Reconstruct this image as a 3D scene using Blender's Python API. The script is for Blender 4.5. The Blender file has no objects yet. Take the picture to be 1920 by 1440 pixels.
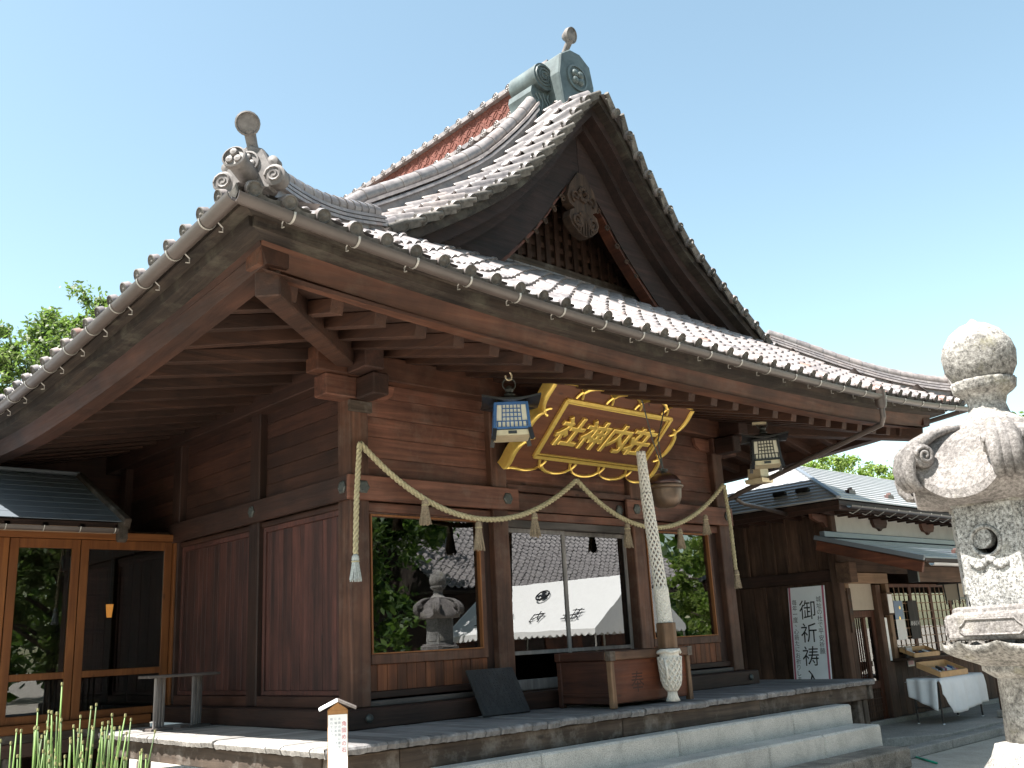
import bpy, math, random
from math import sin, cos, pi, sqrt, atan2, radians
from mathutils import Vector, Matrix
random.seed(7)
R = random.Random(11)
scene = bpy.context.scene
COL = scene.collection

# ------------------------------------------------------------------ camera
cam_d = bpy.data.cameras.new('camera')
cam = bpy.data.objects.new('camera', cam_d)
COL.objects.link(cam)
scene.camera = cam
YAW, PITCH, ROLL = 0.7551, 0.2626, -0.0526
CAM = Vector((-5.6077, -8.5276, 0.7436))
fw = Vector((sin(YAW) * cos(PITCH), cos(YAW) * cos(PITCH), sin(PITCH)))
r0 = Vector((cos(YAW), -sin(YAW), 0))
u0 = r0.cross(fw)
rt = r0 * cos(ROLL) + u0 * sin(ROLL)
up = u0 * cos(ROLL) - r0 * sin(ROLL)
cam.matrix_world = Matrix(((rt.x, up.x, -fw.x, CAM.x), (rt.y, up.y, -fw.y, CAM.y),
                           (rt.z, up.z, -fw.z, CAM.z), (0, 0, 0, 1)))
cam_d.sensor_width = 36
cam_d.lens = 36 * 1804.04 / 1920
cam_d.clip_start = 0.05
cam_d.clip_end = 3000

# ------------------------------------------------------------------ light
SUN_TO = Vector((-0.54, 0.11, 1.0)).normalized()
SUN_EL = math.asin(SUN_TO.z)
SUN_AZ = atan2(SUN_TO.x, SUN_TO.y)
world = bpy.data.worlds.new('World')
scene.world = world
world.use_nodes = True
wn = world.node_tree
sky = wn.nodes.new('ShaderNodeTexSky')
sky.sky_type = 'NISHITA'
sky.sun_disc = False
sky.sun_elevation = SUN_EL
sky.sun_rotation = SUN_AZ
sky.altitude = 50
sky.air_density = 1.0
sky.dust_density = 1.0
sky.ozone_density = 0.6
bg = wn.nodes['Background']
bg.inputs['Strength'].default_value = 0.092
tint = wn.nodes.new('ShaderNodeMix')      # white balance of the sky
tint.data_type = 'RGBA'
tint.blend_type = 'MULTIPLY'
tint.inputs[0].default_value = 1.0
tint.inputs[7].default_value = (1.03, 1.03, 0.82, 1)
wn.links.new(sky.outputs['Color'], tint.inputs[6])
wn.links.new(tint.outputs[2], bg.inputs['Color'])
sun_d = bpy.data.lights.new('sun', 'SUN')
sun_d.energy = 5.0
sun_d.angle = radians(0.53)
sun_d.color = (1.0, 0.955, 0.89)
sun = bpy.data.objects.new('sun', sun_d)
COL.objects.link(sun)
sun.rotation_euler = (-SUN_TO).to_track_quat('-Z', 'Y').to_euler()
scene.view_settings.view_transform = 'Standard'
scene.view_settings.look = 'None'
scene.view_settings.gamma = 1.0
scene.view_settings.use_curve_mapping = False
scene.view_settings.exposure = 1.95
scene.cycles.max_bounces = 8
scene.cycles.diffuse_bounces = 4
scene.cycles.glossy_bounces = 4
scene.cycles.transparent_max_bounces = 12
scene.cycles.caustics_reflective = False
scene.cycles.caustics_refractive = False

# ------------------------------------------------------------------ materials
class NT:
    def __init__(s, name):
        s.m = bpy.data.materials.new(name)
        s.m.use_nodes = True
        s.t = s.m.node_tree
        s.b = s.t.nodes['Principled BSDF']
        s.out = s.t.nodes['Material Output']
    def n(s, typ, **kw):
        nd = s.t.nodes.new(typ)
        for k, v in kw.items():
            if k in nd.inputs:
                nd.inputs[k].default_value = v
            else:
                setattr(nd, k, v)
        return nd
    def l(s, a, b):
        s.t.links.new(a, b)
    def ramp(s, fac, stops):
        r = s.n('ShaderNodeValToRGB')
        e = r.color_ramp.elements
        while len(e) < len(stops):
            e.new(0.5)
        for el, (p, c) in zip(e, stops):
            el.position = p
            el.color = (c[0], c[1], c[2], 1)
        s.l(fac, r.inputs[0])
        return r.outputs[0]
    def mix(s, a, b, fac, mode='MIX'):
        m = s.n('ShaderNodeMix', data_type='RGBA', blend_type=mode)
        for sock, val in ((m.inputs[0], fac), (m.inputs[6], a), (m.inputs[7], b)):
            if isinstance(val, (int, float)):
                sock.default_value = val
            elif isinstance(val, tuple):
                sock.default_value = (val[0], val[1], val[2], 1)
            else:
                s.l(val, sock)
        return m.outputs[2]
    def coords(s, scale=(1, 1, 1), rnd=True):
        tc = s.n('ShaderNodeTexCoord')
        mp = s.n('ShaderNodeMapping')
        mp.inputs['Scale'].default_value = scale
        if rnd:
            oi = s.n('ShaderNodeObjectInfo')
            mu = s.n('ShaderNodeMath', operation='MULTIPLY')
            mu.inputs[1].default_value = 53.0
            s.l(oi.outputs['Random'], mu.inputs[0])
            ad = s.n('ShaderNodeVectorMath', operation='ADD')
            s.l(tc.outputs['Object'], ad.inputs[0])
            s.l(mu.outputs[0], ad.inputs[1])
            s.l(ad.outputs[0], mp.inputs['Vector'])
        else:
            s.l(tc.outputs['Object'], mp.inputs['Vector'])
        return mp.outputs[0]
    def noise(s, vec, scale, detail=5, rough=0.6, dist=0.0):
        nd = s.n('ShaderNodeTexNoise')
        nd.inputs['Scale'].default_value = scale
        nd.inputs['Detail'].default_value = detail
        nd.inputs['Roughness'].default_value = rough
        nd.inputs['Distortion'].default_value = dist
        s.l(vec, nd.inputs['Vector'])
        return nd.outputs['Fac']
    def vary(s, col, amt):
        oi = s.n('ShaderNodeObjectInfo')
        mr = s.n('ShaderNodeMapRange')
        mr.inputs['To Min'].default_value = 1 - amt
        mr.inputs['To Max'].default_value = 1 + amt
        s.l(oi.outputs['Random'], mr.inputs['Value'])
        hs = s.n('ShaderNodeHueSaturation')
        s.l(mr.outputs[0], hs.inputs['Value'])
        s.l(col, hs.inputs['Color'])
        return hs.outputs[0]
    def bump(s, h, strength, dist=0.01):
        b = s.n('ShaderNodeBump')
        b.inputs['Strength'].default_value = strength
        b.inputs['Distance'].default_value = dist
        s.l(h, b.inputs['Height'])
        s.l(b.outputs[0], s.b.inputs['Normal'])
    def done(s, col=None, rough=0.6, spec=0.4, metal=0.0):
        if col is not None:
            if isinstance(col, tuple):
                s.b.inputs['Base Color'].default_value = (col[0], col[1], col[2], 1)
            else:
                s.l(col, s.b.inputs['Base Color'])
        if isinstance(rough, (int, float)):
            s.b.inputs['Roughness'].default_value = rough
        else:
            s.l(rough, s.b.inputs['Roughness'])
        s.b.inputs['Specular IOR Level'].default_value = spec
        s.b.inputs['Metallic'].default_value = metal
        return s.m

def wood(name, dark, light, axis, rough=0.62, gs=1.0, bump=0.35, vary=0.22, stain=0.55, spec=0.35, grey=None, k=0.66, gamt=0.75):
    t = NT(name)
    dark = tuple(c * k for c in dark)
    light = tuple(c * k for c in light)
    sc = [16 * gs] * 3
    sc['xyz'.index(axis)] = 0.8 * gs
    v = t.coords(tuple(sc))
    g = t.noise(v, 1.0, 7, 0.62, 0.7)
    fine = t.noise(v, 4.5, 3, 0.5, 0.3)
    col = t.ramp(g, [(0.3, dark), (0.55, tuple((a + b) / 2 for a, b in zip(dark, light))), (0.72, light)])
    v2 = t.coords((1.1, 1.1, 1.1))
    st = t.noise(v2, 1.3, 4, 0.6)
    stc = t.ramp(st, [(0.32, (1 - stain,) * 3), (0.62, (1, 1, 1))])
    col = t.mix(col, stc, 1.0, 'MULTIPLY')
    if grey is not None:
        gn = t.noise(v2, 2.7, 6, 0.7)
        gm = t.n('ShaderNodeMapRange')
        gm.inputs['From Min'].default_value = 0.5
        gm.inputs['From Max'].default_value = 0.72
        gm.inputs['To Max'].default_value = gamt
        t.l(gn, gm.inputs['Value'])
        col = t.mix(col, grey, gm.outputs[0])
    # knots and dark checks
    ks = [3.2] * 3
    ks['xyz'.index(axis)] = 1.3
    kv = t.coords(tuple(ks))
    vo = t.n('ShaderNodeTexVoronoi')
    vo.inputs['Scale'].default_value = 1.15
    t.l(kv, vo.inputs['Vector'])
    km = t.n('ShaderNodeMapRange')
    km.inputs['From Min'].default_value = 0.035
    km.inputs['From Max'].default_value = 0.085
    km.inputs['To Min'].default_value = 0.7
    km.inputs['To Max'].default_value = 0.0
    t.l(vo.outputs['Distance'], km.inputs['Value'])
    col = t.mix(col, tuple(c * 0.35 for c in dark), km.outputs[0])
    col = t.vary(col, vary)
    mixh = t.n('ShaderNodeMath', operation='ADD')
    t.l(g, mixh.inputs[0])
    t.l(fine, mixh.inputs[1])
    t.bump(mixh.outputs[0], bump, 0.006)
    rr = t.n('ShaderNodeMapRange')
    rr.inputs['To Min'].default_value = rough - 0.12
    rr.inputs['To Max'].default_value = min(1, rough + 0.18)
    t.l(fine, rr.inputs['Value'])
    return t.done(col, rr.outputs[0], spec)

def simple(name, col, rough=0.6, spec=0.4, metal=0.0, nvar=0.25, nscale=8.0, bump=0.0, vary=0.0):
    t = NT(name)
    v = t.coords()
    nz = t.noise(v, nscale, 5, 0.65)
    lo = tuple(c * (1 - nvar) for c in col)
    hi = tuple(min(1, c * (1 + nvar)) for c in col)
    c = t.ramp(nz, [(0.3, lo), (0.7, hi)])
    if vary:
        c = t.vary(c, vary)
    if bump:
        t.bump(nz, bump, 0.01)
    return t.done(c, rough, spec, metal)

def stone(name, base, dark, light, scale=60.0, stain=0.6, moss=None, rough=0.85, bump=0.5, wear=0.3):
    t = NT(name)
    v = t.coords()
    sp = t.noise(v, scale, 3, 0.8)
    col = t.ramp(sp, [(0.34, dark), (0.5, base), (0.68, light)])
    st = t.noise(v, 2.6, 7, 0.7, 0.4)
    col = t.mix(col, t.ramp(st, [(0.33, (1 - stain,) * 3), (0.6, (1, 1, 1))]), 1.0, 'MULTIPLY')
    if moss is not None:
        mn = t.noise(v, 5.0, 6, 0.75)
        mr = t.n('ShaderNodeMapRange')
        mr.inputs['From Min'].default_value = 0.55
        mr.inputs['From Max'].default_value = 0.7
        mr.inputs['To Max'].default_value = wear * 2
        t.l(mn, mr.inputs['Value'])
        col = t.mix(col, moss, mr.outputs[0])
    col = t.vary(col, 0.07)
    ad = t.n('ShaderNodeMath', operation='ADD')
    t.l(sp, ad.inputs[0])
    t.l(st, ad.inputs[1])
    t.bump(ad.outputs[0], bump, 0.008)
    return t.done(col, rough, 0.25)

def leafmat(name, a, b, c, trans=0.35):
    t = NT(name)
    ge = t.n('ShaderNodeNewGeometry')
    v = t.coords((1, 1, 1), False)
    nz = t.noise(v, 0.9, 3, 0.6)
    ad = t.n('ShaderNodeMath', operation='MULTIPLY_ADD')
    ad.inputs[1].default_value = 0.55
    t.l(ge.outputs['Random Per Island'], ad.inputs[0])
    sb = t.n('ShaderNodeMath', operation='MULTIPLY')
    sb.inputs[1].default_value = 0.5
    t.l(nz, sb.inputs[0])
    t.l(sb.outputs[0], ad.inputs[2])
    col = t.ramp(ad.outputs[0], [(0.15, a), (0.5, b), (0.85, c)])
    t.done(col, 0.5, 0.35)
    tr = t.n('ShaderNodeBsdfTranslucent')
    cc = t.mix(col, (0.5, 0.9, 0.1), 0.25)
    t.l(cc, tr.inputs['Color'])
    mx = t.n('ShaderNodeMixShader')
    mx.inputs[0].default_value = trans
    t.l(t.b.outputs[0], mx.inputs[1])
    t.l(tr.outputs[0], mx.inputs[2])
    t.l(mx.outputs[0], t.out.inputs['Surface'])
    return t.m

def glassmat(name, ior=2.4, tint=(0.30, 0.31, 0.32), gloss=(0.95, 0.97, 1.0), wob=0.02):
    t = NT(name)
    v = t.coords()
    nz = t.noise(v, 1.7, 2, 0.5)
    bp = t.n('ShaderNodeBump')
    bp.inputs['Strength'].default_value = wob
    bp.inputs['Distance'].default_value = 0.02
    t.l(nz, bp.inputs['Height'])
    gl = t.n('ShaderNodeBsdfGlossy')
    gl.inputs['Roughness'].default_value = 0.0
    gl.inputs['Color'].default_value = (*gloss, 1)
    t.l(bp.outputs[0], gl.inputs['Normal'])
    tr = t.n('ShaderNodeBsdfTransparent')
    tr.inputs['Color'].default_value = (*tint, 1)
    fr = t.n('ShaderNodeFresnel')
    fr.inputs['IOR'].default_value = ior
    mx = t.n('ShaderNodeMixShader')
    t.l(fr.outputs[0], mx.inputs[0])
    t.l(tr.outputs[0], mx.inputs[1])
    t.l(gl.outputs[0], mx.inputs[2])
    t.l(mx.outputs[0], t.out.inputs['Surface'])
    return t.m

def emis(name, col, strength):
    t = NT(name)
    t.done(col, 0.7)
    t.b.inputs['Emission Color'].default_value = (*col, 1)
    t.b.inputs['Emission Strength'].default_value = strength
    return t.m

def tilemat(nm='roof_tile_clay', hues=True):
    t = NT(nm)
    v = t.coords()
    nz = t.noise(v, 9.0, 6, 0.7)
    col = t.ramp(nz, [(0.3, (0.12, 0.108, 0.108)), (0.5, (0.20, 0.184, 0.182)), (0.72, (0.28, 0.263, 0.257))])
    oi = t.n('ShaderNodeObjectInfo')
    hue = t.ramp(oi.outputs['Random'], [(0.0, (0.70, 0.68, 0.70)), (0.4, (1.0, 0.98, 0.98)), (0.95, (1.10, 1.02, 0.98)), (0.99, (1.15, 0.75, 0.62))])
    if hues:
        col = t.mix(col, hue, 1.0, 'MULTIPLY')
    lc = t.noise(v, 26.0, 4, 0.75)
    mr = t.n('ShaderNodeMapRange')
    mr.inputs['From Min'].default_value = 0.6
    mr.inputs['From Max'].default_value = 0.7
    mr.inputs['To Max'].default_value = 0.3
    t.l(lc, mr.inputs['Value'])
    col = t.mix(col, (0.25, 0.25, 0.19), mr.outputs[0])
    t.bump(lc, 0.15, 0.004)
    rr = t.n('ShaderNodeMapRange')
    rr.inputs['To Min'].default_value = 0.22
    rr.inputs['To Max'].default_value = 0.5
    t.l(nz, rr.inputs['Value'])
    return t.done(col, rr.outputs[0], 0.6)

M = {}
M['red_x'] = wood('red_plank_wood_x', (0.105, 0.042, 0.027), (0.31, 0.132, 0.085), 'x', vary=0.36, grey=(0.17, 0.12, 0.095), gamt=0.4)
M['red_y'] = wood('red_plank_wood_y', (0.085, 0.024, 0.012), (0.215, 0.070, 0.034), 'y', vary=0.28)
M['red_z'] = wood('red_plank_wood_z', (0.085, 0.026, 0.013), (0.21, 0.073, 0.034), 'z', vary=0.22)
M['post'] = wood('post_wood', (0.075, 0.032, 0.021), (0.235, 0.105, 0.062), 'z', vary=0.15, gs=0.8, grey=(0.15, 0.11, 0.09), gamt=0.4)
M['pan_z'] = wood('panel_wood_z', (0.115, 0.036, 0.016), (0.33, 0.115, 0.046), 'z', vary=0.35)
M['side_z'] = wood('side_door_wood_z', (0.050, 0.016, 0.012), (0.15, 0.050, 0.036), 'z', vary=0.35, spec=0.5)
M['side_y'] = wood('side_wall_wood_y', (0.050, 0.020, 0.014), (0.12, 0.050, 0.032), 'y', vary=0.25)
M['dark_x'] = wood('dark_beam_wood_x', (0.030, 0.014, 0.010), (0.085, 0.036, 0.024), 'x', vary=0.15)
M['dark_y'] = wood('dark_beam_wood_y', (0.030, 0.014, 0.010), (0.085, 0.036, 0.024), 'y', vary=0.15)
M['dark_z'] = wood('dark_beam_wood_z', (0.030, 0.014, 0.010), (0.085, 0.036, 0.024), 'z', vary=0.15)
M['eave_x'] = wood('eave_board_x', (0.018, 0.013, 0.011), (0.085, 0.060, 0.045), 'x', vary=0.1, rough=0.85, bump=0.6, grey=(0.075, 0.068, 0.052))
M['eave_y'] = wood('eave_board_y', (0.018, 0.013, 0.011), (0.085, 0.060, 0.045), 'y', vary=0.1, rough=0.85, bump=0.6, grey=(0.075, 0.068, 0.052))
M['barge'] = wood('bargeboard_wood', (0.020, 0.011, 0.009), (0.060, 0.030, 0.024), 'x', vary=0.1, rough=0.75)
M['lattice'] = wood('lattice_wood', (0.055, 0.028, 0.019), (0.14, 0.072, 0.048), 'z', vary=0.2)
M['rafter_y'] = wood('rafter_wood_y', (0.045, 0.019, 0.012), (0.115, 0.05, 0.029), 'y', vary=0.2)
M['rafter_x'] = wood('rafter_wood_x', (0.040, 0.018, 0.012), (0.10, 0.044, 0.026), 'x', vary=0.2)
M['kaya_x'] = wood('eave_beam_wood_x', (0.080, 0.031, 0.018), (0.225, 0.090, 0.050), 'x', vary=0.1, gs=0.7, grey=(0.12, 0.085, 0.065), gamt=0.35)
M['kaya_y'] = wood('eave_beam_wood_y', (0.045, 0.018, 0.011), (0.11, 0.045, 0.027), 'y', vary=0.1, gs=0.7)  # darker copy of the eave beam wood; side eave shade put into colour
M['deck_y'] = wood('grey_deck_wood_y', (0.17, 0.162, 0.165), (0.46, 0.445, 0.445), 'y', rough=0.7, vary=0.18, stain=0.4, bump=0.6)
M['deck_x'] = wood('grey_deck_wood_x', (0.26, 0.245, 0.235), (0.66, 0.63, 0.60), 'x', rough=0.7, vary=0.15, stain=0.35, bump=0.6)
M['fascia_x'] = wood('weathered_beam_x', (0.055, 0.038, 0.028), (0.17, 0.125, 0.095), 'x', rough=0.8, grey=(0.20, 0.18, 0.16))
M['fascia_y'] = wood('weathered_beam_y', (0.045, 0.033, 0.025), (0.14, 0.10, 0.075), 'y', rough=0.8, grey=(0.16, 0.145, 0.13))
M['fascia_z'] = wood('weathered_post_z', (0.055, 0.04, 0.03), (0.18, 0.14, 0.11), 'z', rough=0.8, grey=(0.2, 0.18, 0.16))
M['orange_x'] = wood('orange_frame_x', (0.19, 0.062, 0.017), (0.36, 0.135, 0.037), 'x', vary=0.1, stain=0.25, bump=0.12)
M['orange_z'] = wood('orange_frame_z', (0.19, 0.062, 0.017), (0.36, 0.135, 0.037), 'z', vary=0.1, stain=0.25, bump=0.12)
M['bead'] = wood('window_bead', (0.28, 0.10, 0.03), (0.46, 0.19, 0.065), 'z', vary=0.1, stain=0.2, bump=0.1)
M['office_z'] = wood('office_board_z', (0.075, 0.040, 0.027), (0.19, 0.105, 0.07), 'z', vary=0.25, rough=0.8)
M['office_x'] = wood('office_board_x', (0.075, 0.042, 0.028), (0.20, 0.115, 0.075), 'x', vary=0.2, rough=0.8)
M['office_y'] = wood('office_board_y', (0.06, 0.034, 0.023), (0.16, 0.09, 0.06), 'y', vary=0.2, rough=0.8)
M['pale_x'] = wood('pale_timber_x', (0.30, 0.175, 0.10), (0.50, 0.33, 0.21), 'x', vary=0.1, stain=0.3)
M['pale_z'] = wood('pale_timber_z', (0.26, 0.15, 0.085), (0.46, 0.29, 0.18), 'z', vary=0.1, stain=0.3)
M['grey_x'] = wood('grey_timber_x', (0.10, 0.085, 0.08), (0.22, 0.19, 0.175), 'x', vary=0.1)
M['grey_z'] = wood('grey_timber_z', (0.22, 0.20, 0.195), (0.46, 0.42, 0.40), 'z', vary=0.1)
M['boxfront'] = wood('box_front_wood', (0.10, 0.025, 0.010), (0.26, 0.075, 0.028), 'x', vary=0.05, gs=0.7)
M['boxframe_z'] = wood('box_frame_wood_z', (0.20, 0.105, 0.055), (0.40, 0.24, 0.14), 'z', vary=0.1)
M['boxframe_x'] = wood('box_frame_wood_x', (0.13, 0.06, 0.035), (0.30, 0.16, 0.09), 'x', vary=0.1)
M['boxside'] = wood('box_side_wood', (0.045, 0.015, 0.009), (0.12, 0.04, 0.022), 'y', vary=0.1)
M['plaque'] = wood('plaque_wood', (0.115, 0.038, 0.017), (0.235, 0.088, 0.040), 'x', vary=0.05, gs=0.6, stain=0.2, rough=0.5)
M['noteboard'] = wood('charcoal_board', (0.035, 0.034, 0.036), (0.075, 0.073, 0.076), 'z', vary=0.05, rough=0.75)
M['carved'] = wood('carved_wood', (0.045, 0.024, 0.015), (0.17, 0.10, 0.064), 'z', vary=0.1, rough=0.8, bump=0.6)
M['tile'] = tilemat()
M['tile_plain'] = tilemat('ornament_tile_clay', False)
M['tile_orn'] = simple('weathered_ornament_tile', (0.115, 0.104, 0.10), 0.6, 0.4, 0, 0.5, 11.0, 0.2)
M['tile_face'] = simple('mossy_shaded_tile_end', (0.092, 0.084, 0.076), 0.75, 0.3, 0, 0.5, 16.0, 0.2, 0.3)  # tile ends darker than the tile: moss tint plus shade put into colour
M['copper'] = simple('green_copper', (0.070, 0.090, 0.092), 0.5, 0.5, 0.15, 0.4, 5.0, 0.15)
M['terra'] = simple('terracotta', (0.125, 0.043, 0.032), 0.85, 0.3, 0, 0.25, 9.0, 0.1, 0.08)
M['gutter'] = simple('gutter_brown', (0.068, 0.055, 0.050), 0.4, 0.5, 0, 0.18, 3.0)
M['pipe'] = simple('downpipe_brown', (0.075, 0.058, 0.052), 0.35, 0.5, 0, 0.2, 3.0)
M['zinc'] = simple('zinc_bracket', (0.36, 0.345, 0.32), 0.45, 0.5, 0.4, 0.2, 20.0)
M['gold'] = simple('gold_leaf', (1.0, 0.66, 0.17), 0.32, 0.6, 0.7, 0.12, 14.0, 0.08)
M['black'] = simple('black_lacquer', (0.016, 0.016, 0.018), 0.35, 0.5, 0, 0.2)
M['blue'] = simple('plain_blue', (0.035, 0.105, 0.26), 0.4, 0.5, 0, 0.2)  # even blue for the left lantern lattice, poster and charm packets
M['cream'] = simple('cream_paper', (0.66, 0.63, 0.52), 0.7, 0.3, 0, 0.06)
M['brass'] = simple('pale_brass', (0.62, 0.53, 0.36), 0.4, 0.5, 0.35, 0.15)
M['straw'] = simple('straw_rope', (0.40, 0.355, 0.23), 0.9, 0.2, 0, 0.35, 40.0, 0.4)
M['tassel'] = simple('tassel_fibre', (0.28, 0.225, 0.165), 0.95, 0.1, 0, 0.4, 60.0, 0.4)
M['tassel_blue'] = simple('pale_tassel_fibre', (0.40, 0.43, 0.43), 0.95, 0.1, 0, 0.3, 60.0, 0.4)
M['whiterope'] = simple('white_rope', (0.62, 0.585, 0.53), 0.9, 0.2, 0, 0.18, 35.0, 0.35)
M['ropecore'] = simple('rope_core_shadow', (0.16, 0.13, 0.12), 0.9, 0.1)
M['bell'] = simple('bell_bronze', (0.105, 0.068, 0.045), 0.42, 0.5, 0.3, 0.35, 6.0, 0.05)
M['bell_top'] = simple('bell_bronze_dark', (0.060, 0.030, 0.026), 0.28, 0.5, 0.4, 0.3, 6.0, 0.05)
M['iron'] = simple('dark_iron', (0.07, 0.075, 0.07), 0.5, 0.5, 0.5, 0.3, 20.0, 0.1)
M['step'] = stone('granite_step', (0.52, 0.495, 0.455), (0.30, 0.285, 0.26), (0.66, 0.64, 0.60), 90.0, 0.28)
M['step_low'] = stone('granite_step_stained', (0.27, 0.235, 0.20), (0.14, 0.12, 0.10), (0.40, 0.36, 0.315), 80.0, 0.6)
M['lantern'] = stone('lantern_stone', (0.30, 0.285, 0.265), (0.11, 0.105, 0.10), (0.50, 0.485, 0.46), 48.0, 0.66, (0.20, 0.185, 0.12), 0.9, 0.7, 0.3)
M['lantern_cap'] = stone('lantern_cap_stone', (0.215, 0.198, 0.190), (0.12, 0.11, 0.105), (0.34, 0.32, 0.31), 55.0, 0.6, (0.17, 0.158, 0.11), 0.9, 0.6, 0.22)
M['lantern_box'] = stone('lantern_speckled_stone', (0.27, 0.265, 0.255), (0.055, 0.055, 0.055), (0.50, 0.50, 0.49), 70.0, 0.6, (0.24, 0.22, 0.15), 0.9, 0.6, 0.2)
M['concrete'] = stone('concrete', (0.29, 0.27, 0.245), (0.22, 0.205, 0.19), (0.35, 0.33, 0.30), 30.0, 0.25)
M['kerb'] = stone('kerb_stone', (0.28, 0.265, 0.245), (0.18, 0.17, 0.16), (0.37, 0.355, 0.335), 60.0, 0.35)
M['ground'] = stone('pale_gravel', (0.42, 0.385, 0.335), (0.27, 0.245, 0.215), (0.55, 0.515, 0.46), 120.0, 0.22, None, 0.95, 0.9)
M['plaster'] = simple('plaster', (0.62, 0.585, 0.535), 0.85, 0.2, 0, 0.08, 3.0, 0.05)
M['plaster_dim'] = simple('beige_plaster', (0.42, 0.37, 0.31), 0.85, 0.2, 0, 0.08, 3.0, 0.05)
M['white'] = simple('white_paint', (0.80, 0.81, 0.82), 0.55, 0.3, 0, 0.03)
M['signwhite'] = simple('sign_face', (0.76, 0.79, 0.83), 0.45, 0.4, 0, 0.05, 3.0)
M['signred'] = simple('sign_red_line', (0.42, 0.11, 0.17), 0.5, 0.4, 0, 0.05)
M['ink'] = simple('black_ink', (0.012, 0.012, 0.014), 0.5, 0.4, 0, 0.1)
M['ink_red'] = simple('red_ink', (0.60, 0.14, 0.16), 0.6, 0.3, 0, 0.1)
M['ink_grey'] = simple('grey_ink', (0.30, 0.31, 0.35), 0.6, 0.3, 0, 0.1)
M['ink_box'] = simple('faded_box_ink', (0.035, 0.014, 0.010), 0.7, 0.3, 0, 0.1)
M['post_sign'] = wood('new_pine', (0.42, 0.20, 0.065), (0.58, 0.31, 0.125), 'z', vary=0.05, stain=0.1)
M['metalroof'] = simple('blue_grey_sheet_roof', (0.145, 0.165, 0.19), 0.38, 0.5, 0.2, 0.12, 2.0)
M['metalroof_l'] = simple('grey_sheet_roof', (0.37, 0.365, 0.37), 0.42, 0.5, 0.2, 0.12, 2.0)
M['cloth'] = simple('white_cloth', (0.68, 0.69, 0.71), 0.9, 0.2, 0, 0.04)
M['tent'] = simple('tent_canvas', (0.78, 0.775, 0.76), 0.85, 0.2, 0, 0.04)
M['traywood'] = simple('tray_wood', (0.45, 0.27, 0.13), 0.6, 0.3, 0, 0.15)
M['bamboo'] = simple('bamboo_pole', (0.40, 0.27, 0.115), 0.45, 0.4, 0, 0.25, 12.0)
M['hose'] = simple('green_hose', (0.02, 0.30, 0.20), 0.4, 0.4)
M['horsetail'] = simple('horsetail_green', (0.085, 0.138, 0.036), 0.5, 0.35, 0, 0.5, 9.0, 0.0, 0.35)
M['horsetail_node'] = simple('horsetail_node', (0.20, 0.19, 0.085), 0.6, 0.3, 0, 0.3)
M['carpet'] = simple('red_carpet', (0.17, 0.018, 0.03), 0.95, 0.1)
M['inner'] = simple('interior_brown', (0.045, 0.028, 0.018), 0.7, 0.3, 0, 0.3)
M['lampglow'] = emis('lit_paper_lamp', (1.0, 0.40, 0.08), 0.35)
M['glass'] = glassmat('window_glass', 2.3, wob=0.035)
M['glass2'] = glassmat('corridor_glass', 1.75, (0.62, 0.63, 0.62))
M['glass3'] = glassmat('office_glass', 2.2, (0.5, 0.52, 0.52))
M['bark'] = wood('bark', (0.035, 0.026, 0.019), (0.12, 0.09, 0.065), 'z', rough=0.95, bump=0.9)
M['leaf_a'] = leafmat('leaf_evergreen', (0.026, 0.042, 0.016), (0.068, 0.098, 0.034), (0.145, 0.17, 0.068))
M['leaf_b'] = leafmat('leaf_bright', (0.052, 0.080, 0.016), (0.125, 0.172, 0.038), (0.23, 0.275, 0.078), 0.42)
M['leaf_c'] = leafmat('leaf_dark', (0.014, 0.034, 0.010), (0.036, 0.072, 0.018), (0.085, 0.125, 0.034))

# ------------------------------------------------------------------ mesh helpers
def V3(p):
    return Vector(p)

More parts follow.
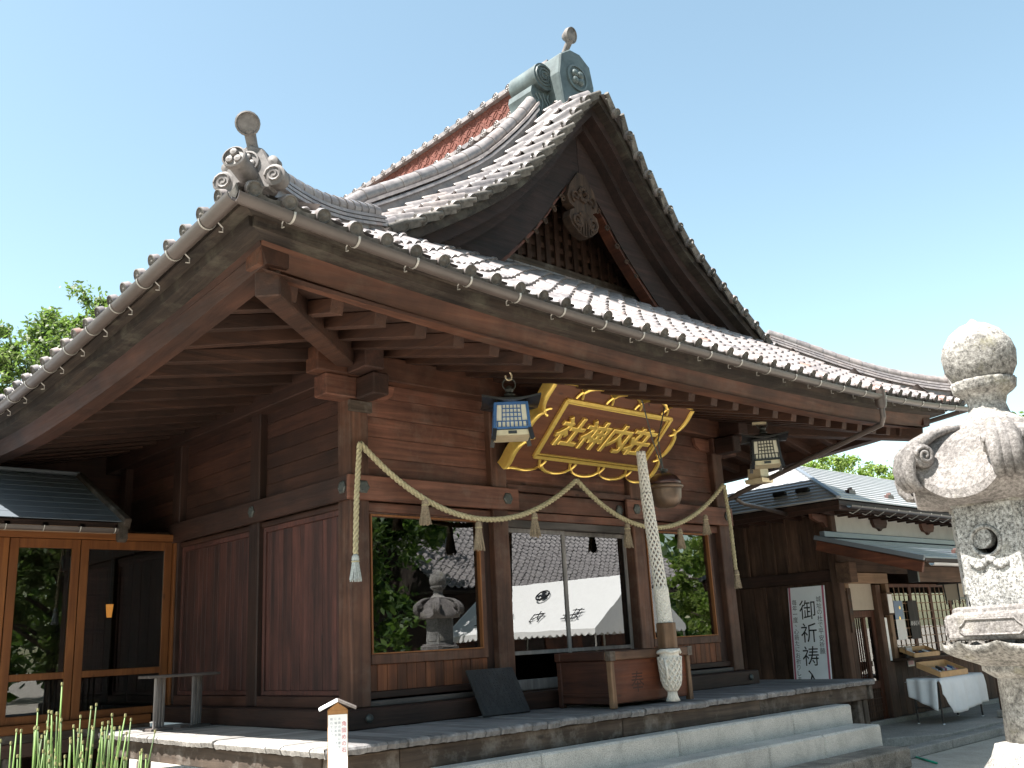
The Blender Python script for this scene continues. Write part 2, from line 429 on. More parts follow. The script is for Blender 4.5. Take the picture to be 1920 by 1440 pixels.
class MB:
    def __init__(s):
        s.v = []
        s.f = []
    def add(s, vs, fs):
        o = len(s.v)
        s.v += [tuple(p) for p in vs]
        s.f += [tuple(i + o for i in q) for q in fs]
        return s
    def box(s, x0, x1, y0, y1, z0, z1):
        if x0 > x1: x0, x1 = x1, x0
        if y0 > y1: y0, y1 = y1, y0
        if z0 > z1: z0, z1 = z1, z0
        return s.add([(x0, y0, z0), (x1, y0, z0), (x1, y1, z0), (x0, y1, z0), (x0, y0, z1), (x1, y0, z1), (x1, y1, z1), (x0, y1, z1)],
                     [(0, 3, 2, 1), (4, 5, 6, 7), (0, 1, 5, 4), (1, 2, 6, 5), (2, 3, 7, 6), (3, 0, 4, 7)])
    def obox(s, c, ax, ay, az):
        c, ax, ay, az = V3(c), V3(ax), V3(ay), V3(az)
        if ax.cross(ay).dot(az) < 0:
            ax = -ax
        vs = []
        for k in (-1, 1):
            for i, j in ((-1, -1), (1, -1), (1, 1), (-1, 1)):
                vs.append(c + ax * i + ay * j + az * k)
        return s.add(vs, [(0, 3, 2, 1), (4, 5, 6, 7), (0, 1, 5, 4), (1, 2, 6, 5), (2, 3, 7, 6), (3, 0, 4, 7)])
    def beam(s, p0, p1, w, h, upv=(0, 0, 1)):
        p0, p1 = V3(p0), V3(p1)
        d = p1 - p0
        side = d.cross(V3(upv)).normalized()
        u = side.cross(d).normalized()
        return s.obox((p0 + p1) / 2, d / 2, side * w / 2, u * h / 2)
    def tube(s, path, r, n=8, caps=True):
        path = [V3(p) for p in path]
        m = len(path)
        rs = r if isinstance(r, (list, tuple)) else [r] * m
        prev = None
        o = len(s.v)
        for i, p in enumerate(path):
            d = (path[min(i + 1, m - 1)] - path[max(i - 1, 0)])
            if d.length < 1e-9:
                d = Vector((0, 0, 1))
            d.normalize()
            if prev is None:
                a = Vector((0, 0, 1)) if abs(d.z) < 0.9 else Vector((1, 0, 0))
                x = d.cross(a).normalized()
            else:
                x = (prev - d * prev.dot(d)).normalized()
            prev = x
            y = d.cross(x)
            for k in range(n):
                t = 2 * pi * k / n
                s.v.append(tuple(p + (x * cos(t) + y * sin(t)) * rs[i]))
        for i in range(m - 1):
            for k in range(n):
                a = o + i * n + k
                b = o + i * n + (k + 1) % n
                s.f.append((a, b, b + n, a + n))
        if caps:
            s.f.append(tuple(o + k for k in range(n - 1, -1, -1)))
            s.f.append(tuple(o + (m - 1) * n + k for k in range(n)))
        return s
    def lathe(s, prof, n=16, c=(0, 0, 0), rot=0.0, axis=None):
        o = len(s.v)
        c = V3(c)
        if axis is None:
            X, Y, Z = Vector((1, 0, 0)), Vector((0, 1, 0)), Vector((0, 0, 1))
        else:
            Z = V3(axis).normalized()
            a = Vector((0, 0, 1)) if abs(Z.z) < 0.9 else Vector((1, 0, 0))
            X = Z.cross(a).normalized()
            Y = Z.cross(X)
        for r, z in prof:
            for k in range(n):
                t = 2 * pi * k / n + rot
                s.v.append(tuple(c + X * r * cos(t) + Y * r * sin(t) + Z * z))
        for i in range(len(prof) - 1):
            for k in range(n):
                a = o + i * n + k
                b = o + i * n + (k + 1) % n
                s.f.append((a, b, b + n, a + n))
        s.f.append(tuple(o + k for k in range(n - 1, -1, -1)))
        s.f.append(tuple(o + (len(prof) - 1) * n + k for k in range(n)))
        return s
    def prism(s, poly, org, ax, ay, dep):
        org, ax, ay, dep = V3(org), V3(ax), V3(ay), V3(dep)
        n = len(poly)
        o = len(s.v)
        area = sum(poly[i][0] * poly[(i + 1) % n][1] - poly[(i + 1) % n][0] * poly[i][1] for i in range(n))
        fl = (area > 0) == (ax.cross(ay).dot(dep) > 0)
        for a, b in poly:
            s.v.append(tuple(org + ax * a + ay * b))
        for a, b in poly:
            s.v.append(tuple(org + ax * a + ay * b + dep))
        bot = tuple(o + i for i in range(n))
        top = tuple(o + n + i for i in range(n))
        sides = [(o + i, o + (i + 1) % n, o + n + (i + 1) % n, o + n + i) for i in range(n)]
        if fl:
            s.f += [bot[::-1], top] + sides
        else:
            s.f += [bot, top[::-1]] + [q[::-1] for q in sides]
        return s
    def sweep(s, prof, pts, X, Z=None, closed=True, caps=True):
        # prof in (a,b): a along X-vectors, b along Z-vectors at each path point
        o = len(s.v)
        n = len(prof)
        m = len(pts)
        for i, p in enumerate(pts):
            p = V3(p)
            xv = V3(X[i] if isinstance(X, list) else X)
            zv = V3((Z[i] if isinstance(Z, list) else Z) if Z is not None else (0, 0, 1))
            for a, b in prof:
                s.v.append(tuple(p + xv * a + zv * b))
        rng = n if closed else n - 1
        for i in range(m - 1):
            for k in range(rng):
                a = o + i * n + k
                b = o + i * n + (k + 1) % n
                s.f.append((a, b, b + n, a + n))
        if caps and closed:
            s.f.append(tuple(o + k for k in range(n - 1, -1, -1)))
            s.f.append(tuple(o + (m - 1) * n + k for k in range(n)))
        return s
    def grid(s, fn, nu, nv):
        o = len(s.v)
        for j in range(nv + 1):
            for i in range(nu + 1):
                s.v.append(tuple(fn(i / nu, j / nv)))
        for j in range(nv):
            for i in range(nu):
                a = o + j * (nu + 1) + i
                s.f.append((a, a + 1, a + nu + 2, a + nu + 1))
        return s
    def mesh(s, name, mat=None, smooth=False):
        me = bpy.data.meshes.new(name)
        me.from_pydata(s.v, [], s.f)
        if mat is not None:
            me.materials.append(M[mat] if isinstance(mat, str) else mat)
        if smooth:
            me.polygons.foreach_set('use_smooth', [True] * len(me.polygons))
        me.update()
        return me
    def build(s, name, mat, parent=None, smooth=False, bevel=0.0, fixn=False, angle=None, **props):
        me = s.mesh(name, mat, smooth)
        if fixn:
            import bmesh
            bm = bmesh.new()
            bm.from_mesh(me)
            bmesh.ops.recalc_face_normals(bm, faces=bm.faces)
            bm.to_mesh(me)
            bm.free()
        if angle is not None:
            me.polygons.foreach_set('use_smooth', [True] * len(me.polygons))
            me.set_sharp_from_angle(angle=radians(angle))
        return put(name, me, parent, bevel, **props)

def put(name, data, parent=None, bevel=0.0, matrix=None, **props):
    o = bpy.data.objects.new(name, data)
    COL.objects.link(o)
    if parent is not None:
        o.parent = parent
        base = parent
        T = Vector((0, 0, 0))
        q = parent
        while q is not None:
            if q.type == 'EMPTY':
                T = T + q.location
            q = q.parent
        # every mesh part is built in world coordinates
        if parent.type == 'EMPTY':
            o.matrix_parent_inverse = Matrix.Translation(-parent.location)
    if matrix is not None:
        o.matrix_basis = matrix
    if bevel:
        b = o.modifiers.new('bevel', 'BEVEL')
        b.width = bevel
        b.segments = 1
        b.limit_method = 'ANGLE'
        b.angle_limit = radians(40)
    for k, v in props.items():
        o[k] = v
    return o

def thing(name, loc, label, category, group=None):
    o = bpy.data.objects.new(name, None)
    COL.objects.link(o)
    o.location = loc
    o.empty_display_size = 0.2
    o['label'] = label
    o['category'] = category
    if group:
        o['group'] = group
    return o

def BX(name, mat, parent, x0, x1, y0, y1, z0, z1, bevel=0.006, **p):
    return MB().box(x0, x1, y0, y1, z0, z1).build(name, mat, parent, bevel=bevel, **p)

def copy_tree(o, loc, rz=0.0, **props):
    r = o.copy()
    COL.objects.link(r)
    r.location = loc
    r.rotation_euler = (0, 0, rz)
    for k, v in props.items():
        r[k] = v
    for ch in list(o.children):
        c = ch.copy()
        COL.objects.link(c)
        c.parent = r
        c.matrix_parent_inverse = ch.matrix_parent_inverse.copy()
        for g in list(ch.children):
            d = g.copy()
            COL.objects.link(d)
            d.parent = c
            d.matrix_parent_inverse = g.matrix_parent_inverse.copy()
    return r

_txt = {}
def glyph(ch, size, extrude=0.0, bevel=0.0, shear=0.0, offset=0.0):
    key = (ch, size, extrude, bevel, shear, offset)
    if key in _txt:
        return _txt[key]
    cu = bpy.data.curves.new('glyph', 'FONT')
    cu.body = ch
    cu.size = size
    cu.extrude = extrude
    cu.bevel_depth = bevel
    cu.shear = shear
    cu.offset = offset
    cu.resolution_u = 4
    cu.align_x = 'CENTER'
    cu.align_y = 'CENTER'
    o = bpy.data.objects.new('glyph', cu)
    COL.objects.link(o)
    dg = bpy.context.evaluated_depsgraph_get()
    me = bpy.data.meshes.new_from_object(o.evaluated_get(dg))
    bpy.data.objects.remove(o)
    bpy.data.curves.remove(cu)
    xs = [v.co.x for v in me.vertices] or [0]
    ys = [v.co.y for v in me.vertices] or [0]
    cx, cy = (min(xs) + max(xs)) / 2, (min(ys) + max(ys)) / 2
    vs = [(v.co.x - cx, v.co.y - cy, v.co.z) for v in me.vertices]
    fs = [tuple(p.vertices) for p in me.polygons]
    bpy.data.meshes.remove(me)
    _txt[key] = (vs, fs)
    return vs, fs

def lettering(chars, mat, parent, org, ax, ay, size, step, name='lettering', vertical=True, wob=0.0, stretch=1.0, **kw):
    """chars laid down along -ay (vertical) or +ax, on the plane spanned by ax (right) and ay (up)"""
    org, ax, ay = V3(org), V3(ax).normalized(), V3(ay).normalized()
    nn = ax.cross(ay).normalized()
    m = MB()
    rr = random.Random(3)
    for i, ch in enumerate(chars):
        if ch == ' ':
            continue
        vs, fs = glyph(ch, size, **kw)
        p = org + (-ay * step * i if vertical else ax * step * i) + ax * rr.uniform(-wob, wob)
        m.add([p + ax * a * stretch + ay * b + nn * c for a, b, c in vs], fs)
    return m.build(name, mat, parent)

def interp(pts):
    xs = [p[0] for p in pts]
    ys = [p[1] for p in pts]
    n = len(xs)
    sl = []
    for i in range(n):
        a, b = max(0, i - 1), min(n - 1, i + 1)
        sl.append((ys[b] - ys[a]) / (xs[b] - xs[a]))
    def f(x):
        if x <= xs[0]:
            return ys[0] + sl[0] * (x - xs[0])
        if x >= xs[-1]:
            return ys[-1] + sl[-1] * (x - xs[-1])
        for i in range(n - 1):
            if x <= xs[i + 1]:
                h = xs[i + 1] - xs[i]
                t = (x - xs[i]) / h
                return ((2 * t ** 3 - 3 * t * t + 1) * ys[i] + (t ** 3 - 2 * t * t + t) * h * sl[i]
                        + (-2 * t ** 3 + 3 * t * t) * ys[i + 1] + (t ** 3 - t * t) * h * sl[i + 1])
    return f
#@@SECTIONS
# ================================================================== SETTING
W, XM, GZ = 6.78, 3.39, -1.0
g = MB()
g.grid(lambda u, v: (-400 + 800 * u, -400 + 800 * v, GZ), 8, 8)
g.build('ground', 'ground', None, kind='structure')
# concrete apron in front of the office, a little higher than the gravel
ap = MB().prism([(7.95, -0.98), (9.2, -1.75), (22, -1.75), (22, 6), (7.95, 6)], (0, 0, GZ + 0.004), (1, 0, 0), (0, 1, 0), (0, 0, 0.13))
ap.build('pavement', 'concrete', None, bevel=0.01, kind='structure')
k = MB()
k.build('kerb', 'kerb', None, kind='structure') if False else None
kerb = thing('kerb', (9, -1.9, GZ), 'grey stone kerb edging the concrete apron by the steps', 'kerb')
for (a, b) in (((7.05, -1.98), (8.6, -1.98)), ((8.62, -1.98), (10.6, -1.98)), ((10.62, -1.98), (12.7, -1.98)), ((12.72, -1.98), (15.2, -1.98))):
    BX('kerb_stone', 'kerb', kerb, a[0], b[0], -2.06, -1.86, GZ, GZ + 0.12, 0.012)

# ================================================================== SHRINE HALL
hall = thing('shrine_hall', (XM, 3.2, GZ), 'dark reddish wooden shrine hall with sweeping grey tiled gable roof', 'shrine hall')
P = 0.24
A = 2.008
px = [0.0, A, W - A - P, W - P]
for i, x in enumerate(px):
    BX('post', 'post', hall, x, x + P, 0, P, 0.19, 3.62 if i in (0, 3) else 3.9, 0.012)
for y in (1.97, 4.2, 6.16):
    BX('post', 'dark_z', hall, 0.0, P, y, y + P, 0.19, 3.7, 0.012)
    BX('post', 'dark_z', hall, W - P, W, y, y + P, 0.19, 3.7, 0.012)

# base beams (proud of the posts)
BX('base_beam', 'dark_x', hall, -0.205, W + 0.06, -0.20, 0.05, 0.0, 0.19, 0.012)
BX('base_beam', 'dark_y', hall, -0.20, 0.05, 0.053, 6.6, 0.0, 0.187, 0.012)
bb = BX('base_beam', 'dark_y', hall, W - 0.05, W + 0.055, 0.053, 6.6, 0.0, 0.187, 0.012)
for x in (0.07, 6.62):
    MB().lathe([(0.0, 0), (0.045, 0.0), (0.04, 0.02), (0.0, 0.03)], 14, (x, -0.2, 0.10), axis=(0, -1, 0)).build('nail_cover', 'iron', hall, smooth=True)

# upper wall: horizontal planks, each its own piece
def planks_h(parent, x0, x1, z0, z1, n, y, mat, th=0.05):
    h = (z1 - z0) / n
    for i in range(n):
        off = R.uniform(-0.006, 0.006)
        BX('wall_plank', mat, parent, x0, x1, y + off, y + th + off, z0 + i * h + 0.002, z0 + (i + 1) * h - 0.002, 0.004)

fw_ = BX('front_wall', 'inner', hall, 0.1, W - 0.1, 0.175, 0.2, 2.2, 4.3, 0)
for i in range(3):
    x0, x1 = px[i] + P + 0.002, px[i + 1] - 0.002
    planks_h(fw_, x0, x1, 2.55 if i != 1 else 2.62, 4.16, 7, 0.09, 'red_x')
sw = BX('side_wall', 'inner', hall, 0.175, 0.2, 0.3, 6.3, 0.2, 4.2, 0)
for (y0, y1) in ((P, 1.97), (1.97 + P, 4.2), (4.2 + P, 6.16)):
    n = 6
    h = (3.68 - 2.55) / n
    for i in range(n):
        off = R.uniform(-0.006, 0.006)
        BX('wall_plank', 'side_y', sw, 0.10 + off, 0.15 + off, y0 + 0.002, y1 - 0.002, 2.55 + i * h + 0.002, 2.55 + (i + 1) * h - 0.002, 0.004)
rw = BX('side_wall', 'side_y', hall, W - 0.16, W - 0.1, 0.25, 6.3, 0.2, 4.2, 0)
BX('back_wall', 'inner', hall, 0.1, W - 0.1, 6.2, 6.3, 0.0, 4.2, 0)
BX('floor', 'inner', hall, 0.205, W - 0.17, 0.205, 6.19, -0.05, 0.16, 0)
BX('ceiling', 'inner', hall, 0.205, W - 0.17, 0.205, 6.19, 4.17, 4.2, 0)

# nageshi tie beams, proud of the posts
def nail(x, y, z, ax):
    m = MB()
    m.lathe([(0.0, 0.0), (0.075, 0.0), (0.075, 0.012), (0.06, 0.02), (0.0, 0.022)], 6, (x, y, z), axis=ax)
    A1 = Vector(ax)
    S = Vector((1, 0, 0)) if abs(A1.y) > 0.5 else Vector((0, 1, 0))
    for q in range(6):
        t = q * pi / 3
        c = Vector((x, y, z)) + A1 * 0.018 + S * 0.045 * cos(t) + Vector((0, 0, 1)) * 0.045 * sin(t)
        m.lathe([(0.008, 0.0), (0.006, 0.008), (0.0, 0.01)], 6, c, axis=ax)
    m.build('nail_cover', 'iron', hall)
BX('tie_beam', 'red_x', hall, -0.05, 2.39, -0.052, -0.002, 2.285, 2.55, 0.008)
BX('tie_beam', 'red_x', hall, W - 2.39, W + 0.05, -0.052, -0.002, 2.285, 2.55, 0.008)
BX('tie_beam', 'dark_y', hall, -0.05, -0.002, 0.0, 4.45, 2.285, 2.548, 0.008)
for x in (0.13, 2.20, W - 2.20, W - 0.1):
    nail(x, -0.052, 2.42, (0, -1, 0))
for y in (0.07, 2.05):
    nail(-0.05, y, 2.42, (-1, 0, 0))
nail(px[2] - 0.22, 0.03, 2.40, (0, -1, 0))

# centre bay lintels
BX('lintel', 'red_x', hall, A + P, px[2], 0.03, 0.085, 2.30, 2.52, 0.006)
BX('lintel', 'red_x', hall, A + P, px[2], 0.00, 0.085, 2.535, 2.615, 0.006)
BX('lintel', 'red_x', hall, A + P, px[2], 0.01, 0.085, 2.19, 2.285, 0.006)
BX('lintel', 'grey_x', hall, A + P, px[2], 0.04, 0.12, 2.095, 2.187, 0.006)

# left and right window bays
def window_bay(xa, xb, xg0, xg1):
    f = MB()
    f.box(xa, xb, 0.05, 0.15, 2.18, 2.28)
    f.build('window_head', 'red_x', hall, bevel=0.006)
    w = MB()
    w.box(xg0 - 0.045, xg0, 0.06, 0.13, 0.60, 2.178).box(xg1, xg1 + 0.075, 0.06, 0.13, 0.60, 2.178)
    w.box(xg0, xg1, 0.06, 0.13, 2.155, 2.178).box(xg0, xg1, 0.055, 0.13, 0.60, 0.70)
    wo = w.build('window', 'post', hall, bevel=0.005)
    b = MB()
    t = 0.018
    b.box(xg0, xg0 + t, 0.045, 0.10, 0.702, 2.153).box(xg1 - t, xg1, 0.045, 0.10, 0.702, 2.153)
    b.box(xg0 + t, xg1 - t, 0.045, 0.10, 2.135, 2.153).box(xg0 + t, xg1 - t, 0.045, 0.10, 0.702, 0.715)
    b.build('bead', 'bead', wo)
    BX('pane', 'glass', wo, xg0 + 0.004, xg1 - 0.004, 0.095, 0.101, 0.706, 2.15, 0)
    st = MB().box(xg1 + 0.077, xb, 0.10, 0.17, 0.28, 2.178)
    st.build('jamb', 'dark_z', hall)
    if xg0 - 0.045 - xa > 0.01:
        MB().box(xa, xg0 - 0.047, 0.08, 0.17, 0.28, 2.178).build('jamb', 'dark_z', hall)
    pn = BX('dado', 'dark_x', hall, xa, xg1 + 0.075, 0.15, 0.17, 0.26, 0.6, 0)
    n = 13
    for i in range(n):
        a = xg0 - 0.04 + (xg1 + 0.07 - xg0 + 0.04) * i / n
        c = xg0 - 0.04 + (xg1 + 0.07 - xg0 + 0.04) * (i + 1) / n
        o2 = R.uniform(-0.003, 0.003)
        BX('dado_board', 'pan_z', pn, a + 0.002, c - 0.002, 0.085 + o2, 0.14, 0.335, 0.598, 0.003)
    BX('bottom_rail', 'dark_x', hall, xa, xb, 0.06, 0.16, 0.265, 0.333, 0.005)
    BX('sill', 'grey_x', hall, xa, xb, 0.02, 0.17, 0.192, 0.245, 0.005)
window_bay(P, A, 0.285, 1.815)
window_bay(px[2] + P, W - P, 4.85, 6.285)

# centre sliding glass doors
def glass_door(x0, x1, y, rz, nm):
    d = MB()
    d.box(x0, x0 + 0.055, y, y + 0.035, 0.20, 2.094).box(x1 - 0.055, x1, y, y + 0.035, 0.20, 2.094)
    d.box(x0 + 0.055, x1 - 0.055, y, y + 0.035, 2.04, 2.094).box(x0 + 0.055, x1 - 0.055, y, y + 0.035, 0.20, 0.32)
    d.box(x0 + 0.055, x1 - 0.055, y, y + 0.035, 0.60, 0.645)
    do = d.build('sliding_door', 'grey_z', hall, bevel=0.004)
    for (z0, z1) in ((0.322, 0.598), (0.647, 2.038)):
        m = MB()
        xc, hw = (x0 + x1) / 2, (x1 - x0) / 2 - 0.057
        dx, dy = hw * cos(rz), hw * sin(rz)
        m.obox((xc, y + 0.018, (z0 + z1) / 2), (dx, dy, 0), (0, 0.003, 0), (0, 0, (z1 - z0) / 2))
        m.build('pane', 'glass', do)
glass_door(A + P + 0.003, 3.30, 0.10, 0.004, 'a')
glass_door(3.245, px[2] - 0.003, 0.145, -0.004, 'b')
BX('threshold', 'dark_x', hall, A + P, px[2], 0.02, 0.19, 0.192, 0.199, 0)

# side wall doors: vertical boards in frames
def side_door(y0, y1):
    fr = MB()
    fr.box(0.06, 0.13, y0, y0 + 0.05, 0.31, 2.22).box(0.06, 0.13, y1 - 0.05, y1, 0.31, 2.22)
    fr.box(0.06, 0.13, y0 + 0.05, y1 - 0.05, 2.16, 2.22).box(0.06, 0.13, y0 + 0.05, y1 - 0.05, 0.31, 0.36)
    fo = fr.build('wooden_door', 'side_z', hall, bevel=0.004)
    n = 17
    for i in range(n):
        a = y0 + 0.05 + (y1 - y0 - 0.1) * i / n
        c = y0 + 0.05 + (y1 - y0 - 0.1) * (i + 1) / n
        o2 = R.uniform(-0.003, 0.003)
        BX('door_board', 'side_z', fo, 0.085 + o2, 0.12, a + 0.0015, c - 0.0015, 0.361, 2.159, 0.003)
side_door(P + 0.015, 1.955)
side_door(1.97 + P + 0.015, 4.19)
BX('lintel', 'side_y', hall, 0.04, 0.16, P + 0.002, 1.968, 2.222, 2.284, 0.005)
BX('lintel', 'side_y', hall, 0.04, 0.16, 1.97 + P + 0.002, 4.198, 2.222, 2.284, 0.005)
BX('sill', 'side_y', hall, 0.01, 0.16, P + 0.002, 1.968, 0.19, 0.305, 0.005)
BX('sill', 'side_y', hall, 0.01, 0.16, 1.97 + P + 0.002, 4.198, 0.19, 0.305, 0.005)

# wall plates and corner brackets
BX('wall_plate', 'kaya_x', hall, -0.46, W + 0.46, -0.10, 0.14, 3.622, 3.90, 0.012)
BX('wall_plate', 'dark_y', hall, -0.10, 0.14, -0.46, -0.102, 3.62, 3.898, 0.012)
BX('wall_plate', 'dark_y', hall, -0.10, 0.14, 0.142, 6.9, 3.62, 3.898, 0.012)
BX('wall_plate', 'dark_y', hall, W - 0.14, W + 0.10, -0.46, -0.102, 3.62, 3.898, 0.012)
BX('wall_plate', 'dark_y', hall, W - 0.14, W + 0.10, 0.142, 6.9, 3.62, 3.898, 0.012)
for x in (0.02, W - 0.26):
    BX('bracket_arm', 'red_x', hall, x - 0.35 if x < 1 else x, x + 0.24 if x < 1 else x + 0.59, -0.055, 0.19, 3.38, 3.62, 0.014)
    BX('bracket_arm', 'dark_y', hall, x + 0.02, x + 0.22, -0.40, -0.057, 3.36, 3.60, 0.014)
for i in (1, 2):
    BX('bracket_arm', 'red_y', hall, px[i] + 0.03, px[i] + P - 0.03, -0.34, -0.002, 3.40, 3.61, 0.014)
BX('post_cap', 'fascia_x', hall, -0.03, P + 0.02, -0.05, -0.002, 3.24, 3.36, 0.005)
for (xx, s) in ((0.62, 1), (W - 0.62, -1)):
    m = MB().prism([(0, 0), (-s * 0.38, 0), (-s * 0.38, -0.19), (-s * 0.12, -0.17), (-s * 0.03, -0.11)], (xx, 0.03, 3.60), (1, 0, 0), (0, 0, 1), (0, 0.05, 0))
    m.build('bracket_scroll', 'red_x', hall)

# ------------------------------------------------------------------ eave curves
def cl(t):
    return max(0.0, t)
def soriF(x):
    return 0.25 * (min(1.2, abs(x - XM) / 6.07)) ** 2.5
def zEF(x):
    return 3.65 + soriF(x)
def zEL(y):
    return 3.50 + 0.40 * (abs(3.2 - y) / 5.88) ** 1.6
EX0, EX1, EY0, EY1 = -2.68, W + 2.68, -2.68, 9.08
zp = interp([(0, 8.0), (.38, 7.6), (.73, 7.12), (1.16, 6.64), (1.6, 6.21), (2.18, 5.78), (2.82, 5.37), (3.34, 5.06), (3.64, 4.89), (4.3, 4.52), (5.2, 4.05), (6.07, 3.60)])
def sfac(d):
    return (cl(d - 3.2) / 2.87) ** 2
def zside(d, y):
    return zp(d) + mino(d, y) + sfac(d) * 0.40 * (abs(3.2 - y) / 5.88) ** 1.6
def mino(d, y):      # the slope rolls down towards the verge
    q = min(1.0, cl(y + 1.0) / 0.80)
    f = min(1.0, cl(4.3 - d) / 0.9) * min(1.0, 0.35 + d / 0.9)
    return 0.30 * (1 - (1 - q) ** 2) * f
zfe = interp([(0, 3.75), (0.8, 4.27), (1.68, 4.89), (2.8, 5.60), (3.2, 5.86)])
HK = 1.36           # the front slope is steeper, so the hips run closer to the sides
def zfront(x, y):
    e = y - EY0
    return zfe(e) + cl(1 - e / 2.3) ** 2 * soriF(x)
VY = -1.0          # verge plane of the gable

# rafters --------------------------------------------------------------
def zr(x, y):       # underside of front rafters
    return 3.36 + soriF(x) * 0.8 + (y + 2.0) * 0.25
def zrs(x, y):      # underside of side rafters (x distance outside)
    return 3.38 + 0.42 * (abs(3.2 - y) / 5.88) ** 1.7 * 0.8 + (2.0 - abs(x)) * 0.235
n = 25
for i in range(n):
    x = -1.88 + (W + 3.76) * i / (n - 1)
    ys = 0.3 if 0.1 < x < W - 0.1 else (x + 0.02 if x <= 0.1 else (W - x) + 0.02)
    if ys < -1.75:
        ys = -1.72
    MB().beam((x, ys, zr(x, ys) + 0.065), (x, -2.02, zr(x, -2.02) + 0.065), 0.125, 0.13).build('rafter', 'rafter_y', hall, bevel=0.006)
for side in (0, 1):
    for i in range(19):
        y = -1.75 + 0.475 * i
        if y > 7.5:
            continue
        xs = -0.02 if y > -0.1 else y
        if y < -1.72:
            continue
        a = (0.25 if y > 0 else xs)
        if side == 0:
            p0, p1 = (a, y, zrs(-a if a < 0 else -a, y) + 0.065), (-2.02, y, zrs(2.02, y) + 0.065)
        else:
            p0, p1 = (W - a, y, zrs(-a, y) + 0.065), (W + 2.02, y, zrs(2.02, y) + 0.065)
        MB().beam(p0, p1, 0.12, 0.13).build('rafter', 'rafter_x', hall, bevel=0.006)
# hip rafters
for s in (0, 1):
    x0 = 0.15 if s == 0 else W - 0.15
    x1 = -2.18 if s == 0 else W + 2.18
    m = MB().beam((x0, 0.15, 3.86), (x1, -2.18, 3.56), 0.20, 0.27)
    m.build('hip_rafter', 'rafter_y', hall, bevel=0.012)

# soffit boards over the rafters (curved sheets)
def soffit(fn, nu, nv, name, mat):
    m = MB().grid(fn, nu, nv)
    return m.build(name, mat, hall, smooth=True)
def sf(u, v):
    x = -2.3 + (W + 4.6) * u
    lim = 0.3 if 0 < x < W else (x if x <= 0 else W - x)
    lim = max(lim, -2.3) if lim < 0.3 else 0.3
    y = -2.3 + (lim + 2.3) * v
    return (x, y, zr(x, y) + 0.135)
def sl(u, v, s=0):
    y = -2.3 + 11.0 * u
    lim = 0.3 if y > 0 else y
    x = -2.3 + (lim + 2.3) * v
    z = zrs(x, y) + 0.135
    return (x if s == 0 else W - x, y, z)
soffit(sf, 40, 6, 'soffit', 'rafter_y')
soffit(lambda u, v: sl(u, v, 0), 36, 6, 'soffit', 'rafter_x')
soffit(lambda u, v: sl(u, v, 1), 36, 6, 'soffit', 'rafter_x')

# eave beam (kayaoi) and stacked dark eave boards
def eave_run_front(prof, name, mat, x0, x1, nseg=30, bev=0):
    pts = [(x0 + (x1 - x0) * i / nseg,) for i in range(nseg + 1)]
    m = MB()
    path = [(p[0], 0, soriF(p[0])) for p in pts]
    m.sweep(prof, path, Vector((0, 1, 0)))
    return m.build(name, mat, hall, fixn=True)
def eave_run_side(prof, name, mat, s, y0, y1, nseg=30):
    path = []
    for i in range(nseg + 1):
        y = y0 + (y1 - y0) * i / nseg
        path.append((0 if s == 0 else W, y, zEL(y) - 3.65))
    m = MB()
    m.sweep(prof, path, Vector((1 if s == 0 else -1, 0, 0)))
    return m.build(name, mat, hall, fixn=True)
KAY = [(-2.33, 3.645), (-2.25, 3.43), (-2.06, 3.43), (-2.06, 3.645)]
UR1 = [(-2.50, 3.70), (-2.48, 3.60), (-2.20, 3.602), (-2.20, 3.70)]
UR2 = [(-2.64, 3.80), (-2.61, 3.675), (-2.30, 3.69), (-2.30, 3.80)]
eave_run_front(KAY, 'eave_beam', 'kaya_x', -2.3, W + 2.3)
eave_run_front(UR1, 'eave_board', 'eave_x', -2.46, W + 2.46)
eave_run_front(UR2, 'eave_board', 'eave_x', -2.6, W + 2.6)
for s in (0, 1):
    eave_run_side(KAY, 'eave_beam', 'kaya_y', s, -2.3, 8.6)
    eave_run_side(UR1, 'eave_board', 'eave_y', s, -2.46, 8.7)
    eave_run_side(UR2, 'eave_board', 'eave_y', s, -2.6, 8.8)

# ------------------------------------------------------------------ roof sheet
roof = None
rm_ = MB()
def lsl(u, v, s):
    y = VY + (EY1 - VY) * u ** 2.6
    d = 6.07 * v
    z = zside(d, y) - 0.085
    return (XM - d if s == 0 else XM + d, y, z)
rm_.grid(lambda u, v: lsl(u, v, 0), 44, 36)
rm_.grid(lambda u, v: lsl(u, v, 1), 44, 36)
def lslc(u, v, s):     # the corner triangle of the side slope, in front of the verge
    y = EY0 + (VY - EY0) * u
    dmin = 6.07 - HK * (y - EY0)
    d = dmin + (6.07 - dmin) * v
    return (XM - d if s == 0 else XM + d, y, zside(d, y) - 0.07)
rm_.grid(lambda u, v: lslc(u, v, 0), 8, 8)
rm_.grid(lambda u, v: lslc(u, v, 1), 8, 8)
def fsl(u, v):
    e = 3.0 * v
    y = EY0 + e
    hw = 6.07 - HK * e
    x = XM - hw + 2 * hw * u
    return (x, y, zfront(x, y) - 0.07)
rm_.grid(fsl, 40, 16)
roof = rm_.build('roof', 'eave_y', hall, smooth=True)

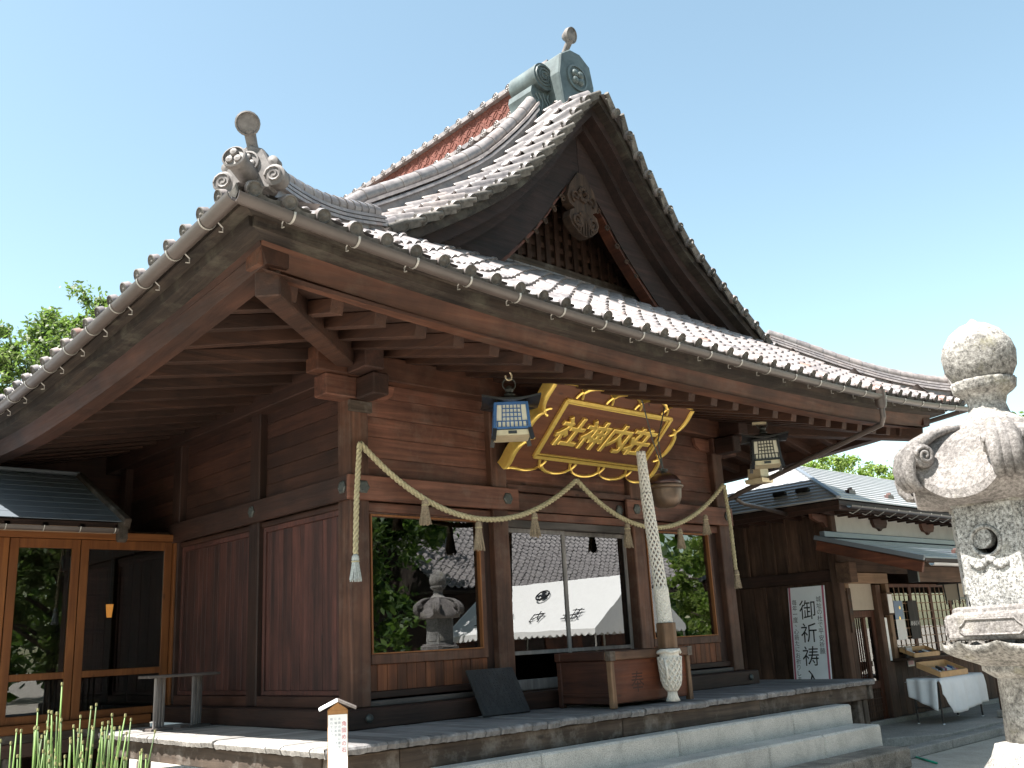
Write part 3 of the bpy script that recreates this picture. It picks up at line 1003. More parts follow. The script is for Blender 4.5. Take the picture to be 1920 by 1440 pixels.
# ------------------------------------------------------------------ tiles
TW, TE, TL = 0.288, 0.29, 0.35
def prof_h(t):      # t 0..1 across: roll at left, shallow pan at right
    if t < 0.40:
        return 0.052 * sin(pi * t / 0.40) ** 0.8 if 0 < t < 0.4 else 0.0
    q = (t - 0.40) / 0.60
    return -0.018 * sin(pi * q)
def tile_mb(lip=0.030, disc=False, verge=0, lift=0.038):
    m = MB()
    ts = [0, 0.04, 0.12, 0.2, 0.28, 0.36, 0.42, 0.6, 0.8, 0.95, 1.03]
    row = lambda y, dz: [(t * TW, y, prof_h(t) + dz) for t in ts]
    n_ = len(ts)
    vs = row(0.006, lift - lip) + row(0, lift - 0.006) + row(0.012, lift) + row(TL, 0.004)
    fs = [(j * n_ + i, j * n_ + i + 1, (j + 1) * n_ + i + 1, (j + 1) * n_ + i) for j in range(3) for i in range(n_ - 1)]
    m.add(vs, fs)
    m.nd = len(m.f)
    if disc:
        c = (0.2 * TW, 0.03, lift + 0.004)
        m.lathe([(0.060, 0.0), (0.060, 0.058), (0.052, 0.062), (0.045, 0.052), (0.018, 0.052), (0.012, 0.058), (0, 0.06)], 14, c, axis=(0, -1, 0))
        # drooping curved lip under the pan
        vs2, fs2 = [], []
        tt = [0.36, 0.5, 0.65, 0.8, 0.95, 1.03]
        for t in tt:
            h = prof_h(t) + lift
            vs2 += [(t * TW, -0.003, h), (t * TW, -0.003, h - 0.055 - 0.02 * sin(pi * (t - .36) / .67)), (t * TW, 0.025, h - 0.055 - 0.02 * sin(pi * (t - .36) / .67))]
        for i in range(len(tt) - 1):
            a = i * 3
            fs2 += [(a, a + 1, a + 4, a + 3), (a + 1, a + 2, a + 5, a + 4)]
        m.add(vs2, fs2)
    if verge:
        xe = 1.03 * TW
        m.box(xe - 0.02, xe + 0.012, 0.0, TL - 0.06, -0.045, lift - 0.01)
        m.lathe([(0.066, 0.0), (0.066, 0.055), (0.058, 0.06), (0.05, 0.05), (0, 0.054)], 14, (xe, 0.05, lift - 0.025), axis=(1, 0, 0))
        m.tube([(xe - 0.02, 0.0, lift + 0.005), (xe - 0.02, TL, 0.01)], 0.035, 8)
    return m
def mirror_x(m):
    q = MB()
    q.v = [(TW - a, b, c) for a, b, c in m.v]
    q.f = [f[::-1] for f in m.f]
    q.nd = m.nd
    return q
T_MB = {'roof_tile': tile_mb(), 'eave_tile': tile_mb(disc=True), 'verge_tile': tile_mb(verge=1)}
T_MB['verge_tile_r'] = mirror_x(T_MB['verge_tile'])
T_ME = {k_: m_.mesh(k_, 'tile', False) for k_, m_ in T_MB.items()}
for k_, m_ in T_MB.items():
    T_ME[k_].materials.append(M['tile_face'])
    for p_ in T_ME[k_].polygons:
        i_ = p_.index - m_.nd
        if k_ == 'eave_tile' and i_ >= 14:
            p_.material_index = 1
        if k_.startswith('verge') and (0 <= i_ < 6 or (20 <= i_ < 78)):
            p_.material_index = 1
for me_ in T_ME.values():
    me_.polygons.foreach_set('use_smooth', [True] * len(me_.polygons))
    me_.set_sharp_from_angle(angle=radians(50))

def arc_table(zf, d0, d1, nn=300):
    tab = [(0.0, d0)]
    s_ = 0.0
    pz = zf(d0)
    for i in range(1, nn + 1):
        d = d0 + (d1 - d0) * i / nn
        z = zf(d)
        s_ += sqrt(((d1 - d0) / nn) ** 2 + (z - pz) ** 2)
        pz = z
        tab.append((s_, d))
    return tab
def at_arc(tab, s_):
    if s_ <= 0:
        return tab[0][1]
    for i in range(len(tab) - 1):
        if tab[i + 1][0] >= s_:
            f = (s_ - tab[i][0]) / (tab[i + 1][0] - tab[i][0])
            return tab[i][1] + f * (tab[i + 1][1] - tab[i][1])
    return None
tiles = []      # (kind, matrix, distance)
def add_tile(kind, pos, xd, yd, jit=0.004):
    xd = xd.normalized()
    yd = (yd - xd * yd.dot(xd)).normalized()
    zd = xd.cross(yd)
    j = R.uniform(-jit, jit)
    pos = pos + zd * R.uniform(-0.003, 0.003)
    ya = yd + xd * j * 4
    ya.normalize()
    xa = (xd - ya * xd.dot(ya)).normalized()
    mt = Matrix(((xa.x, ya.x, zd.x, pos.x), (xa.y, ya.y, zd.y, pos.y), (xa.z, ya.z, zd.z, pos.z), (0, 0, 0, 1)))
    tiles.append((kind, mt, (pos - CAM).length))
# front lower slope
tabF = arc_table(zfe, -0.03, 3.0)
ncol = int((EX1 - EX0) / TW)
x_start = XM - ncol * TW / 2
r_ = 0
while True:
    d = at_arc(tabF, r_ * TE)
    if d is None:
        break
    y = EY0 + d
    for c_ in range(ncol):
        x = x_start + c_ * TW
        if abs(x + TW / 2 - XM) > 6.07 - HK * d - 0.05 + (0.12 if r_ == 0 else 0):
            continue
        z = zfront(x, y)
        yd = Vector((0, 0.1, zfront(x, y + 0.1) - z))
        xd = Vector((0.1, 0, zfront(x + 0.1, y) - z))
        add_tile('eave_tile' if r_ == 0 else 'roof_tile', Vector((x, y, z - 0.03)), xd, yd)
    r_ += 1
# side slopes
for s in (0, 1):
    tabS = arc_table(lambda d: zside(d, 1.0), 6.10, 0.12)
    r_ = 0
    while True:
        d = at_arc(tabS, r_ * TE)
        if d is None:
            break
        ycols = []
        y = VY + 0.012
        first = True
        ys_ = [VY + 0.012 + i * TW for i in range(int((EY1 - VY) / TW))]
        if d > 3.7:
            ys_ += [VY + 0.012 - (i + 1) * TW for i in range(6)]
        for yv in ys_:
            if yv < VY and d < 6.07 - HK * (yv + TW / 2 - EY0):
                continue
            if yv + TW * 0.5 < EY0 - 0.05:
                continue
            verge = abs(yv - (VY + 0.012)) < 1e-6 and d < 3.9
            kind = 'eave_tile' if r_ == 0 else ('verge_tile' if verge else 'roof_tile')
            z = zside(d, yv)
            if s == 0:
                z1 = zside(d, yv + TW)
                pos = Vector((XM - d, yv + TW, z1 - 0.03))
                xd = Vector((0, -TW, z - z1))
                yd = Vector((0.1, 0, zside(d - 0.1, yv + TW) - z1))
            else:
                pos = Vector((XM + d, yv, z - 0.03))
                xd = Vector((0, TW, zside(d, yv + TW) - z))
                yd = Vector((-0.1, 0, zside(d - 0.1, yv) - z))
                if verge:
                    kind = 'verge_tile_r'
            add_tile(kind, pos, xd, yd)
        r_ += 1
def showing(t):
    k_, mt, dist = t
    p = mt.translation
    dirn = (CAM - p).normalized()
    nz = Vector((mt[0][2], mt[1][2], mt[2][2]))
    vis = nz.dot(dirn)
    # hidden ones: right slope tops, side slope behind the descending ridge, behind the gable
    if k_ in ('eave_tile', 'verge_tile', 'verge_tile_r'):
        return 10 - dist * 0.1
    return vis * 3 - dist * 0.15 - (4 if (p.y > -0.4 and abs(p.x - XM) < 6) else 0)
tiles.sort(key=showing, reverse=True)
cnt = {}
rest = MB()
for k_, mt, dist in tiles:
    nm = 'verge_tile' if k_ == 'verge_tile_r' else k_
    cnt[nm] = cnt.get(nm, 0) + 1
    if cnt[nm] <= 299:
        put(nm, T_ME[k_], roof, matrix=mt)
    else:
        rest.add([mt @ Vector(p) for p in T_MB[k_].v], T_MB[k_].f)
rest.build('far_roof_tiles', 'tile', roof, angle=50, kind='stuff')
# ------------------------------------------------------------------ gutters
def gut_profile(r=0.062, th=0.008):
    out = [(r * cos(pi + pi * i / 10), r * sin(pi + pi * i / 10)) for i in range(11)]
    inn = [((r - th) * cos(2 * pi - pi * i / 10), (r - th) * sin(2 * pi - pi * i / 10)) for i in range(11)]
    return out + inn
GO = 2.74
gf = MB().sweep(gut_profile(), [(-GO + (W + 2 * GO) * i / 40, -GO, zEF(-GO + (W + 2 * GO) * i / 40) - 0.005) for i in range(41)], Vector((0, 1, 0)))
gfo = gf.build('gutter', 'gutter', hall, fixn=True, angle=40)
gl_ = MB().sweep(gut_profile(), [(-GO, -GO + 11.6 * i / 40, zEL(-GO + 11.6 * i / 40) - 0.005) for i in range(41)], Vector((1, 0, 0)))
glo = gl_.build('gutter', 'gutter', hall, fixn=True, angle=40)
gr_ = MB().sweep(gut_profile(), [(W + GO, -GO + 11.6 * i / 40, zEL(-GO + 11.6 * i / 40) - 0.005) for i in range(41)], Vector((1, 0, 0)))
gro = gr_.build('gutter', 'gutter', hall, fixn=True, angle=40)
def strap(c, side, parent):
    r = 0.067
    m = MB()
    path = [Vector(c) + side * (r * cos(pi + pi * i / 10)) + Vector((0, 0, r * sin(pi + pi * i / 10))) for i in range(11)]
    ax = side.cross(Vector((0, 0, 1)))
    m.sweep([(-0.009, -0.0022), (0.009, -0.0022), (0.009, 0.0022), (-0.009, 0.0022)], path, ax,
            [(p - Vector(c)).normalized() for p in path])
    # bent hook nailed into the eave board
    a = Vector(c) + side * 0.075 + Vector((0, 0, 0.02))
    m.tube([a, a + side * 0.05 + Vector((0, 0, -0.04)), a + side * 0.05 + Vector((0, 0, -0.075)), a + side * 0.02 + Vector((0, 0, -0.08))], 0.006, 5)
    m.build('gutter_bracket', 'zinc', parent, fixn=True)
x = -2.3
while x < W + 2.7:
    strap((x, -GO, zEF(x) - 0.005), Vector((0, 1, 0)), gfo)
    x += 0.56
y = -2.3
while y < 5.5:
    strap((-GO, y, zEL(y) - 0.005), Vector((1, 0, 0)), glo)
    y += 0.56
# downpipes
dp = MB()
xx = 6.60
zz = zEF(xx)
dp.lathe([(0.055, -0.16), (0.075, -0.1), (0.075, 0.08), (0.08, 0.09)], 12, (xx, -GO, zz - 0.02))
dp.tube([(xx, -GO, zz - 0.1), (xx, -GO, zz - 0.3), (xx + 0.05, -GO + 0.06, zz - 0.38), (6.98, -0.95, 3.0), (6.88, -0.18, 2.77), (6.86, 0.5, 2.55), (6.86, 0.55, 0.05)], 0.038, 10)
dp.build('downpipe', 'pipe', hall, angle=40)
dp = MB()
dp.lathe([(0.05, -0.16), (0.07, -0.1), (0.07, 0.08), (0.075, 0.09)], 12, (-GO, 3.0, zEL(3.0) - 0.03))
dp.tube([(-GO, 3.0, zEL(3) - 0.1), (-GO, 3.0, 3.1), (-GO, 3.02, GZ)], 0.036, 10)
dp.build('downpipe', 'pipe', hall, angle=40)

# ------------------------------------------------------------------ gable: verge boards, bargeboards, lattice
def verge_run(y0, y1, ta, tb, name, mat, s, dmax, dmin=0.0, nseg=28, taper=0.0):
    m = MB()
    pts = []
    for i in range(nseg + 1):
        d = dmin + (dmax - dmin) * i / nseg
        pts.append((d, zp(d)))
    sgn = -1 if s == 0 else 1
    o = len(m.v)
    for d, z in pts:
        tt = tb + taper * (1 - d / dmax)
        for (yy, zz_) in ((y0, z - ta), (y1, z - ta), (y1, z - tt), (y0, z - tt)):
            m.v.append((XM + sgn * d, yy, zz_))
    for i in range(len(pts) - 1):
        for k_ in range(4):
            a = i * 4 + k_
            b = i * 4 + (k_ + 1) % 4
            m.f.append((a, b, b + 4, a + 4))
    m.f.append((3, 2, 1, 0))
    m.f.append(tuple((len(pts) - 1) * 4 + q for q in range(4)))
    return m.build(name, mat, hall, fixn=True, angle=35)
for s in (0, 1):
    verge_run(-0.97, -0.62, 0.085, 0.20, 'verge_board', 'eave_y', s, 3.95)
    verge_run(-0.84, -0.50, 0.20, 0.36, 'verge_board', 'barge', s, 3.9)
    verge_run(-0.66, -0.42, 0.36, 0.50, 'verge_board', 'barge', s, 3.75, 0.004)
    verge_run(-0.52, -0.36, 0.50, 0.88, 'bargeboard', 'barge', s, 3.55, 0.004, taper=0.22)
    verge_run(-0.50, -0.33, 0.881, 0.95, 'bargeboard_moulding', 'red_y', s, 3.35, 0.004, taper=0.22)
    verge_run(-0.36, 0.35, 0.07, 0.12, 'verge_soffit', 'dark_y', s, 3.9)
# lattice wall of the gable
lat = MB().prism([(XM - 3.3, 5.5), (XM + 3.3, 5.5), (XM, 7.9)], (0, 0.30, 0), (1, 0, 0), (0, 0, 1), (0, 0.05, 0)).build('gable_wall', 'inner', hall)
def zl(x):
    return zp(abs(x - XM)) - 0.25
xx = XM - 2.75
while xx <= XM + 2.76:
    zt = min(zl(xx - 0.03), zl(xx + 0.03))
    if zt > 5.85:
        BX('lattice_slat', 'lattice', lat, xx - 0.042, xx + 0.042, 0.20, 0.235, 5.78, zt, 0.003)
    xx += 0.187
z = 5.92
while z < 7.4:
    hw = 0.0
    while zl(XM + hw + 0.02) > z and hw < 3:
        hw += 0.02
    if hw > 0.1:
        BX('lattice_slat', 'lattice', lat, XM - hw, XM + hw, 0.237, 0.268, z - 0.04, z + 0.04, 0.003)
    z += 0.187
BX('gable_sill', 'fascia_x', hall, XM - 3.0, XM + 3.0, 0.12, 0.29, 5.66, 5.78, 0.01)
# stacked flat tiles at the foot of the gable wall
for i in range(5):
    zz = 5.42 + i * 0.048
    yy = 0.02 + i * 0.012
    xx = XM - 3.15
    j = 0
    while xx < XM + 3.1:
        wd = 0.30
        x1 = min(xx + wd - 0.006, XM + 3.12)
        BX('flat_tile', 'tile', roof, xx + (0.15 if i % 2 else 0), x1 + (0.15 if i % 2 else 0), yy + R.uniform(-.006, .006), 0.32, zz, zz + 0.036, 0.005)
        xx += wd
# pendant carving (gegyo)
m = MB()
poly = [(-0.07, 0.50), (0.07, 0.50), (0.24, 0.28), (0.30, 0.10), (0.27, 0.0), (0.17, -0.05), (0.26, -0.10), (0.29, -0.2), (0.25, -0.3), (0.13, -0.4), (0, -0.44),
        (-0.13, -0.4), (-0.25, -0.3), (-0.29, -0.2), (-0.26, -0.10), (-0.17, -0.05), (-0.27, 0.0), (-0.30, 0.10), (-0.24, 0.28)]
GC = (XM, -0.58, 6.38)
m.prism(poly, (XM, -0.56, 6.38), (1, 0, 0), (0, 0, 1), (0, 0.13, 0))
for s in (-1, 1):
    sp = []
    for i in range(22):
        t = i / 21
        rr = 0.115 * (1 - t * 0.85)
        a = pi * 0.6 + t * 2.3 * 2 * pi * 0.75
        sp.append((XM + s * (0.145 + rr * cos(a)), -0.575, 6.38 - 0.22 + rr * sin(a)))
    m.tube(sp, 0.022, 6)
    sp = []
    for i in range(18):
        t = i / 17
        rr = 0.09 * (1 - t * 0.8)
        a = -pi * 0.4 + t * 2 * pi * 1.1
        sp.append((XM + s * (0.15 + rr * cos(a)), -0.575, 6.38 + 0.12 + rr * sin(a)))
    m.tube(sp, 0.018, 6)
for i in range(7):
    a = -0.75 + i * 0.25
    m.tube([(XM + 0.06 * sin(a), -0.57, 6.30), (XM + 0.2 * sin(a), -0.585, 6.1), (XM + 0.22 * sin(a), -0.57, 6.38 - 0.42 * cos(a * 0.8))], 0.014, 5)
for i in range(9):
    a = i * 2 * pi / 9
    m.lathe([(0.04, 0.0), (0.036, 0.03), (0.0, 0.045)], 8, (XM + 0.07 * cos(a), -0.56, 6.56 + 0.09 * sin(a)), axis=(0, -1, 0))
m.lathe([(0.035, 0.0), (0.03, 0.08), (0.0, 0.1)], 6, (XM, -0.56, 6.56), axis=(0, -1, 0))
m.build('gable_pendant', 'carved', hall, angle=35)
for s in (-1, 1):
    m = MB()
    pl = [(0.22, -0.22)]
    for i in range(13):
        t = i / 12
        dd = 0.26 + 1.15 * t
        pl.append((dd, zp(dd) - 0.97 - 6.38 + 0.12 * (1 - t)))
    for i in range(16):
        t = 1 - i / 15
        dd = 0.26 + 1.15 * t
        pl.append((dd, zp(dd) - 0.97 - 6.38 + 0.12 * (1 - t) - 0.03 - 0.22 * (1 - t) - 0.03 * abs(sin(t * 14))))
    pl2 = [(s * a, b) for a, b in pl[1:]]
    m.prism(pl2, (XM, -0.50, 6.38), (1, 0, 0), (0, 0, 1), (0, 0.07, 0))
    for q in range(5):
        t = q / 5
        dd = 0.34 + 0.9 * t
        c = (XM + s * dd, -0.505, zp(dd) - 1.08 - 0.13 * (1 - t))
        rr0 = 0.06 * (1 - 0.5 * t)
        m.tube([(c[0] + s * rr0 * (1 - k_ / 12) * cos(k_ * 0.75), c[1], c[2] + rr0 * (1 - k_ / 12) * sin(k_ * 0.75)) for k_ in range(11)], 0.014, 5)
    m.build('pendant_fin', 'carved', hall, angle=35)

# ------------------------------------------------------------------ main ridge
RY0, RY1 = -0.12, 7.6
def rz(y):
    return 0.0 + 0.10 * (abs(y - 4.0) / 4.5) ** 2
ridge = MB().sweep([(-0.24, 7.62), (0.24, 7.62), (0.20, 8.02), (0.16, 8.10), (0.16, 8.60), (-0.16, 8.60), (-0.16, 8.10), (-0.20, 8.02)],
                   [(XM, RY0 + (RY1 - RY0) * i / 12, rz(RY0 + (RY1 - RY0) * i / 12)) for i in range(13)], Vector((1, 0, 0))).build('roof_ridge', 'tile', hall, fixn=True)
def disc_mesh(r=0.062, l=0.14):
    m = MB()
    m.lathe([(r, 0.0), (r, l), (r * 0.86, l + 0.006), (r * 0.76, l - 0.006), (0, l - 0.006)], 14, (0, 0, 0), axis=(0, -1, 0))
    for q in range(3):
        a = pi / 2 + q * 2 * pi / 3
        m.lathe([(r * 0.24, 0.0), (r * 0.2, 0.012), (0, 0.018)], 8, (r * 0.36 * cos(a), -l + 0.004, r * 0.36 * sin(a)), axis=(0, -1, 0))
    # curved pendant lip beside it
    for i in range(6):
        pass
    return m
DM = disc_mesh().mesh('ridge_disc', 'tile')
DM.polygons.foreach_set('use_smooth', [True] * len(DM.polygons))
DM.set_sharp_from_angle(angle=radians(45))
LM_ = MB()
lp = []
for i in range(7):
    t = i / 6
    lp.append((t * 0.18, -0.045 * sin(pi * t)))
LM_.prism(lp + [(0.18, 0.03), (0.0, 0.03)], (0.055, -0.13, 0.0), (1, 0, 0), (0, 0, 1), (0, 0.13, 0))
LM = LM_.mesh('ridge_lip_tile', 'tile')
y = RY0 + 0.05
while y < RY1:
    for s in (-1, 1):
        for (xo, zo) in ((0.13, 8.12), (0.12, 8.585)):
            Mx = Matrix.Translation((XM + s * xo, y, zo + rz(y))) @ Matrix.Rotation(-pi / 2 if s < 0 else pi / 2, 4, 'Z')
            if s < 0 or y < 3:
                put('ridge_disc', DM, ridge, matrix=Mx)
                put('ridge_lip_tile', LM, ridge, matrix=Mx)
    y += 0.29
# terracotta panels with interlocking circles
def circ_panel(x, s):
    y = RY0 + 0.02
    while y < RY1 - 0.4:
        L_ = 0.62
        m = MB()
        zb = 8.19 + rz(y + L_ / 2)
        m.box(x, x + s * 0.02, y + 0.002, y + L_ - 0.002, zb, zb + 0.34)
        rr = 0.105
        for a in range(-1, 8):
            for b in range(-1, 5):
                cy, cz = y + a * rr, zb + b * rr
                if (a + b) % 2:
                    continue
                seg = []
                for k_ in range(17):
                    t = 2 * pi * k_ / 16
                    yy, zz = cy + rr * cos(t), cz + rr * sin(t)
                    ok = (y + 0.004 < yy < y + L_ - 0.004) and (zb + 0.004 < zz < zb + 0.336)
                    if ok:
                        seg.append((x + s * 0.022, yy, zz))
                    if (not ok or k_ == 16):
                        if len(seg) > 1:
                            m.tube(seg, 0.007, 4, False)
                        seg = []
        m.build('terracotta_panel', 'terra', ridge)
        y += L_
circ_panel(XM - 0.165, -1)
# boards above the panels and the row of cap tiles
for s in (-1, 1):
    MB().sweep([(s * 0.15, 8.535), (s * 0.25, 8.535), (s * 0.25, 8.56), (s * 0.15, 8.57)], [(XM, RY0 + (RY1 - RY0) * i / 10, rz(RY0 + (RY1 - RY0) * i / 10)) for i in range(11)], Vector((1, 0, 0))).build('ridge_band', 'tile', ridge, fixn=True)
y = RY0
while y < RY1:
    m = MB().tube([(XM, y, 8.69 + rz(y)), (XM, y + 0.3, 8.68 + rz(y + 0.3))], 0.085, 10)
    m.box(XM - 0.17, XM + 0.17, y + 0.002, y + 0.298, 8.62 + rz(y), 8.655 + rz(y))
    m.build('ridge_cap', 'tile', ridge, angle=40)
    y += 0.3

# ridge-end ornament in green copper
oni = MB()
oni.prism([(-0.30, 7.80), (0.30, 7.80), (0.36, 8.30), (0.30, 8.62), (0.10, 8.76), (-0.10, 8.76), (-0.30, 8.62), (-0.36, 8.30)], (XM, -0.62, 0), (1, 0, 0), (0, 0, 1), (0, 0.50, 0))
ono = oni.build('ridge_end_ornament', 'copper', hall, bevel=0.02)
m = MB()
m.lathe([(0.20, 0.0), (0.20, 0.02), (0.17, 0.025), (0.165, 0.006), (0, 0.008)], 24, (XM, -0.62, 8.33), axis=(0, -1, 0))
for q in range(4):
    a = pi / 4 + q * pi / 2
    m.lathe([(0.062, 0.0), (0.055, 0.03), (0.03, 0.05), (0, 0.055)], 12, (XM + 0.075 * cos(a), -0.625, 8.33 + 0.075 * sin(a)), axis=(0, -1, 0))
m.build('crest', 'copper', ono, angle=40)
for s in (-1, 1):
    m = MB()
    cx, cz, rr = s * 0.45, 8.28, 0.195
    circ = [(cx + rr * cos(2 * pi * i / 24), cz + rr * 1.05 * sin(2 * pi * i / 24)) for i in range(24)]
    m.prism(circ, (XM, -0.42, 0), (1, 0, 0), (0, 0, 1), (0, 0.52, 0))
    fin = [(s * 0.28, 7.72), (s * 0.30, 8.20), (s * 0.46, 8.17), (s * 0.57, 8.15), (s * 0.645, 8.10), (s * 0.67, 8.0), (s * 0.63, 7.90), (s * 0.625, 7.82), (s * 0.67, 7.74), (s * 0.76, 7.66), (s * 0.72, 7.55), (s * 0.5, 7.5)]
    m.prism(fin, (XM, -0.36, 0), (1, 0, 0), (0, 0, 1), (0, 0.46, 0))
    sp = [(XM + cx + rr * 0.92 * (1 - i / 44) * cos(i * 0.5) * -s, -0.425, cz + rr * 0.92 * (1 - i / 44) * sin(i * 0.5)) for i in range(40)]
    m.tube(sp, 0.016, 5)
    for q in range(4):
        ln = [(XM + s * (0.34 + 0.08 * q - 0.012 * t + 0.03 * sin(t * 1.8 + q)), -0.365, 8.06 - 0.08 * t - 0.02 * q) for t in range(6)]
        m.tube(ln, 0.016, 5)
    m.build('ornament_scroll', 'copper', ono, angle=35)
# tapered finial tile standing on the ornament
m = MB()
m.tube([(XM, -0.35, 8.70), (XM, -0.44, 8.86), (XM, -0.55, 8.99)], [0.06, 0.045, 0.05], 10)
m.lathe([(0.05, -0.12), (0.115, -0.03), (0.118, 0.03), (0.105, 0.035), (0.10, 0.022), (0, 0.022)], 18, (XM, -0.56, 9.05), axis=(0.12, -1, -0.28))
m.build('finial_tile', 'tile_orn', ono, angle=40)

# ------------------------------------------------------------------ descending ridges on the gable slopes
KY = -0.30
for s in (-1, 1):
    def kpts(d0, d1, off, nn=14):
        return [(XM + s * (d0 + (d1 - d0) * i / nn), KY, zside(d0 + (d1 - d0) * i / nn, KY) + off) for i in range(nn + 1)]
    par = MB().sweep([(-0.11, -0.05), (0.11, -0.05), (0.11, 0.14), (-0.11, 0.14)], kpts(0.64, 3.8, 0), Vector((0, 1, 0))).build('descending_ridge', 'tile', hall, fixn=True)
    MB().sweep([(-0.16, 0.12), (0.16, 0.12), (0.15, 0.165), (-0.15, 0.165)], kpts(0.62, 3.85, 0), Vector((0, 1, 0))).build('ridge_band', 'tile', par, fixn=True)
    MB().sweep([(-0.15, 0.195), (0.15, 0.195), (0.14, 0.24), (-0.14, 0.24)], kpts(0.60, 3.9, 0), Vector((0, 1, 0))).build('ridge_band', 'tile', par, fixn=True)
    tb = arc_table(zp, 0.62, 3.95)
    a = 0.0
    while True:
        d0, d1 = at_arc(tb, a), at_arc(tb, a + 0.30)
        if d1 is None:
            break
        p0 = Vector((XM + s * d0, KY, zside(d0, KY) + 0.315))
        p1 = Vector((XM + s * d1, KY, zside(d1, KY) + 0.315))
        e_ = (p1 - p0) * 0.03
        MB().tube([p0, p1 + e_, p1 + e_ * 1.2], [0.088, 0.096, 0.085], 12).build('ridge_cap', 'tile', par, angle=40)
        a += 0.30

# ------------------------------------------------------------------ hip ridges
for s in (-1, 1):
    def hp(t):      # t 0 at the corner, 1 at the gable foot
        e = 0.12 + 1.66 * t
        x = XM + s * (6.07 - HK * e)
        y = EY0 + e
        z = max(zfront(x, y), zside(abs(x - XM), y))
        return Vector((x, y, z + 0.09 * (1 - t) ** 3))
    nn = 14
    pts = [hp(i / nn) for i in range(nn + 1)]
    sd = Vector((HK, 0, 0)) + Vector((0, s * 1.0 * 1, 0))
    dirn = (pts[-1] - pts[0])
    sd = Vector((-dirn.y, dirn.x, 0)).normalized()
    par = MB().sweep([(-0.12, -0.12), (0.12, -0.12), (0.11, 0.10), (-0.11, 0.10)], pts, sd).build('hip_ridge', 'tile', hall, fixn=True)
    for q in range(3):
        z0 = 0.01 + 0.045 * q
        w_ = 0.155 - 0.012 * q
        for i in range(nn):
            a, b = pts[i], pts[i + 1]
            m = MB().sweep([(-w_, z0), (w_, z0), (w_ - 0.01, z0 + 0.033), (-w_ + 0.01, z0 + 0.033)], [a + (b - a) * 0.01, b - (b - a) * 0.01], sd)
            m.build('flat_tile', 'tile', par, fixn=True)
    for i in range(nn):
        a, b = pts[i] + Vector((0, 0, 0.19)), pts[i + 1] + Vector((0, 0, 0.19))
        MB().tube([a - (b - a) * 0.08, b], [0.085, 0.075], 10).build('ridge_cap', 'tile', par, angle=40)
    # ornament at the low end
    c = hp(0.0)
    o_ = Vector((s * 0.8, -0.6, 0)).normalized()
    c = c + o_ * 0.02
    m = MB()
    m.prism([(-0.17, -0.10), (0.17, -0.10), (0.20, 0.05), (0.15, 0.14), (0.11, 0.23), (0.0, 0.275), (-0.11, 0.23), (-0.15, 0.14), (-0.20, 0.05)], c - o_ * 0.05, sd, Vector((0, 0, 1)), o_ * 0.10)
    oo = m.build('corner_ornament', 'tile_orn', hall, bevel=0.012)
    m = MB()
    m.lathe([(0.085, 0), (0.085, 0.016), (0.072, 0.018), (0.068, 0.006), (0, 0.008)], 18, c + o_ * 0.05 + Vector((0, 0, 0.13)), axis=o_)
    for q in range(3):
        a = pi / 2 + q * 2 * pi / 3
        m.lathe([(0.029, 0.0), (0.024, 0.018), (0, 0.026)], 10, c + o_ * 0.055 + Vector((0, 0, 0.13 + 0.036 * sin(a))) + sd * 0.036 * cos(a), axis=o_)
    m.build('crest', 'tile_orn', oo, angle=40)
    for q in (-1, 1):
        m = MB()
        cc = c + sd * q * 0.20 + Vector((0, 0, 0.0)) + o_ * 0.0
        m.lathe([(0.085, -0.05), (0.085, 0.05), (0.05, 0.062), (0, 0.062)], 14, cc, axis=o_)
        m.tube([cc + o_ * 0.06 + sd * (0.07 * (1 - i / 22) * cos(i * 0.6)) + Vector((0, 0, 0.07 * (1 - i / 22) * sin(i * 0.6))) for i in range(20)], 0.011, 5)
        m.lathe([(0.045, -0.04), (0.045, 0.04), (0, 0.05)], 12, cc + Vector((0, 0, 0.12)) - sd * q * 0.02, axis=o_)
        m.build('ornament_scroll', 'tile_orn', oo, angle=40)
    m = MB()
    base = c + o_ * 0.02 + Vector((0, 0, 0.0))
    tip = c + o_ * 0.27 + Vector((0, 0, 0.05))
    m.tube([base - o_ * 0.1, tip], [0.078, 0.078], 14)
    ax = (tip - base).normalized()
    m.lathe([(0.09, -0.02), (0.09, 0.02), (0.078, 0.026), (0.072, 0.008), (0, 0.008)], 18, tip, axis=ax)
    for q in range(3):
        a = pi / 2 + q * 2 * pi / 3
        m.lathe([(0.032, 0.0), (0.026, 0.02), (0, 0.028)], 10, tip + ax * 0.008 + sd * 0.037 * cos(a) + Vector((0, 0, 0.037 * sin(a))), axis=ax)
    m.build('corner_end_tile', 'tile_orn', oo, angle=40)
    m = MB()
    m.tube([c - o_ * 0.05 + Vector((0, 0, 0.20)), c + o_ * 0.0 + Vector((0, 0, 0.30)), c + o_ * 0.05 + Vector((0, 0, 0.39))], [0.055, 0.042, 0.045], 10)
    m.lathe([(0.04, -0.06), (0.09, -0.02), (0.093, 0.025), (0.082, 0.032), (0.075, 0.016), (0, 0.016)], 18, c + o_ * 0.08 + Vector((0, 0, 0.43)), axis=Vector((s * 0.45, -0.8, -0.35)))
    m.build('finial_tile', 'tile_orn', oo, angle=40)
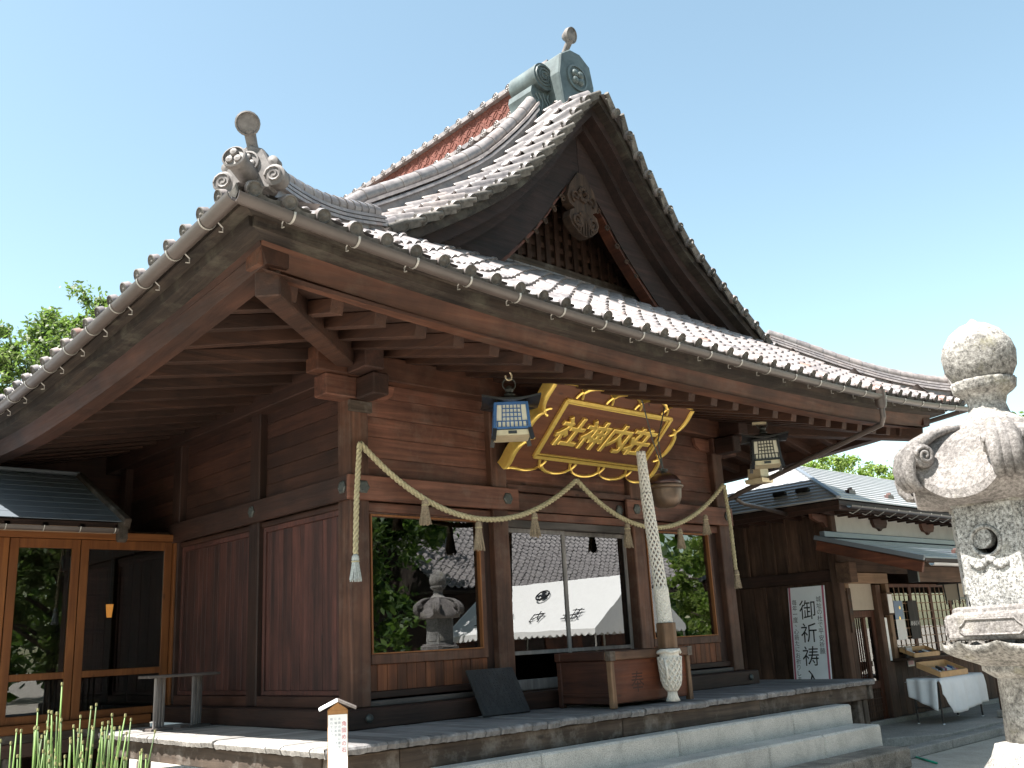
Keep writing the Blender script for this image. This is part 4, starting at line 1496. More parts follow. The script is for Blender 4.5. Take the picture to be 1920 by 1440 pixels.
# ================================================================== VERANDA (part of the hall) AND STEPS
DX0, DX1, DY0, DY1 = -1.212, 7.80, -1.46, 3.42
ver = MB()
ver.box(DX0 + 0.10, DX1 - 0.10, DY0 + 0.09, DY0 + 0.19, -0.30, -0.30 + 0.001)
ver = None
vb = BX('veranda_beam', 'fascia_x', hall, -0.42, 2.45, DY0 + 0.075, DY0 + 0.19, -0.272, -0.082, 0.008)
BX('veranda_beam', 'fascia_x', hall, 2.452, 5.0, DY0 + 0.068, DY0 + 0.19, -0.268, -0.082, 0.008)
BX('veranda_beam', 'fascia_x', hall, 5.002, DX1 - 0.10, DY0 + 0.075, DY0 + 0.19, -0.272, -0.082, 0.008)
BX('veranda_beam', 'fascia_x', hall, DX0 + 0.09, -0.424, DY0 + 0.082, DY0 + 0.19, -0.29, -0.082, 0.008)
BX('veranda_beam', 'fascia_y', hall, DX0 + 0.075, DX0 + 0.18, DY0 + 0.192, DY1 - 0.05, -0.27, -0.084, 0.008)
BX('veranda_beam', 'fascia_y', hall, DX1 - 0.2, DX1 - 0.09, DY0 + 0.192, 0.6, -0.27, -0.084, 0.008)
BX('veranda_beam', 'fascia_x', hall, DX0 + 0.19, 0.0, DY1 - 0.16, DY1 - 0.06, -0.27, -0.084, 0.008)
for (x, y) in ((DX0 + 0.13, -1.3), (DX0 + 0.13, 0.35), (DX0 + 0.13, 2.4), (DX1 - 0.16, -1.3), (DX1 - 0.32, -1.3)):
    BX('veranda_post', 'fascia_z', hall, x - 0.06, x + 0.06, y - 0.06, y + 0.06, GZ, -0.275, 0.01)
BX('veranda_post', 'fascia_z', hall, DX1 - 0.13, DX1 - 0.05, -1.43, -1.36, -0.27, -0.084, 0.008)
def deck_board(name, x0, x1, y0, y1, mat, endaxis, mitre=None):
    """board with a ragged, worn outer end and a slightly dished top"""
    m = MB()
    nn = 5
    rr = R
    top = R.uniform(-0.004, 0.003)
    th = 0.078
    if endaxis == 'y':
        vs = []
        for i in range(nn + 1):
            x = x0 + 0.0025 + (x1 - x0 - 0.005) * i / nn
            ed = 0.014 * abs(i / nn - 0.5) * 2
            yo = y0 + rr.uniform(-0.012, 0.012)
            ye = y1 if mitre is None else min(y1, mitre(x))
            vs += [(x, yo + 0.012, top - th + rr.uniform(0, 0.01)), (x, yo - 0.004, top - 0.03), (x, yo + 0.006, top - 0.008 - ed * 0.4 + rr.uniform(-0.004, 0.003)), (x, yo + 0.04, top - ed * 0.2), (x, ye, top), (x, ye, top - th)]
    else:
        vs = []
        for i in range(nn + 1):
            y = y1 - 0.0025 - (y1 - y0 - 0.005) * i / nn
            ed = 0.014 * abs(i / nn - 0.5) * 2
            xo = x0 + rr.uniform(-0.012, 0.012)
            xe = x1 if mitre is None else min(x1, mitre(y))
            vs += [(xo + 0.012, y, top - th + rr.uniform(0, 0.01)), (xo - 0.004, y, top - 0.03), (xo + 0.006, y, top - 0.008 - ed * 0.4 + rr.uniform(-0.004, 0.003)), (xo + 0.04, y, top - ed * 0.2), (xe, y, top), (xe, y, top - th)]
    fs = []
    for i in range(nn):
        for k_ in range(6):
            a = i * 6 + k_
            b = i * 6 + (k_ + 1) % 6
            fs.append((a, a + 6, b + 6, b))
    fs.append(tuple(range(6)))
    fs.append(tuple(nn * 6 + q for q in range(5, -1, -1)))
    m.add(vs, fs)
    return m.build(name, mat, vb, fixn=True)
x = DX0
while x < DX1 - 0.05:
    w_ = R.uniform(0.185, 0.235)
    x1 = min(x + w_, DX1)
    if DX1 - x1 < 0.1:
        x1 = DX1
    mt = (lambda q: min(0.04, q * (1.46 / 1.212) - 0.004)) if x1 < 0.0 else None
    if x > DX0 - 1:
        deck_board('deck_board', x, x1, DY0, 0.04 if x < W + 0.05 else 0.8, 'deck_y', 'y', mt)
    x = x1
y = DY0
while y < DY1 - 0.03:
    w_ = R.uniform(0.21, 0.30)
    y1 = min(y + w_, DY1)
    if DY1 - y1 < 0.1:
        y1 = DY1
    mt = (lambda q: min(0.04, q * (1.212 / 1.46) - 0.004)) if y1 < 0.0 else None
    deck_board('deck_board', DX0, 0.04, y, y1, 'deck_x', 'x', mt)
    y = y1

steps = thing('stone_steps', (3.4, -2.1, GZ), 'three broad granite steps below the front veranda', 'steps')
def stone_row(xs, y0, y1, z0, z1, mat):
    for a, b in zip(xs[:-1], xs[1:]):
        MB().box(a + 0.003, b - 0.003, y0 + R.uniform(-0.004, 0.004), y1, z0, z1 + R.uniform(-0.003, 0.003)).build('step_stone', mat, steps, bevel=0.022)
stone_row([-0.15, 1.02, 3.05, 5.3, 6.74], -1.64, -1.40, GZ, -0.265, 'step')
stone_row([-0.35, 1.9, 4.15, 5.32, 6.72], -2.02, -1.643, GZ, -0.505, 'step')
stone_row([-0.75, 1.3, 3.4, 5.2, 6.62], -2.42, -2.023, GZ, -0.755, 'step_low')
# ================================================================== THINGS ON AND AROUND THE HALL
# ---- name plaque, leaning forward over the entrance
PB = Vector((XM, -0.15, 2.765))
PT = Vector((XM, -1.10, 3.645))
pu = (PT - PB).normalized()
pr_ = Vector((1, 0, 0))
pn = pr_.cross(pu).normalized()      # faces the viewer, downwards
if pn.y > 0:
    pn = -pn
PC = (PB + PT) / 2
PH = (PT - PB).length
plq = thing('name_plaque', (XM, -0.6, 2.76), 'large tilted brown plaque with gold rim and four gold characters', 'plaque')
def pp(a, b, n=0.0):
    return PC + pr_ * a + pu * b + pn * n
hw, hh = 1.33, PH / 2
# wavy outline: notches along top and bottom, two along the right and left
def cloud_edge(p0, p1, nb, depth, flip):
    out = []
    for i in range(nb):
        for j in range(8):
            t = (i + j / 8) / nb
            s_ = j / 8
            d = depth * (1 - abs(sin(pi * s_)) ** 0.55)
            out.append((p0[0] + (p1[0] - p0[0]) * t, p0[1] + (p1[1] - p0[1]) * t, d))
    return out
outl = []
for (a, b, nb, nx, ny) in (((-hw, -hh), (hw, -hh), 5, 0, 1), ((hw, -hh), (hw, hh), 3, -1, 0), ((hw, hh), (-hw, hh), 5, 0, -1), ((-hw, hh), (-hw, -hh), 3, 1, 0)):
    for (x, y, d) in cloud_edge(a, b, nb, 0.10, 0):
        lim = 1.0
        cx = min(hw - abs(x), 1) + min(hh - abs(y), 1)
        corner = min(1.0, (abs(x - a[0]) + abs(y - a[1])) / 0.2, (abs(x - b[0]) + abs(y - b[1])) / 0.2)
        outl.append((x + nx * d * corner, y + ny * d * corner))
n_ = len(outl)
ir = [(max(-hw + 0.16, min(hw - 0.16, a)), max(-hh + 0.16, min(hh - 0.16, b))) for a, b in outl]
m = MB()
m.v = [tuple(pp(a, b, 0.0)) for a, b in outl] + [tuple(pp(a, b, 0.0)) for a, b in ir] + [tuple(pp(a, b, -0.03)) for a, b in outl]
for i in range(n_):
    j = (i + 1) % n_
    m.f.append((i, j, n_ + j, n_ + i))
    m.f.append((i, 2 * n_ + i, 2 * n_ + j, j))
m.add([pp(-hw + 0.16, -hh + 0.16, 0), pp(hw - 0.16, -hh + 0.16, 0), pp(hw - 0.16, hh - 0.16, 0), pp(-hw + 0.16, hh - 0.16, 0)], [(0, 1, 2, 3)])
m.add([pp(-hw + 0.1, -hh + 0.1, -0.03), pp(hw - 0.1, -hh + 0.1, -0.03), pp(hw - 0.1, hh - 0.1, -0.03), pp(-hw + 0.1, hh - 0.1, -0.03)], [(0, 1, 2, 3)])
m.build('plaque_board', 'plaque', plq, fixn=False)
m = MB()
# raised gilt rim and the deep gilt edge behind it
def rimpt(i, k_, dn):
    a, b = outl[i % n_]
    L_ = sqrt(a * a + b * b)
    return pp(a * k_, b * k_, dn)
for i in range(n_):
    pass
o0 = 0
sec = [(0.957, 0.004), (0.962, 0.026), (0.985, 0.032), (1.004, 0.024), (1.010, 0.0), (1.010, -0.12)]
for i in range(n_):
    for (k_, dn) in sec:
        m.v.append(tuple(rimpt(i, k_, dn)))
ns = len(sec)
for i in range(n_):
    j = (i + 1) % n_
    for q in range(ns - 1):
        m.f.append((i * ns + q, i * ns + q + 1, j * ns + q + 1, j * ns + q))
m.build('gold_rim', 'gold', plq, angle=50, fixn=True)
# gilt scroll knots at the notches
def knot(a, b, ta, tb):
    m = MB()
    # small three-lobed scroll pointing inward (ta,tb)
    na, nb_ = -tb, ta
    for k_, (f, g_) in enumerate(((0.10, 0.05), (0.10, -0.05))):
        m.tube([pp(a + ta * t * f + na * g_ * sin(t * pi * 0.5), b + tb * t * f + nb_ * g_ * sin(t * pi * 0.5), 0.014) for t in (0, 0.3, 0.6, 0.85, 1.0)], 0.018, 6)
    m.build('scroll_knot', 'gold', plq, angle=50)
for i in range(1, 5):
    x = -hw + 2 * hw * i / 5
    knot(x, -hh + 0.09, 0, 1)
    knot(x, hh - 0.09, 0, -1)
for i in (1, 2):
    y = -hh + 2 * hh * i / 3
    knot(hw - 0.09, y, -1, 0)
    knot(-hw + 0.09, y, 1, 0)
iw, ih = 0.98, 0.42
m = MB()
for (a0, b0, a1, b1) in ((-iw, ih, iw, ih), (-iw, -ih, iw, -ih), (-iw, -ih, -iw, ih), (iw, -ih, iw, ih)):
    m.beam(pp(a0, b0, 0.018), pp(a1, b1, 0.018), 0.045, 0.03, pn)
    m.beam(pp(a0 * 0.955, b0 * 0.90, 0.012), pp(a1 * 0.955, b1 * 0.90, 0.012), 0.016, 0.02, pn)
m.build('inner_frame', 'gold', plq)
lettering('社神内荘', 'gold', plq, pp(-0.645, 0.0, 0.012), pr_, pu, 0.44, 0.43, vertical=False, extrude=0.018, bevel=0.010, shear=0.18, offset=0.004)
m = MB()
for xh in (-0.75, 0.75, 0.42):
    m.tube([pp(xh, hh - 0.1, 0.02), (XM + xh, -1.05, 3.78)], 0.006, 5)
m.build('hanging_wire', 'iron', plq)

# ---- hanging lanterns
def hang_lantern(loc, rz_, body, label, hook):
    t = thing('hanging_lantern', loc, label, 'hanging lantern', 'lattice lanterns hung under the front eave')
    Mz = Matrix.Translation(loc) @ Matrix.Rotation(rz_, 4, 'Z')
    def bl(m, name, mat, **k_):
        q = MB()
        q.v = [tuple(Mz @ Vector(p)) for p in m.v]
        q.f = m.f
        return q.build(name, mat, t, **k_)
    # hexagon-ish square body, tapering down outwards (origin at the bottom)
    b0, b1, zb, zt = 0.185, 0.165, 0.07, 0.36
    body_ = MB()
    for sx, sy in ((-1, -1), (1, -1), (1, 1), (-1, 1)):
        body_.beam((sx * b0, sy * b0, zb), (sx * b1, sy * b1, zt), 0.03, 0.03, (1, 0, 0))
    bo = None
    for q in range(4):
        a = q * pi / 2
        rx = Vector((cos(a), sin(a), 0))
        ny = Vector((sin(a), -cos(a), 0))
        def fp(u, v, o=0.0):
            hwid = b0 + (b1 - b0) * v
            return ny * (hwid + o) + rx * (u * hwid) + Vector((0, 0, zb + (zt - zb) * v))
        body_.beam(fp(-0.92, 0.02), fp(0.92, 0.02), 0.02, 0.04, ny)
        body_.beam(fp(-0.92, 0.97), fp(0.92, 0.97), 0.02, 0.035, ny)
    # centre lattice on each face
        for i in range(6):
            u = -0.58 + 1.16 * i / 5
            body_.beam(fp(u, 0.28), fp(u, 0.95), 0.010, 0.012, ny)
        for i in range(5):
            v = 0.28 + 0.64 * i / 4
            body_.beam(fp(-0.9, v), fp(0.9, v), 0.010, 0.012, ny) if i in (0, 4) else body_.beam(fp(-0.6, v), fp(0.6, v), 0.010, 0.012, ny)
        for i in range(8):
            u = -0.85 + 1.7 * i / 7
            body_.beam(fp(u, 0.05), fp(u, 0.27), 0.013, 0.014, ny)
    bl(body_, 'lattice_body', body)
    pap = MB()
    pap.lathe([(b0 * 1.375, zb + 0.01), (b1 * 1.375, zt - 0.005)], 4, rot=pi / 4)
    bl(pap, 'paper', 'cream')
    base = MB()
    base.lathe([(b0 * 1.42, 0.0), (b0 * 1.38, 0.058)], 4, rot=pi / 4)
    bl(base, 'base_tray', 'brass')
    for sx, sy in ((-1, -1), (1, -1), (1, 1), (-1, 1)):
        ft = MB()
        ft.beam((sx * 0.185, sy * 0.185, 0.07), (sx * 0.205, sy * 0.205, -0.05), 0.045, 0.045, (1, 0, 0))
        bl(ft, 'foot', 'black')
    sl_ = MB()
    for q in range(4):
        a = q * pi / 2
        rx = Vector((cos(a), sin(a), 0))
        ny = Vector((sin(a), -cos(a), 0))
        sl_.obox(ny * (0.189) + Vector((0, 0, 0.03)), rx * 0.045, ny * 0.004, Vector((0, 0, 0.016)))
    bl(sl_, 'tray_slot', 'black')
    rf = MB()
    R0 = 0.335
    def rr(u, v):
        a = u * 2 * pi
        k_ = 1.0 / max(abs(cos(a)), abs(sin(a)))
        r_ = 0.03 + (R0 * 0.92 - 0.03) * v
        lift = 0.045 * v * v * (k_ - 1) / 0.414
        return (cos(a) * r_ * k_ * (1 + 0.04 * (k_ - 1)), sin(a) * r_ * k_, 0.475 - 0.10 * v ** 0.7 + lift)
    rf.grid(rr, 32, 6)
    def rr2(u, v):
        x, y, z = rr(u, 1.0)
        return (x * (1 - 0.5 * v), y * (1 - 0.5 * v), z - 0.022 + 0.01 * v)
    rf.grid(rr2, 32, 2)
    def rr3(u, v):
        x, y, z = rr(u, 1.0)
        return (x, y, z - 0.022 * v)
    rf.grid(rr3, 32, 1)
    bl(rf, 'lantern_roof', 'black', fixn=True, angle=40)
    orn = MB()
    for q in range(4):
        a = q * pi / 2
        rx = Vector((cos(a), sin(a), 0))
        ny = Vector((sin(a), -cos(a), 0))
        c = ny * 0.185 + Vector((0, 0, 0.385))
        for (o, w_, h_) in ((0, 0.024, 0.020), (-0.075, 0.04, 0.012), (0.075, 0.04, 0.012)):
            orn.prism([(-w_, 0), (0, -h_), (w_, 0), (0, h_)], c + rx * o, rx, Vector((0, 0, 1)), ny * 0.006)
    bl(orn, 'roof_fitting', 'brass')
    kn = MB()
    kn.lathe([(0.05, 0.465), (0.06, 0.485), (0.035, 0.51), (0.05, 0.54), (0.03, 0.575), (0.0, 0.59)], 12)
    kn.tube([(0.07 * cos(t), 0, 0.60 + 0.07 * sin(t)) for t in [i * 2 * pi / 14 for i in range(15)]], 0.008, 6, False)
    bl(kn, 'hanging_ring', 'iron', angle=50)
    hk = MB()
    hk.tube([(0, 0, 0.645), (0.03, 0, 0.655), (0.035, 0, 0.70), (0.005, 0, 0.76), (0.01, 0, hook)], 0.010, 6)
    hk.tube([(0, 0, 0.645), (-0.03, 0, 0.665), (-0.035, 0, 0.70)], 0.010, 6)
    hk.box(-0.13, 0.06, -0.03, 0.03, hook, hook + 0.035)
    bl(hk, 'hook', 'brass')
    return t
hang_lantern((1.29, -1.15, 2.855), -0.68, 'blue', 'blue lattice hanging lantern left of the tilted plaque', 0.83)
hang_lantern((6.02, -1.25, 2.93), -0.92, 'black', 'black lattice hanging lantern near the right corner post', 0.60)
t = thing('hanging_lantern', (6.85, -0.35, 2.9), 'cream box lantern glimpsed behind the right hanging lantern', 'hanging lantern', 'lattice lanterns hung under the front eave')
MB().lathe([(0.2, 2.86), (0.22, 2.92), (0.16, 2.93), (0.15, 3.08)], 4, (6.88, -0.55, 0), rot=pi / 4).build('base_tray', 'brass', t)
MB().tube([(6.88, -0.55, 3.08), (6.88, -0.55, 3.55)], 0.01, 6).build('hook', 'iron', t)

# ---- straw rope and tassels
rope = thing('straw_rope', (3.3, -0.16, 1.5), 'twisted straw rope swagged across the front above the windows', 'rope')
def cat(a, b, mid, n=26):
    a, b, mid = V3(a), V3(b), V3(mid)
    c = mid * 2 - (a + b) / 2
    return [a * (1 - t) ** 2 + c * 2 * t * (1 - t) + b * t * t for t in [i / n for i in range(n + 1)]]
RP = [Vector(p) for p in ()]
seg1 = cat((0.04, -0.13, 2.87), (3.33, -0.14, 2.715), (1.62, -0.17, 2.135), 40)
seg2 = cat((3.33, -0.14, 2.715), (6.55, -0.13, 2.88), (4.85, -0.17, 2.165), 40)
def strands(path, r, name='strand', turns=5.5, mat='straw', parent=None, n3=3):
    L = sum((path[i + 1] - path[i]).length for i in range(len(path) - 1))
    N = int(L / 0.022)
    pts = []
    acc = [0]
    for i in range(len(path) - 1):
        acc.append(acc[-1] + (path[i + 1] - path[i]).length)
    def at(s_):
        for i in range(len(acc) - 1):
            if acc[i + 1] >= s_:
                f = (s_ - acc[i]) / max(1e-9, acc[i + 1] - acc[i])
                return path[i].lerp(path[i + 1], f), (path[i + 1] - path[i]).normalized()
        return path[-1], (path[-1] - path[-2]).normalized()
    for k_ in range(n3):
        pp_ = []
        for i in range(N + 1):
            s_ = L * i / N
            p, d = at(s_)
            a = Vector((0, 1, 0))
            x = d.cross(a).normalized()
            y = d.cross(x)
            ph = s_ * turns * 2 * pi / 1.0 + k_ * 2 * pi / n3
            pp_.append(p + (x * cos(ph) + y * sin(ph)) * r * 0.58)
        MB().tube(pp_, r * 0.56, 6).build(name, mat, parent, smooth=True)
strands(seg1, 0.031, parent=rope)
strands(seg2, 0.031, parent=rope)
strands([Vector((0.03, -0.14, 2.87)), Vector((-0.02, -0.15, 2.3)), Vector((-0.04, -0.15, 1.70))], 0.028, parent=rope)
strands([Vector((6.56, -0.14, 2.88)), Vector((6.60, -0.15, 2.2)), Vector((6.61, -0.15, 1.62))], 0.028, parent=rope)
def tassel(p, h, w, mat, label, cat_='tassel', group='tassels hanging from the straw rope'):
    t_ = thing('straw_tassel', (p[0], p[1], p[2] - h), label, cat_, group)
    MB().lathe([(0.018, 0.0), (0.034, -0.02), (0.04, -0.05), (0.032, -0.085)], 10, p).build('tassel_head', mat, t_, smooth=True)
    MB().tube([(p[0] + 0.036 * cos(a), p[1] + 0.036 * sin(a), p[2] - 0.075) for a in [i * 2 * pi / 10 for i in range(11)]], 0.008, 5, False).build('tassel_band', 'straw', t_)
    m_ = MB()
    rr_ = random.Random(int(p[0] * 100))
    for i in range(46):
        a = i * 2.399
        q = sqrt(rr_.random())
        b0_ = 0.028 * q
        b1_ = w * q
        m_.tube([(p[0] + b0_ * cos(a), p[1] + b0_ * sin(a) * 0.8, p[2] - 0.07), (p[0] + (b0_ + b1_) * 0.5 * cos(a), p[1] + (b0_ + b1_) * 0.4 * sin(a), p[2] - 0.07 - (h - 0.07) * 0.5),
                 (p[0] + b1_ * cos(a), p[1] + b1_ * sin(a) * 0.8, p[2] - h * rr_.uniform(0.9, 1.0))], [0.011, 0.010, 0.006], 4)
    m_.build('tassel_skirt', mat, t_)
    return t_
tl = [(0.86, 2.325, 'first tassel of the rope, over the left window', 0.30), (1.62, 2.11, 'second tassel of the rope, at the right edge of the left window', 0.34),
      (2.52, 2.26, 'third tassel of the rope, over the left glass door', 0.31), (4.22, 2.20, 'fourth tassel of the rope, at the post right of the glass doors', 0.33),
      (5.34, 2.18, 'fifth tassel of the rope, over the right window', 0.30), (5.97, 2.40, 'sixth tassel of the rope, at the top right of the right window', 0.30)]
for (x, z, lb, h) in tl:
    tassel((x, -0.165, z), h, 0.075, 'tassel', lb)
tassel((-0.045, -0.155, 1.70), 0.28, 0.07, 'tassel_blue', 'pale bluish tassel ending the rope at the left corner post')
tassel((6.615, -0.155, 1.62), 0.28, 0.065, 'tassel', 'tassel ending the rope at the right corner post')

# ---- suzu bell with its white pull rope
bell = thing('shrine_bell', (3.95, -1.05, 2.28), 'round bronze bell hanging at the lower right of the plaque', 'bell')
bc = Vector((3.96, -1.05, 2.50))
MB().lathe([(0.0, -0.235), (0.10, -0.225), (0.17, -0.18), (0.197, -0.11), (0.205, -0.02), (0.212, 0.012)], 28, bc).build('lower_shell', 'bell', bell, smooth=True)
MB().lathe([(0.214, 0.0), (0.232, 0.018), (0.232, 0.04), (0.212, 0.055)], 28, bc).build('rim_band', 'bell', bell, smooth=True)
MB().lathe([(0.210, 0.05), (0.20, 0.10), (0.17, 0.15), (0.11, 0.19), (0.04, 0.205), (0.0, 0.205)], 28, bc).build('upper_shell', 'bell_top', bell, smooth=True)
m = MB().lathe([(0.05, 0.20), (0.03, 0.23), (0.05, 0.25), (0.0, 0.27)], 10, bc)
m.box(bc.x - 0.07, bc.x + 0.07, bc.y - 0.018, bc.y + 0.018, bc.z + 0.235, bc.z + 0.265)
m.build('hanger', 'iron', bell)
m = MB()
m.tube([bc + Vector((0, 0, 0.26)), bc + Vector((-0.16, 0.0, 0.62)), bc + Vector((-0.36, -0.05, 1.1))], 0.009, 5)
m.tube([bc + Vector((0, 0, 0.26)), bc + Vector((-0.05, 0.0, 0.62)), bc + Vector((0.18, 0.0, 1.15))], 0.009, 5)
m.build('hanging_wire', 'iron', bell)
pull = thing('bell_rope', (3.40, -1.30, 0.02), 'thick white netted pull rope hanging before the offering box', 'rope')
def rp(z):
    t_ = (z - 0.03) / 2.9
    return Vector((3.40 + 0.13 * t_ + 0.03 * sin(t_ * 5), -1.33 + 0.24 * t_, z))
def netted(z0, z1, r0_, r1_, nstr, turns, thick, name, core='ropecore'):
    N = 26
    MB().tube([rp(z0 + (z1 - z0) * i / N) for i in range(N + 1)], [(r0_ + (r1_ - r0_) * i / N) * 0.92 for i in range(N + 1)], 14).build(name + '_core', core, pull, smooth=True)
    m_ = MB()
    for sgn in (-1, 1):
        for k_ in range(nstr):
            pts_ = []
            for i in range(N * 2 + 1):
                f = i / (N * 2)
                c_ = rp(z0 + (z1 - z0) * f)
                rad = r0_ + (r1_ - r0_) * f
                a = k_ * 2 * pi / nstr + sgn * f * turns * 2 * pi
                pts_.append(c_ + Vector((cos(a) * rad, sin(a) * rad, 0)))
            m_.tube(pts_, thick, 5)
    m_.build(name, 'whiterope', pull, smooth=True)
netted(0.93, 2.42, 0.074, 0.060, 8, 2.2, 0.012, 'netting')
netted(2.42, 2.93, 0.055, 0.045, 8, 0.7, 0.013, 'netting')
netted(0.86, 1.28, 0.076, 0.076, 12, 0.9, 0.012, 'netting', 'whiterope')
MB().lathe([(0.118, 0.59), (0.118, 0.88)], 6, (rp(0.7).x, rp(0.7).y, 0), rot=0.4).build('wooden_sleeve', 'boxframe_z', pull, bevel=0.01)
prof = [(0.03, 0.02), (0.07, 0.015), (0.075, 0.03), (0.05, 0.11), (0.052, 0.13), (0.10, 0.20), (0.118, 0.32), (0.128, 0.44), (0.132, 0.50), (0.118, 0.525), (0.125, 0.545), (0.125, 0.58), (0.10, 0.59)]
cx_, cy_ = rp(0.3).x, rp(0.3).y
MB().lathe([(r_ * 0.93, z) for r_, z in prof], 20, (cx_, cy_, 0)).build('rope_end', 'whiterope', pull, smooth=True)
m = MB()
fz = interp([(z, r_) for r_, z in sorted(prof[4:10], key=lambda q: q[1])])
for sgn in (-1, 1):
    for k_ in range(12):
        m.tube([Vector((cx_ + fz(0.13 + 0.37 * i / 24) * cos(k_ * pi / 6 + sgn * i / 24 * 2.2), cy_ + fz(0.13 + 0.37 * i / 24) * sin(k_ * pi / 6 + sgn * i / 24 * 2.2), 0.13 + 0.37 * i / 24)) for i in range(25)], 0.011, 5)
m.tube([Vector((cx_ + 0.125 * cos(i * 0.5), cy_ + 0.125 * sin(i * 0.5), 0.56 + 0.015 * sin(i * 2.1))) for i in range(14)], 0.02, 6, False)
m.tube([(cx_ - 0.12, cy_ - 0.03, 0.48), (cx_ - 0.125, cy_ - 0.05, 0.36), (cx_ - 0.12, cy_ - 0.05, 0.27)], [0.02, 0.016, 0.022], 6)
for k_ in range(16):
    a = k_ * pi / 8
    m.tube([(cx_ + 0.045 * cos(a), cy_ + 0.045 * sin(a), 0.13), (cx_ + 0.05 * cos(a), cy_ + 0.05 * sin(a), 0.08), (cx_ + 0.075 * cos(a), cy_ + 0.075 * sin(a), 0.018)], 0.010, 4)
m.build('rope_end_netting', 'whiterope', pull, smooth=True)

# ---- offering box
ob = thing('offering_box', (3.25, -0.8, 0.0), 'wooden offering box with pale corner posts on the veranda', 'offering box')
bx0, bx1, by0, by1 = 2.54, 3.96, -1.20, -0.36
BX('front_panel', 'boxfront', ob, bx0 + 0.05, bx1 - 0.05, by0 + 0.03, by0 + 0.06, 0.05, 0.50, 0.004)
BX('side_panel', 'boxside', ob, bx0 + 0.02, bx0 + 0.05, by0 + 0.07, by1 - 0.05, 0.05, 0.50, 0.004)
BX('side_panel', 'boxside', ob, bx1 - 0.05, bx1 - 0.02, by0 + 0.07, by1 - 0.05, 0.05, 0.50, 0.004)
BX('back_panel', 'boxside', ob, bx0 + 0.05, bx1 - 0.05, by1 - 0.06, by1 - 0.03, 0.05, 0.50, 0.004)
for x in (bx0, bx1 - 0.075):
    for (y, mt) in ((by0, 'boxframe_z'), (by1 - 0.07, 'boxside')):
        MB().prism([(x + (0.006 if x < 3 else 0), 0.0), (x + 0.069 + (0.006 if x < 3 else 0), 0.0), (x + 0.06, 0.5), (x, 0.5)], (0, y, 0), (1, 0, 0), (0, 0, 1), (0, 0.07, 0)).build('corner_post', mt, ob, bevel=0.008)
BX('top_rail', 'boxframe_x', ob, bx0 - 0.015, bx1 + 0.015, by0 - 0.015, by0 + 0.08, 0.502, 0.60, 0.01)
BX('top_rail', 'boxside', ob, bx0 - 0.015, bx1 + 0.015, by1 - 0.08, by1 + 0.015, 0.502, 0.60, 0.01)
BX('top_rail', 'boxside', ob, bx0 - 0.012, bx0 + 0.08, by0 + 0.082, by1 - 0.082, 0.504, 0.598, 0.01)
BX('top_rail', 'boxside', ob, bx1 - 0.08, bx1 + 0.012, by0 + 0.082, by1 - 0.082, 0.504, 0.598, 0.01)
for x in (bx0 - 0.019, bx1 - 0.071):
    BX('metal_corner', 'fascia_x', ob, x, x + 0.09, by0 - 0.019, by0 + 0.06, 0.498, 0.604, 0.005)
BX('rail', 'boxside', ob, bx0 + 0.008, bx0 + 0.02, by0 + 0.072, by1 - 0.072, 0.12, 0.15, 0.003)
for i in range(9):
    y = by0 + 0.12 + 0.075 * i
    MB().box(bx0 + 0.082, bx1 - 0.082, y, y + 0.03, 0.54, 0.58).build('slat', 'boxside', ob)
BX('bottom_panel', 'boxside', ob, bx0 + 0.052, bx1 - 0.052, by0 + 0.062, by1 - 0.062, 0.04, 0.06, 0)
lettering('奉', 'ink_box', ob, (3.0, by0 + 0.0285, 0.26), (1, 0, 0), (0, 0, 1), 0.24, 0.42)
lettering('納', 'ink_box', ob, (3.5, by0 + 0.0285, 0.26), (1, 0, 0), (0, 0, 1), 0.24, 0.42)

# ---- notice board leaning against the base beam
nb = thing('notice_board', (1.72, -0.36, 0.0), 'square charcoal wooden board leaning against the wall base', 'board')
b0 = Vector((1.36, -0.42, 0.003))
bxv = Vector((0.72, -0.02, 0)).normalized()
buv = Vector((0.0, 0.30, 0.53)).normalized()
MB().obox(b0 + bxv * 0.33 + buv * 0.27 + Vector((0, 0, 0.005)), bxv * 0.33, buv * 0.27, bxv.cross(buv) * 0.014).build('board_panel', 'noteboard', nb, bevel=0.004)
nnv = bxv.cross(buv)
if nnv.y > 0: nnv = -nnv
ink = MB()
rr_ = random.Random(5)
for c_ in range(12):
    for r__ in range(13):
        if rr_.random() < 0.78:
            p = b0 + bxv * (0.06 + 0.049 * c_) + buv * (0.50 - 0.034 * r__) + nnv * 0.0155 + Vector((0, 0, 0.005))
            ink.obox(p, bxv * rr_.uniform(0.006, 0.014), buv * rr_.uniform(0.004, 0.011), nnv * 0.001)
ink.build('faded_writing', 'ink', nb, kind='stuff')

# ---- low bench on the side veranda
bn = thing('bench', (-0.65, 2.57, 0.0), 'low grey wooden bench with slatted legs on side veranda', 'bench')
BX('seat', 'grey_x', bn, -1.06, -0.21, 2.42, 2.72, 0.565, 0.595, 0.005)
for xx in (-0.97, -0.53):
    for j in range(4):
        BX('leg_slat', 'grey_z', bn, xx + j * 0.055, xx + 0.024 + j * 0.055, 2.46 + j * 0.05, 2.485 + j * 0.05, 0.03, 0.564, 0.003)
    BX('foot', 'grey_x', bn, xx - 0.03, xx + 0.22, 2.44, 2.68, 0.0, 0.03, 0.003)

